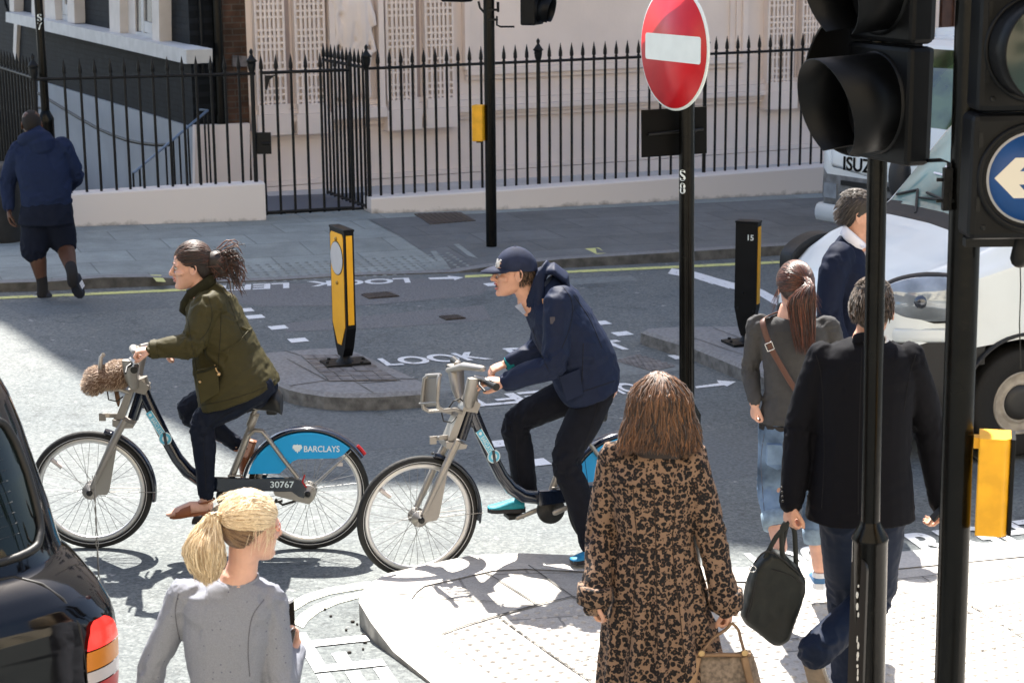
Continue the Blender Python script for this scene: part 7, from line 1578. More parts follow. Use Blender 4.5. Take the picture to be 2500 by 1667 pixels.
g = MB(); g.tube(smooth_path([D(x, y, YS - .118) for x, y in ((1842, 1372), (1880, 1345), (1958, 1405))], 8), .004, 6); g.tube(smooth_path([D(x, y, YS - .120) for x, y in ((1885, 1390), (1925, 1402), (1960, 1425))], 8), .003, 6); g.tube(smooth_path([D(x, y, YS - .120) for x, y in ((1850, 1400), (1838, 1460), (1822, 1512))], 8), .003, 6); build(g, 'piping', M_blackp, bfc)
for dy, pp_ in ((-.10, ((1868, 1362), (1895, 1310), (1920, 1283), (1918, 1275), (1908, 1300), (1912, 1372))), (-.02, ((1905, 1365), (1912, 1320), (1922, 1282), (1938, 1290), (1942, 1340), (1944, 1400)))):
    g = MB(); g.tube(smooth_path([D(x, y, YS + dy) for x, y in pp_], 16), [(.011, .004)] * 16, 8, hint=(1, 0, .2)); build(g, 'handle', M_bf, bfc)
g = MB(); c = D(1838, 1388, YS - .13); g.tube([c + V((math.cos(q) * .014, 0, math.sin(q) * .014)) for q in [2 * math.pi * k / 12 for k in range(13)]], .0025, 6); build(g, 'ring', mat('chrome_ring', (.6, .6, .6), .2, metal=1), bfc)
ph = root('mobile_phone', D(2296, 1246, YS - .0), label='small black phone in the right hand of the man in the dark suit', cat='phone')
g = MB(); g.box(D(2298, 1243, YS - .02), (.012, .065, .12), Matrix.Rotation(rad(40), 3, 'Y')); build(g, 'case', M_blackp, ph, bevel=.003)

# grey haired man facing right behind the pole
YH = 10.5
pts = dict(neck=(2088, 592, 0), shL=(2062, 640, .20), shR=(2050, 655, -.20), elL=(2040, 760, .22), elR=(2025, 765, -.24), wrL=(2080, 850, .2), wrR=(2060, 860, -.22), pel=(2075, 850, 0), hipL=(2075, 860, .09), hipR=(2075, 870, -.09), knL=(2090, 1010, .1), knR=(2060, 1010, -.1), anL=(2080, 1150, .1), anR=(2040, 1150, -.1))
J, g, T, hR, hc = walker('', YH, pts, (2098, 525, .0), M_skin, (1, -.05, -.05), s=1.08)
gh = remesh(g, 'person', M_skin, None, vox=.0065, smooth=2, label='grey haired man in navy suit and tie facing right before the white van', cat='person')
g = MB(); 
def sectH(l, r, hw): a, b_ = D(*l, YH), D(*r, YH); return ((a + b_) / 2, (a - b_) / 2, Yv * hw)
g.loft(torso_rings([sectH((2052, 575), (2110, 612), .09), sectH((2030, 606), (2118, 640), .17), sectH((2010, 635), (2135, 670), .215), sectH((2000, 690), (2140, 700), .215), sectH((2004, 770), (2140, 775), .20), sectH((2004, 870), (2145, 870), .21)]))
limb(g, [D(2052, 625, YH - .16), D(2035, 665, YH - .21), J['elR'], lerp(J['elR'], J['wrR'], .9)], [.085, .085, .072, .055], 18); limb(g, [D(2052, 620, YH + .16), J['shL'], J['elL'], J['wrL']], [.08, .08, .07, .055], 16)
M_nsuit = clothmat('navy_wool', (.005, .009, .026), .75, var=.05, bump=.1)
gj = remesh(g, 'suit_jacket', M_nsuit, gh, vox=.009, smooth=3, disp=folds([(J['shR'], J['elR'], .6, 1.2), (J['elR'], J['wrR'], 1, .5), (J['neck'], J['pel'], .2, .4)], .008, 11, .004, 5))
M_wsh2 = mat('white_shirt_cloth', (.72, .72, .80), .8)
g = MB(); g.tube(smooth_path([D(2058, 560, YH - .03), D(2068, 572, YH - .075), D(2095, 596, YH - .085), D(2110, 608, YH - .04)], 10), [(.032, .010)] * 10, 8, hint=(.3, 0, 1)); g.tube([D(2112, 608, YH - .02), D(2118, 635, YH - .01)], [(.03, .06)] * 2, 10, hint=(1, 0, 0)); g.prism([D(2100, 600, YH - .10), D(2112, 606, YH - .09), D(2116, 600, YH - .05), D(2106, 590, YH - .06)], V((0, .01, 0))); build(g, 'shirt', M_wsh2, gh)
g = MB(); g.tube([D(2110, 610, YH - .03), D(2116, 625, YH - .03), D(2124, 660, YH - .02), D(2130, 720, YH - .02)], [(.02, .02), (.022, .03), (.028, .04), (.035, .045)], 10, hint=(1, 0, 0)); build(g, 'tie', M_nsuit, gh)
g = MB()
for a in 'LR': limb(g, [J['hip' + a], J['kn' + a], J['an' + a]], [.11, .085, .075], 16)
remesh(g, 'trousers', M_nsuit, gh, vox=.009, smooth=2)
for a, yy in (('L', .1), ('R', -.1)): an = J['an' + a]; shoe_pair(gh, V((an.x - .05, an.y, an.z - .09)), V((an.x + .22, an.y, an.z - .09)), Z, M_shoe, M_dsole)
M_gh = hairmat('grey_brown_hair', (.018, .013, .010), (.09, .065, .05), .5)
short_hair(T, hR, gh, M_gh, n=1100, s=1.08, ln=.035, low=-.7)

# blonde woman
YD = 5.95
pts = dict(neck=(582, 1425, 0), shL=(448, 1455, 0), shR=(660, 1470, .02), elL=(370, 1640, .02), elR=(690, 1690, -.02), wrL=(330, 1800, .05), wrR=(722, 1570, .16), pel=(560, 1840, 0), hipL=(510, 1870, 0), hipR=(610, 1870, 0), knL=(510, 2160, 0), knR=(610, 2160, 0), anL=(510, 2440, -.1), anR=(610, 2400, .15))
J, g, T, hR, hc = walker('', YD, pts, (612, 1288, .0), M_skin, (.80, .58, -.12), s=.96, bodyscale=.9)
hand_shape(g, D(722, 1580, YD + .16), (-.10, .1, 1), (.8, .5, 0), side=1, curl=.6, s=.84, thumb_in=.5); hand_shape(g, J['wrL'], (-.2, .1, -1), (-1, 0, 0), side=-1, curl=.5, s=.84)
bw = remesh(g, 'person', M_skin2, None, vox=.0048, smooth=2, label='blonde woman with a ponytail in a pale grey dotted sweater in the foreground', cat='person')
M_swt = bpy.data.materials.new('dotted_grey_knit'); M_swt.use_nodes = True; N, L_, b = sub_node(M_swt); tc = N.new('ShaderNodeTexCoord'); nz = N.new('ShaderNodeTexNoise'); nz.inputs['Scale'].default_value = 300; nz.inputs['Detail'].default_value = 3; L_.new(tc.outputs['Object'], nz.inputs[0])
cr2 = cr_(nz.outputs['Fac'], [(.3, (.19, .20, .235)), (.7, (.25, .26, .30))]); vo = N.new('ShaderNodeTexVoronoi'); vo.inputs['Scale'].default_value = 34; vo.inputs['Randomness'].default_value = .3; L_.new(tc.outputs['Object'], vo.inputs['Vector']); dt = cr_(vo.outputs['Distance'], [(.07, k1_), (.11, k0_)])
mx = N.new('ShaderNodeMix'); mx.data_type = 'RGBA'; L_.new(dt.outputs[0], mx.inputs[0]); L_.new(cr2.outputs[0], mx.inputs[6]); mx.inputs[7].default_value = (.10, .11, .16, 1); L_.new(mx.outputs[2], b.inputs['Base Color']); b.inputs['Roughness'].default_value = .95; b.inputs['Specular IOR Level'].default_value = .2
bp = N.new('ShaderNodeBump'); bp.inputs['Strength'].default_value = .5; bp.inputs['Distance'].default_value = .003; L_.new(dt.outputs[0], bp.inputs['Height']); b2 = N.new('ShaderNodeBump'); b2.inputs['Strength'].default_value = .3; b2.inputs['Distance'].default_value = .001; L_.new(nz.outputs['Fac'], b2.inputs['Height']); L_.new(bp.outputs[0], b2.inputs['Normal']); L_.new(b2.outputs[0], b.inputs['Normal'])
g = MB(); tw = .12
robe(g, J, [(578, 1412, 0, .070, .062, tw), (572, 1424, 0, .105, .075, tw), (565, 1440, 0, .145, .088, tw), (560, 1475, 0, .160, .105, tw), (558, 1540, 0, .155, .115, tw), (556, 1620, 0, .140, .11, tw), (556, 1700, 0, .125, .10, tw), (556, 1800, 0, .15, .11, tw), (556, 1880, 0, .165, .12, tw)], YD)
limb(g, [D(460, 1450, YD), J['shL'], lerp(J['shL'], J['elL'], .5), J['elL'], J['wrL']], [.055, .058, .052, .047, .036], 18)
limb(g, [D(648, 1462, YD), J['shR'], lerp(J['shR'], J['elR'], .5), J['elR'] + V((.0, 0, 0)), lerp(J['elR'], J['wrR'], .5), D(722, 1590, YD + .15)], [.055, .058, .054, .050, .044, .036], 18)
segs = [(J['shL'], J['elL'], .7, 1.2), (J['elL'], J['wrL'], 1.2, .5), (J['neck'], J['pel'], .2, .4), (J['shR'], J['elR'], .8, 1.3), (J['elR'], J['wrR'], 1.4, .5)]
sw = remesh(g, 'sweater', M_swt, bw, vox=.0065, smooth=3, disp=folds(segs, .008, 12, .004, 6))
g = MB(); ring = [D(580, 1410, YD) + V((math.cos(q) * .068, math.sin(q) * .06, .010 * math.sin(q))) for q in [2 * math.pi * k / 20 for k in range(21)]]; g.tube(ring, [(.008, .006)] * 21, 8); build(g, 'neck_rib', M_swt, sw)
g = MB(); 
for a in 'LR': limb(g, [J['hip' + a], J['kn' + a], J['an' + a]], [.1, .07, .05], 14)
remesh(g, 'trousers', M_dktr, bw, vox=.009, smooth=2)
for a in 'LR': an = J['an' + a]; shoe_pair(bw, V((an.x, an.y - .05, an.z - .06)), V((an.x, an.y + .18, an.z - .06)), Z, M_shoe, M_dsole, .9)
M_blond = hairmat('blonde_hair', (.34, .21, .10), (.92, .76, .52), .42); M_dblond = hairmat('dark_blonde_hair', (.10, .05, .025), (.32, .20, .10), .45)
g = MB(); g.sphere(T(-.012, 0, .026), (.103, .087, .103), 22, 14, M=hR); g.sphere(T(-.042, 0, -.012), (.050, .064, .058), 16, 12, M=hR); hair = remesh(g, 'hair', M_dblond, bw, vox=.0055, smooth=3, disp=hairline(hc, hR, .96, -.068))
tie = (-.118, .012, .035); gd = combed(T, tie, 2600, wob=.010, a_rng=(-2.7, 2.7), e_rng=(-.1, 1.5), front=.085, r=(.107, .093, .110), c=(-.012, 0, .026))
strands('combed_hair', M_blond, hair, gd, r=.0023, tone=lambda k: min(1, max(0, random.gauss(.6, .28))))
gd = combed(T, (-.11, 0, .03), 520, wob=.005, a_rng=(1.2, 5.1), e_rng=(-1.0, -.1), r=(.098, .086, .098)); strands('nape_hair', M_dblond, hair, gd, r=.0020, tone=lambda k: random.random() * .8)
gd = []; t0 = T(*tie)
for k in range(1900):
    q = random.uniform(0, 6.28); r_ = random.random() ** .5; e = D(506 + 30 * r_ * math.cos(q), random.uniform(1385, 1432) - 18 * abs(math.cos(q)) * r_, YD - .10 + .04 * math.sin(q))
    gd.append(wig(smooth_path([t0 + V((random.gauss(0, .008), random.gauss(0, .006), random.gauss(0, .008))), t0 + V((-.025 + .02 * r_ * math.cos(q), -.03, .008 + .02 * r_ * math.sin(q))), D(498 + 48 * r_ * math.cos(q), 1335, YD - .10 + .05 * r_ * math.sin(q)), D(503 + 45 * r_ * math.cos(q), 1380, YD - .10 + .045 * r_ * math.sin(q)), e], 13), .014))
strands('ponytail', M_blond, hair, gd, r=.0022, tone=lambda k: min(1, max(0, random.gauss(.55, .28))))
gd = []
for k in range(190):
    a = random.uniform(-2.0, 1.6); v = on_skull(a, random.uniform(.1, .9)); st = V((-.018, 0, .022)) + V((v.x * .1, v.y * .088, v.z * .105)); gd.append(wig(smooth_path([T(*st), T(st.x + .01, st.y * 1.12, st.z - .03), T(st.x + random.uniform(-.01, .02), st.y * 1.15, st.z - random.uniform(.06, .14))], 8), .012))
for k in range(200):
    a = random.uniform(0, 6.28); v = on_skull(a, random.uniform(.7, 1.5)); st = V((-.018, 0, .022)) + V((v.x * .1, v.y * .088, v.z * .108)); gd.append(wig([T(*(st + V((v.x * .03 * t - .03 * t, v.y * .04 * t, .035 * t - .04 * t * t)))) for t in (0, .4, .8, 1.2)], .018))
strands('stray_hair', M_blond, hair, gd, r=.0009, tone=lambda k: .8)
g = MB(); ring = [t0 + V((math.cos(q) * .019, -.0, math.sin(q) * .019)) for q in [2 * math.pi * k / 14 for k in range(15)]]; g.tube(ring, .006, 6); build(g, 'hair_tie', M_blackp, hair)
g = MB(); c = T(.072, -.060, .010); g.tube([T(.088, -.045, .014), T(.06, -.066, .012), T(.0, -.078, .014)], .0018, 6); g.tube([T(.092 + .0, -.030 + .016 * math.cos(q), .006 + .016 * math.sin(q)) for q in [2 * math.pi * k / 12 for k in range(13)]], .0018, 6); build(g, 'spectacles', mat('coral_frame', (.6, .15, .1), .3), bw)
php = root('mobile_phone', D(702, 1545, YD + .12), label='white smartphone held up by the blonde woman', cat='phone')
g = MB(); c = D(705, 1510, YD + .14); R = Matrix.Rotation(rad(62), 3, 'Z'); g.box(c, (.066, .008, .135), R); pb2 = build(g, 'case', mat('white_phone', (.7, .7, .72), .3), php, bevel=.003)
g = MB(); g.box(c + R @ V((0, -.0046, 0)), (.058, .001, .112), R); build(g, 'screen', mat('phone_glass', (.008, .008, .008), .1), pb2)
wl_ = root('leather_wallet', D(695, 1600, YD + .08), label='folded black leather wallet gripped by the blonde woman', cat='wallet')
g = MB(); rings = []
for t in range(7):
    c = lerp(D(700, 1548, YD + .10), D(690, 1605, YD + .08), t / 6); rings.append([c + V((math.cos(q) * .034 * (1 - .1 * t / 6), math.sin(q) * .016, math.cos(q) * .022)) for q in [2 * math.pi * k / 18 for k in range(18)]])
g.loft(rings); build(g, 'cover', mat('black_wallet', (.012, .012, .014), .35, bump=.1), wl_, bevel=.002)
g = MB(); c = D(700, 1546, YD + .10) + V((0, 0, .004)); 
for k in (.8, .45): g.tube([c + V((math.cos(q) * .030 * k, math.sin(q) * .012 * k - .001, math.cos(q) * .020 * k + .002)) for q in [2 * math.pi * j / 16 for j in range(17)]], .0014, 6)
build(g, 'card_edge', M_wsh, wl_)

# man in the hooded top, walking off to the far left
YM = 16.6
pts = dict(neck=(90, 335, 0), shL=(45, 372, 0), shR=(155, 366, 0), elL=(20, 440, .05), elR=(186, 425, .1), wrL=(22, 508, 0), wrR=(168, 455, .25), pel=(112, 500, 0), hipL=(88, 520, 0), hipR=(138, 520, 0), knL=(88, 610, 0), knR=(158, 598, .1), anL=(103, 690, .0), anR=(176, 665, -.28))
J, g, T, hR, hc = walker('', YM, pts, (77, 305, .0), M_skind, (-.35, 1, -.25), s=1.05, bodyscale=1.25)
hand_shape(g, D(22, 512, YM), (.05, 0, -1), (-1, 0, 0), side=-1, curl=.35, s=1.15)
for a in 'LR': limb(g, [J['kn' + a], lerp(J['kn' + a], J['an' + a], .35), J['an' + a]], [.078, .078, .042])
hm = remesh(g, 'person', M_skind, None, vox=.008, smooth=2, label='stocky man in a blue hooded top and navy shorts stepping off the far kerb', cat='person')
M_hood = clothmat('blue_jersey', (.010, .018, .050), .9, var=.06, bump=.15); M_short = clothmat('navy_jersey', (.006, .009, .020), .9, var=.06)
g = MB(); robe(g, J, [(98, 335, 0, .11, .10, 0), (100, 350, 0, .18, .14, 0), (103, 375, 0, .235, .17, 0), (106, 415, 0, .24, .19, 0), (110, 455, 0, .228, .18, 0), (113, 488, 0, .225, .175, 0), (113, 500, 0, .215, .17, 0)], YM)
limb(g, [D(55, 362, YM), J['shL'], J['elL'], D(22, 505, YM)], [.085, .088, .076, .052], 16); limb(g, [D(150, 358, YM), J['shR'], J['elR'], J['wrR']], [.085, .088, .076, .052], 16)
ht_ = remesh(g, 'hooded_top', M_hood, hm, vox=.012, smooth=3, disp=folds([(J['shL'], J['elL'], .6, 1.2), (J['elL'], J['wrL'], 1, .8), (J['neck'], J['pel'], .3, 1.0), (J['shR'], J['elR'], .8, 1.2)], .014, 9, .010, 4))
g = MB(); g.tube(smooth_path([D(55, 344, YM - .06), D(66, 338, YM - .12), D(90, 334, YM - .13), D(112, 336, YM - .08), D(118, 340, YM + .05)], 12), [(.06, .045)] * 12, 12, hint=(0, -.3, 1), round_=True); g.tube([D(84, 322, YM - .03), D(92, 334, YM - .05), D(96, 350, YM - .06)], [(.085, .07), (.11, .09), (.15, .12)], 16, round_=True); remesh(g, 'hood', M_hood, ht_, vox=.01, smooth=3)
g = MB(); robe(g, J, [(113, 492, 0, .218, .17, 0), (113, 520, 0, .24, .19, 0), (113, 545, 0, .25, .20, 0)], YM)
limb(g, [J['hipL'], lerp(J['hipL'], J['knL'], .5), D(84, 608, YM)], [.14, .135, .125], 18); limb(g, [J['hipR'], lerp(J['hipR'], J['knR'], .5), D(155, 592, YM + .08)], [.14, .135, .125], 18)
remesh(g, 'shorts', M_short, hm, vox=.012, smooth=2, disp=folds([(J['hipL'], J['knL'], .5, .8), (J['hipR'], J['knR'], .5, .8)], .012, 8, .006, 5))
M_sock = mat('black_sock', (.012, .012, .014), .9)
for a in 'LR': g = MB(); limb(g, [lerp(J['kn' + a], J['an' + a], .72), J['an' + a], D(104, 722, YM) if a == 'L' else D(178, 690, YM - .27)], [.055, .05, .05], 14); build(g, 'sock', M_sock, hm)
M_bts = mat('black_trainer', (.010, .012, .02), .6); 
def tr2(heel, toe, up_):
    o = shoe_pair(hm, heel, toe, up_, M_bts, M_wsh if up_ == Z else M_bts, 1.25, h=.11); g = MB(); d = (toe - heel); f = d.normalized(); u = (V(up_) - f * V(up_).dot(f)).normalized(); l = u.cross(f)
    for t in (.40, .50, .60):
        for sg in (1, -1): g.prism([lerp(heel, toe, t) + l * sg * .050 + u * .020 + f * a + u * b_ for a, b_ in ((-.012, 0), (.006, 0), (-.004, .045), (-.022, .045))], l * sg * .004)
    build(g, 'stripes', M_wsh, o)
tr2(D(120, 733, YM + .0), D(76, 738, YM + .12), Z); tr2(D(172, 678, YM - .28), D(196, 728, YM - .22), V((.45, .85, .3)))
g = MB(); g.sphere(T(-.018, 0, .024), V((.098, .082, .102)) * 1.04, 18, 12, M=hR); build(g, 'hair', mat('cropped_black_hair', (.010, .008, .008), .9), hm)
# ================================================================== seams and stitching laid on the cloth
from mathutils.bvhtree import BVHTree
M_seam = mat('dark_stitching', (.004, .004, .006), .9); M_seam2 = mat('olive_stitching', (.02, .018, .008), .9); M_seam3 = mat('grey_stitching', (.10, .10, .12), .95); M_seam4 = mat('brown_stitching', (.03, .018, .012), .95)
def find_child(par, nm):
    for c in par.children:
        if c.name.split('.')[0] == nm: return c
def seam(ob, px_lines, m, r=.0022, name='seam'):
    Mw = WM[ob.name]; bvh = BVHTree.FromPolygons([Mw @ v.co for v in ob.data.vertices], [tuple(p.vertices) for p in ob.data.polygons]); o = V((0, 0, H))
    for ln in px_lines:
        pts = []
        for q in smooth_path([V((a, b_, 0)) for a, b_ in ln], len(ln) * 6):
            d = ray(q.x, q.y).normalized(); hit = bvh.ray_cast(o, d)
            if hit[0] is not None: pts.append(hit[0] - d * .0005)
        if len(pts) > 3: g = MB(); g.tube(pts, r, 5); build(g, name, m, ob)
sjk = find_child(sm, 'suit_jacket'); seam(sjk, [[(1992, 866), (2002, 900), (2008, 950), (2010, 1010)], [(2236, 866), (2226, 895), (2216, 940), (2206, 1005)], [(2104, 850), (2099, 1000), (2096, 1130), (2095, 1255)], [(2010, 1010), (2012, 1120), (2006, 1240)]], M_seam, .0018)
seam(find_child(bw, 'sweater'), [[(436, 1448), (428, 1490), (434, 1540), (447, 1590)], [(645, 1462), (618, 1500), (608, 1545), (606, 1600), (610, 1650)]], M_seam3, .0016)
seam(find_child(w1, 'jacket'), [[(508, 722), (518, 768), (508, 806), (488, 830)], [(540, 752), (538, 820), (534, 880), (536, 950)], [(455, 760), (470, 850), (479, 900), (490, 985)], [(560, 735), (580, 790), (600, 830)], [(488, 990), (560, 975), (640, 948), (672, 925)]], M_seam2, .0022)
seam(find_child(w2, 'jacket'), [[(1374, 700), (1394, 730), (1397, 770), (1387, 812), (1372, 850)], [(1424, 838), (1422, 900), (1419, 955)], [(1400, 720), (1440, 780), (1470, 850)], [(1385, 968), (1440, 950), (1500, 930)], [(1300, 800), (1315, 850), (1340, 905)]], M_seam, .0020)
seam(find_child(leo, 'coat'), [[(1596, 1180), (1600, 1290), (1602, 1400), (1606, 1600)], [(1520, 1332), (1600, 1342), (1686, 1330)], [(1545, 1180), (1550, 1260), (1555, 1335), (1545, 1500), (1530, 1660)], [(1650, 1180), (1648, 1260), (1642, 1335), (1660, 1500), (1675, 1660)]], M_seam4, .0022)
seam(find_child(gw, 'jeans'), [[(1936, 1050), (1938, 1090), (1936, 1120)], [(1866, 1060), (1858, 1120), (1862, 1200), (1868, 1270)]], M_seam3, .0018)
seam(find_child(w2, 'trousers'), [[(1480, 935), (1450, 1020), (1425, 1110), (1440, 1200), (1460, 1280)], [(1262, 1060), (1262, 1130), (1272, 1190)]], M_seam, .0016)
seam(find_child(w1, 'trousers'), [[(600, 985), (540, 1020), (500, 1060), (500, 1130), (503, 1195)]], M_seam, .0016)
# ================================================================== vehicles
def skin_surface(stations, prof, classify, names, parent, mats, smoothm=True, nsub=6):
    """stations: x positions; prof(x)->ring of (y,z) points; faces are sorted into parts by classify(x,y,z,normal)"""
    rings = [[V((x, y, z)) for y, z in prof(x)] for x in stations]; n = len(rings[0]); parts = {}
    for i in range(len(rings) - 1):
        for j in range(n):
            k = (j + 1) % n; q = [rings[i][j], rings[i][k], rings[i + 1][k], rings[i + 1][j]]; c = sum(q, V()) / 4; key = classify(c); parts.setdefault(key, []).append(q)
    for e in (0, -1):
        c = sum(rings[e], V()) / n
        for j in range(n): q = [rings[e][j], rings[e][(j + 1) % n], c]; parts.setdefault(classify(sum(q, V()) / 3), []).append(q)
    out = {}
    for key, qs in parts.items():
        if key.startswith('arch'): continue
        g = MB(); idx = {}
        for q in qs:
            f = []
            for p in q:
                kk = (round(p.x, 5), round(p.y, 5), round(p.z, 5))
                if kk not in idx: idx[kk] = len(g.v); g.v.append(p.copy())
                f.append(idx[kk])
            f = [a for i_, a in enumerate(f) if a != f[i_ - 1]]
            if len(f) > 2: g.f.append(tuple(f)); g.m.append(0); g.sm.append(True)
        out[key] = build(g, names[key.split('_')[0]], mats[key.split('_')[0]], parent, local=True)
    return out
M_vanw = mat('white_van_paint', (.72, .78, .80), .22, coat=.5, var=.03, vscale=3, spec=.5)
M_plas = mat('charcoal_plastic_trim', (.016, .017, .019), .55, var=.12, vscale=9, bump=.1, bscale=60)
M_wind = mat('windscreen_glass', (.16, .27, .27), .04, spec=1.0, coat=1.0, var=.5, vscale=1.3)
M_dglass = mat('dark_glass', (.006, .010, .009), .04, spec=.4)
M_lampg = mat('headlamp_glass', (.30, .34, .38), .12, metal=.3, coat=1, var=.25, vscale=6)
M_lampd = mat('lamp_reflector', (.12, .13, .15), .1, metal=.7); M_wtyre = mat('van_tyre', (.010, .010, .010), .8, bump=.3, bscale=50); M_steel = mat('steel_wheel', (.34, .31, .27), .5, metal=.2, var=.25, vscale=12); M_hubc = mat('dark_hub', (.03, .03, .03), .5)
def interp_tab(tab, x): xs = [t[0] for t in tab]; return [float(np.interp(x, xs, [t[i] for t in tab])) for i in range(1, len(tab[0]))]
def smoothstep(a, b_, x): t = max(0, min(1, (x - a) / (b_ - a))); return t * t * (3 - 2 * t)
def road_wheel(par, c, r, rim, left=1, holes=10, w_=.20, name='wheel'):
    wh = bpy.data.objects.new(name, None); COL.objects.link(wh); wh.parent = par; wh.empty_display_size = .1; WM[wh.name] = root_mat(par)
    ax = V((0, left, 0)); hw = w_ / 2
    L('tyre', M_wtyre, wh, lambda g: g.lathe([(rim + .012, -hw), (rim, -hw), (r - .02, -hw), (r, -hw + .025), (r, hw - .025), (r - .012, hw - .006), (r - .035, hw), (rim + .015, hw), (rim, hw - .01)], c, ax=ax, n=56, caps=False))
    L('rim', M_steel, wh, lambda g: g.lathe([(rim + .004, hw - .03), (rim + .006, hw - .004), (rim - .008, hw), (rim - .014, hw - .03), (rim - .03, hw - .045), (rim * .66, hw - .022), (rim * .60, hw - .018), (rim * .58, hw - .04), (.001, hw - .05)], c, ax=ax, n=56))
    def hl(g):
        for k in range(holes): q = 2 * math.pi * k / holes; g.lathe([(.016, 0), (.016, .003)], c + V((math.cos(q) * rim * .80, left * (hw - .034), math.sin(q) * rim * .80)), ax=ax, n=12)
    L('wheel_hole', M_blackp, wh, hl)
    L('hub_cap', M_hubc, wh, lambda g: g.lathe([(rim * .57, hw - .035), (rim * .56, hw - .018), (rim * .3, hw - .012), (.001, hw - .010)], c, ax=ax, n=40))
    return wh
# white van
gw_ = G(2462, 1111); hx = V((-.956, -.292, 0)).normalized(); lx = V((-hx.y, hx.x, 0))
no = gw_ - lx * .83 + hx * .98; no.z = gz(no.x)
VR = Matrix((hx, lx, Z)).transposed(); van = root('white_van', no, R=VR, label='white van with rounded bonnet and big headlamp coming in from the right', cat='van')
# x = 0 at the nose, negative backwards:  x, low z, half width, belt z, top half width, top z
VT = [(-5.0, .45, .93, 1.15, .80, 2.05), (-4.90, .30, .975, 1.2, .86, 2.22), (-2.3, .26, .98, 1.2, .87, 2.26), (-1.75, .26, .98, 1.2, .84, 2.21), (-1.52, .26, .98, 1.2, .81, 2.13), (-1.36, .26, .98, 1.22, .78, 2.0), (-1.12, .26, .98, 1.25, .77, 1.72), (-.92, .26, .98, 1.27, .78, 1.47), (-.84, .26, .975, 1.25, .80, 1.41), (-.70, .27, .965, 1.21, .79, 1.35), (-.45, .28, .935, 1.14, .75, 1.27), (-.25, .28, .89, 1.06, .67, 1.18), (-.12, .28, .83, .99, .59, 1.09), (-.04, .30, .77, .90, .53, .99), (0, .40, .66, .76, .44, .84)]
def vprof(x):
    lo, hw, bz, tw, tz = interp_tab(VT, x); R_ = []
    pts = [(0, lo), (.6 * hw, lo), (.93 * hw, lo + .02), (hw, lo + .12), (hw * 1.0, lerp(lo, bz, .55)), (hw * .995, bz - .04), (hw * .985, bz + .02), (lerp(hw, tw, .45), lerp(bz, tz, .45)), (lerp(hw, tw, .88), lerp(bz, tz, .86)), (tw * .93, tz - .012 - .03 * (tz - bz)), (tw * .6, tz), (0, tz + .015)]
    P = smooth_path([V((a, b_, 0)) for a, b_ in pts], 40); half = [(p.x, p.y) for p in P]
    return half + [(-y, z) for y, z in half[-2:0:-1]]
xs = sorted(set([round(v, 4) for v in list(np.linspace(-5.0, -2.2, 14)) + list(np.linspace(-2.2, 0, 120))]))
def vclass(c):
    x, y, z = c; wf = z - 1.06
    rw = math.hypot(x + .98, z - .36)
    if abs(y) > .62 and rw < .455: return 'arch'
    if z < .80 and x > -1.40 and z < .80 - max(0, -x - .55) * .25: return 'bumper'
    if z < .46: return 'bumper'
    if -1.50 < x < -.90 and z > 1.46 and abs(y) < .80 - .03 and z > np.interp(x, [-1.52, -.90], [2.02, 1.38]): return 'glass'
    if -.97 < x < -.80 and abs(y) < .78 and z > 1.36: return 'cowl'
    if -2.7 < x < -1.22 and abs(y) > .7 and 1.32 < z < 1.98 and z < 1.30 + (-x - .98) * 1.15: return 'side'
    return 'body'
vside = lambda c: (lambda k: k + ('_p' if c.y > 0 else '_n') if k in ('arch', 'lamp', 'side') else k)(vclass(c))
vp = skin_surface(xs, vprof, vside, dict(arch='wheel_arch', lamp='headlamp', bumper='bumper', glass='windscreen', cowl='scuttle', side='side_window', body='body'), van, dict(arch=M_blackp, lamp=M_lampg, bumper=M_plas, glass=M_wind, cowl=M_plas, side=M_dglass, body=M_vanw))
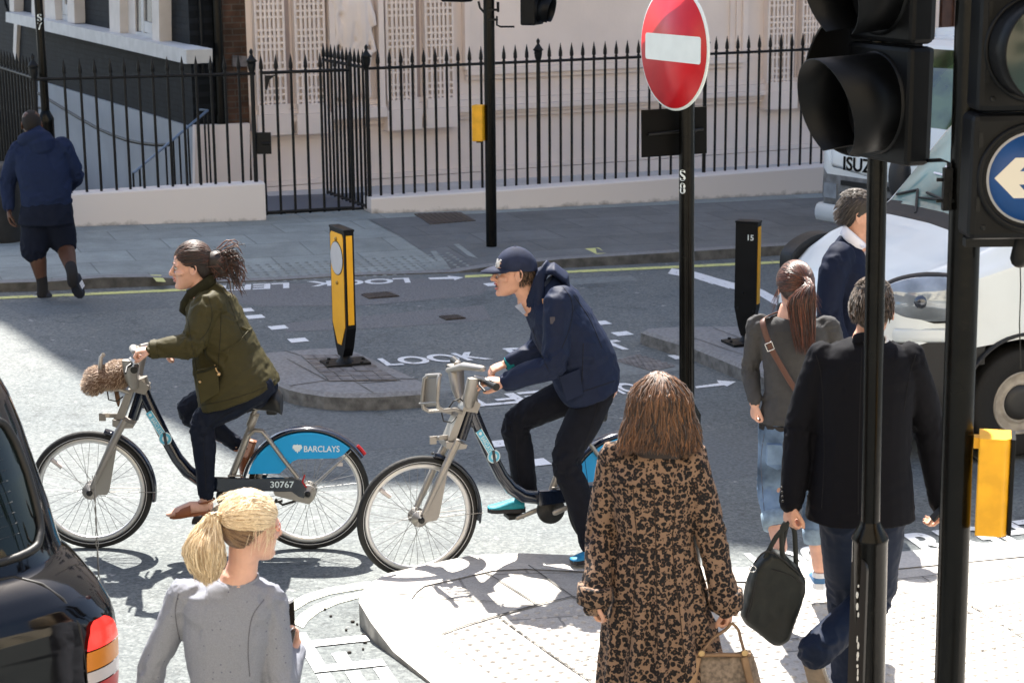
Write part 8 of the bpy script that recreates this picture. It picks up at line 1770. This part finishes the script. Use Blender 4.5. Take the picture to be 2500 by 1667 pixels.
for s_ in (1, -1):
    for xw in (-.98, -4.05): road_wheel(van, V((xw, s_ * .86, .36)), .36, .205, s_)
    L('wheel_arch', M_blackp, van, lambda g: [g.lathe([(.47, .955), (.47, .60), (.001, .60)], V((xw, 0, .36)), ax=V((0, s_, 0)), n=40, caps=False) for xw in (-.98,)])
    L('arch_lip', M_plas, van, lambda g: g.tube([V((-.98 + .465 * math.cos(q), s_ * .972, .36 + .465 * math.sin(q))) for q in [math.pi * k / 20 for k in range(-1, 22)]], [(.03, .012)] * 23, 8, hint=(0, 1, 0)))
    uL = V((-.88, s_ * .47, .02)).normalized(); vL = V((-.15, 0, 1)).normalized(); vL = (vL - uL * vL.dot(uL)).normalized(); nL = vL.cross(uL) * (1 if s_ < 0 else -1); cL = V((-.335, s_ * .815, 1.075)); ML = Matrix((uL, vL, nL)).transposed()
    if nL.x < 0: nL = -nL
    cL = cL + nL * .065
    def lens(g, ku, kv, off):
        ring = []
        for k in range(44):
            q = 2 * math.pi * k / 44; cu, cv = math.cos(q), math.sin(q); u_ = .285 * ku * (abs(cu) ** .8) * (1 if cu > 0 else -1); v_ = .145 * kv * (abs(cv) ** .62) * (1 if cv > 0 else -1) * (1 - .22 * (-cu if cu < 0 else 0) * (1 if cv > 0 else 0)); ring.append((u_, v_))
        rings = [[cL + uL * a * t + vL * b_ * t + nL * (off + .075 * (1 - t * t)) for a, b_ in ring] for t in (1.0, .97, .8, .6, .4, .2, .02)]
        rings = [[p - nL * .10 for p in rings[0]]] + rings; g.loft(rings, 0, True, True, True)
    lpn = L('headlamp_seal', M_blackp, van, lambda g: lens(g, 1.06, 1.10, .004))
    lpn = L('headlamp', M_lampg, van, lambda g: lens(g, 1, 1, .016))
    L('headlamp_bulb', M_lampd, lpn, lambda g: [g.sphere(cL + uL * a + vL * b_ + nL * c__, r_, 14, 10) for a, b_, c__, r_ in ((-.04, -.01, .055, .052),)])
    L('indicator', mat('side_repeater', (.6, .55, .5), .3), van, lambda g: g.sphere(V((-1.30, s_ * .984, 1.05)), (.045, .008, .018), 14, 8))
    mm_ = L('door_mirror', M_plas, van, lambda g: (g.sphere(V((-1.20, s_ * 1.16, 1.56)), (.08, .10, .19), 14, 10), g.tube([V((-1.18, s_ * .92, 1.38)), V((-1.20, s_ * 1.08, 1.46))], .035, 10)))
    L('panel_seam', M_blackp, van, lambda g: (g.tube([V((-1.52, s_ * .982, zz_)) for zz_ in (.46, .7, 1.0, 1.18)], .004, 6), g.tube([V((-.60, s_ * .950, 1.16)), V((-.75, s_ * .925, 1.25)), V((-.95, s_ * .88, 1.34))], .004, 6)))
L('wiper', M_blackp, van, lambda g: (g.tube([V((-.86, .35, 1.43)), V((-.97, .10, 1.56)), V((-.94, -.40, 1.52))], [.012, .010, .008], 8), g.tube([V((-.94, .30, 1.52)), V((-.97, -.35, 1.56))], .010, 6), g.tube([V((-.86, -.30, 1.43)), V((-.98, -.50, 1.56)), V((-.94, -.72, 1.50))], .010, 8)))
L('grille', M_blackp, van, lambda g: [g.tube([V((-.06, -.45, z_)), V((.004, 0, z_)), V((-.06, .45, z_))], .016, 8) for z_ in (.86, .92)])
L('bumper_trim', M_vanw, van, lambda g: g.tube([V((x_, y_, .845)) for x_, y_ in ((-.62, -.955), (-.40, -.935), (-.12, -.84), (-.01, -.55), (.01, 0), (-.01, .55), (-.12, .84), (-.40, .935), (-.62, .955))], [(.045, .010)] * 9, 8, hint=(0, 0, 1)))
L('number_plate', mat('plate_white', (.6, .6, .58), .5), van, lambda g: g.box((.012, 0, .58), (.012, .50, .11)))
L('dashboard_papers', M_wsh2, van, lambda g: [g.box((-1.16 - .04 * k, -.30 + .1 * k, 1.625 + .04 * k), (.22, .28, .012), Matrix.Rotation(rad(-34), 3, 'Y') @ Matrix.Rotation(.3 * k, 3, 'Z')) for k in range(3)])
# cab of the white lorry behind
gt_ = G(1996, 606); hx2 = V((-.80, -.60, 0)).normalized(); lx2 = V((-hx2.y, hx2.x, 0)); no2 = gt_ + lx2 * 1.0; no2.z = gz(no2.x) 
no2 = gt_ + lx2 * .95; no2.z = gz(no2.x)
TR = Matrix((hx2, lx2, Z)).transposed(); tr_ = root('white_lorry', no2, R=TR, label='white lorry cab lettered ISUZU behind the white van', cat='lorry')
TT = [(-5.5, .5, .95, 1.0, .93, 2.3), (-1.75, .5, .95, 1.0, .93, 2.3), (-1.70, .45, .99, 1.1, .90, 2.22), (-.75, .45, .99, 1.15, .88, 2.24), (-.55, .45, .99, 1.2, .86, 2.18), (-.38, .45, .99, 1.25, .85, 1.95), (-.16, .45, .98, 1.25, .84, 1.42), (-.06, .46, .95, 1.1, .84, 1.18), (-.01, .50, .90, 1.0, .80, 1.08), (0, .6, .84, .92, .76, .98)]
def tprof(x):
    lo, hw, bz, tw, tz = interp_tab(TT, x); pts = [(0, lo), (.85 * hw, lo), (hw, lo + .08), (hw, lerp(lo, bz, .6)), (hw * .99, bz), (lerp(hw, tw, .6), lerp(bz, tz, .6)), (tw, tz - .07), (tw * .90, tz), (0, tz + .01)]
    P = smooth_path([V((a, b_, 0)) for a, b_ in pts], 30); half = [(p.x, p.y) for p in P]; return half + [(-y, z) for y, z in half[-2:0:-1]]
xs2 = sorted(set([round(v, 4) for v in list(np.linspace(-5.5, -1.75, 5)) + list(np.linspace(-1.75, 0, 70))]))
def tclass(c):
    x, y, z = c
    if z < .84 and x > -1.7: return 'grille'
    if -.52 < x < -.14 and abs(y) < .80 and z > 1.30 and z > np.interp(x, [-.55, -.12], [2.1, 1.32]) - .03: return 'glass'
    if -1.45 < x < -.40 and abs(y) > .80 and 1.18 < z < 2.0 and z < 1.25 + (-x - .2) * 2.6: return 'side'
    return 'body'
skin_surface(xs2, tprof, tclass, dict(grille='grille', glass='windscreen', side='side_window', body='body'), tr_, dict(grille=mat('grey_grille', (.16, .17, .18), .5, var=.3, vscale=10), glass=mat('lorry_windscreen', (.05, .08, .03), .05, spec=1, coat=1, var=.8, vscale=2.5), side=M_dglass, body=M_vanw))  # lorry windscreen: mottled green reflections painted into the glass colour
L('bumper', M_vanw, tr_, lambda g: g.tube([V((-.25, -1.0, .42)), V((.03, -.92, .42)), V((.06, 0, .42)), V((.03, .92, .42)), V((-.25, 1.0, .42))], [(.10, .05)] * 5, 10, hint=(0, 0, 1)))
L('grille_slot', M_blackp, tr_, lambda g: [g.box((.012, 0, z_), (.02, 1.25, .05)) for z_ in (.76, .64, .54)])
for s_ in (1, -1): L('headlamp', M_lampg, tr_, lambda g: g.box((-.01, s_ * .78, .66), (.05, .18, .16)))
def isz(g):
    Mx = Matrix(((0, 0, 1, .004), (1, 0, 0, -.62), (0, 1, 0, .90), (0, 0, 0, 1))); g.text('ISUZU', Mx, size=.20, depth=.003, off=.004)
L('lettering', M_black_s, tr_, isz)
for s_ in (1, -1): L('door_mirror', M_plas, tr_, lambda g: g.sphere(V((-.30, s_ * 1.16, 1.45)), (.06, .09, .17), 12, 10))
for s_ in (1, -1):
    for xw in (-.80, -4.2): road_wheel(tr_, V((xw, s_ * .86, .36)), .36, .22, s_, 8)
# black taxi, rear quarter in the bottom left corner
txo = D(-0, 1650, 6.25); cx_t = -1.38 - .88; hx3 = V((-.6, .8, 0)).normalized(); lx3 = V((-hx3.y, hx3.x, 0)); no3 = V((-1.95, 5.82, gz(-1.95)))
XR = Matrix((hx3, lx3, Z)).transposed(); taxi = root('black_taxi', no3, R=XR, label='glossy black taxi seen from behind in the bottom left corner', cat='taxi')
M_taxi = mat('black_taxi_paint', (.003, .003, .0035), .10, coat=.35, spec=.35, var=.3, vscale=3, bump=.015, bscale=6)
#  z, half width, rear x, front x
XT = [(.22, .62, .06, 4.35), (.30, .70, .02, 4.45), (.50, .745, -.01, 4.5), (.85, .755, -.01, 4.5), (.94, .75, .0, 4.4), (1.00, .735, .03, 4.2), (1.05, .715, .08, 4.0), (1.08, .705, .13, 3.9), (1.10, .69, .18, 3.5), (1.14, .685, .20, 3.3), (1.25, .675, .24, 3.15), (1.40, .65, .29, 2.95), (1.52, .635, .34, 2.75), (1.65, .605, .38, 2.6), (1.76, .565, .43, 2.45), (1.86, .51, .51, 2.3), (1.93, .44, .61, 2.1), (1.98, .34, .75, 1.9), (2.01, .20, .95, 1.8), (2.02, .06, 1.2, 1.6)]
zs_ = np.concatenate([np.linspace(.22, .96, 36), np.linspace(.965, 2.02, 95)]); rings = []
def rear_x(y, z):
    hw, xr, xf = interp_tab(XT, z); rc = .20 if z < .9 else lerp(.20, .34, min(1, (z - .9) / .2)); rc = min(rc, hw * .9); a = abs(y) - (hw - rc)
    return xr + .05 * (y / max(hw, .05)) ** 2 + (rc - math.sqrt(max(0, rc * rc - a * a)) if a > 0 else 0), hw, rc, xf
for z in zs_:
    _, hw, rc, xf = rear_x(0, z); ys = [-hw + rc * (1 - math.cos(math.pi / 2 * i / 14)) for i in range(15)]; mid_ = list(np.linspace(ys[-1], -ys[-1], 36))[1:-1]; ys = ys + mid_ + [-v for v in ys[::-1]]
    r_ = [V((rear_x(y, z)[0], y, z)) for y in ys]; xr_ = r_[0].x
    r_ += [V((lerp(xr_, xf - rc, i / 20), hw, z)) for i in range(1, 21)] + [V((xf - rc + rc * math.sin(q), hw - rc + rc * math.cos(q), z)) for q in [math.pi / 2 * i / 6 for i in range(1, 7)]]
    r_ += [V((xf - rc + rc * math.cos(q), -(hw - rc) - rc * math.sin(q), z)) for q in [math.pi / 2 * i / 6 for i in range(0, 7)]] + [V((lerp(xf - rc, xr_, i / 20), -hw, z)) for i in range(1, 20)]
    rings.append(r_)
NR = len(rings[0])
def xclass(c):
    x, y, z = c
    if x < 1.3 and 1.17 < z < 1.62 and abs(y) < .53 - .10 * max(0, (z - 1.49) / .13) ** 2 - .05 * max(0, (1.23 - z) / .06) ** 2: return 'glass'
    if z < .34: return 'sill'
    return 'body'
parts = {}
for i in range(len(rings) - 1):
    for j in range(NR):
        k = (j + 1) % NR; q = [rings[i][j], rings[i][k], rings[i + 1][k], rings[i + 1][j]]; parts.setdefault(xclass(sum(q, V()) / 4), []).append(q)
c_ = sum(rings[-1], V()) / NR
for j in range(NR): parts['body'].append([rings[-1][j], rings[-1][(j + 1) % NR], c_])
tp = {}
for key, qs in parts.items():
    g = MB(); idx = {}
    for q in qs:
        f = []
        for p in q:
            kk = (round(p.x, 5), round(p.y, 5), round(p.z, 5))
            if kk not in idx: idx[kk] = len(g.v); g.v.append(p.copy())
            f.append(idx[kk])
        g.f.append(tuple(f)); g.m.append(0); g.sm.append(True)
    if key == 'lamp': continue
    tp[key] = build(g, dict(glass='rear_window', sill='sill', body='body')[key], dict(glass=M_dglass, sill=M_plas, body=M_taxi)[key], taxi, local=True)
def txp(y, z, o=0.0): return V((rear_x(y, z)[0] - o, y, z))
for s_ in (1, -1):
    lampz = [(.62, .705, M_refl, 'red_lens'), (.71, .755, M_clear, 'clear_lens'), (.76, .83, mat('amber_lens', (.62, .20, .01), .25), 'amber_lens'), (.835, .935, mat('lit_red_lens', (.65, .01, .015), .2, emit=((1, .05, .03), .25)), 'red_lens')]
    lo_ = bpy.data.objects.new('tail_light', None); COL.objects.link(lo_); lo_.parent = taxi; WM[lo_.name] = root_mat(taxi)
    for z0_, z1_, m_, nm_ in lampz:
        rr_ = []
        for k in range(9):
            z = lerp(z0_, z1_, k / 8); e_ = math.sqrt(max(.02, 1 - abs((z - .775) / .165) ** 2.6)); row = []; _, hw, rc, xf = rear_x(0, z)
            for j in range(17):
                ph_ = rad(24) + rad(25) * (j / 16 - .5) * 2 * e_; yy = hw - rc + rc * math.sin(ph_); x_ = rear_x(yy, z)[0]; row.append(V((x_ - math.cos(ph_) * .012, -s_ * (yy + math.sin(ph_) * .012), z)))
            rr_.append(row)
        g = MB(); g.loft(rr_, 0, True, False, False); build(g, nm_, m_, lo_, local=True)
tp['body']
def smooth_ring(P): return [(p.x, p.y) for p in smooth_path([V((a, b_, 0)) for a, b_ in P], 90)]
L('window_seal', M_blackp, taxi, lambda g: g.tube([txp(y, z, .004) for y, z in smooth_ring([(-.54, 1.40), (-.545, 1.25), (-.52, 1.185), (-.46, 1.16), (-.2, 1.155), (0, 1.155), (.2, 1.155), (.46, 1.16), (.52, 1.185), (.545, 1.25), (.54, 1.40), (.51, 1.53), (.44, 1.61), (.2, 1.635), (0, 1.64), (-.2, 1.635), (-.44, 1.61), (-.51, 1.53), (-.54, 1.40)])], .016, 10))
L('heater_wires', M_hubc, tp['glass'], lambda g: [g.tube([txp(y, z, .0015) for y in np.linspace(-.44, .44, 12)], .0009, 4) for z in np.linspace(1.23, 1.55, 10)])
L('roof_strip', M_silv, taxi, lambda g: [g.tube([txp(s_ * y, z, .006) + V((0, 0, .004)) for y, z in ((.40, 1.72), (.39, 1.80), (.37, 1.88), (.31, 1.95))], [(.014, .006)] * 4, 8) for s_ in (1, -1)])
for s_ in (1, -1): L('boot_seam', M_blackp, taxi, lambda g: g.tube([txp(s_ * y, z, .0) for y, z in ((.25, 1.105), (.38, 1.10), (.46, 1.07), (.51, 1.02), (.54, .93), (.555, .75), (.56, .50))], .006, 6))
L('rear_bumper', M_taxi, taxi, lambda g: g.tube([V((.5, -.76, .42)), V((.03, -.70, .42)), V((-.05, -.5, .42)), V((-.06, 0, .42)), V((-.05, .5, .42)), V((.03, .70, .42)), V((.5, .76, .42))], [(.08, .05)] * 7, 10, hint=(0, 0, 1)))
for s_ in (1, -1):
    for xw in (.85, 3.65): road_wheel(taxi, V((xw, s_ * .66, .32)), .32, .21, s_, 8)
g = MB(); a0 = D(243, 1455, 6.42)
base_ = D(243, 1452, 6.62); tp1 = D(238, 1405, 6.62); tp2 = D(229, 1160, 6.6)
g.sphere(base_, (.014, .014, .006), 10, 6); g.tube([base_, D(243, 1432, 6.62)], .004, 6)
for ph in (0, math.pi): g.tube([lerp(base_, tp2, i / 30) + V((.006 * math.sin(i * 1.1 + ph) * (1 if i < 5 or 12 < i < 16 or i > 27 else .35), 0, 0)) for i in range(31)], .0019, 5)
build(g, 'wire_aerial', M_spoke, taxi)
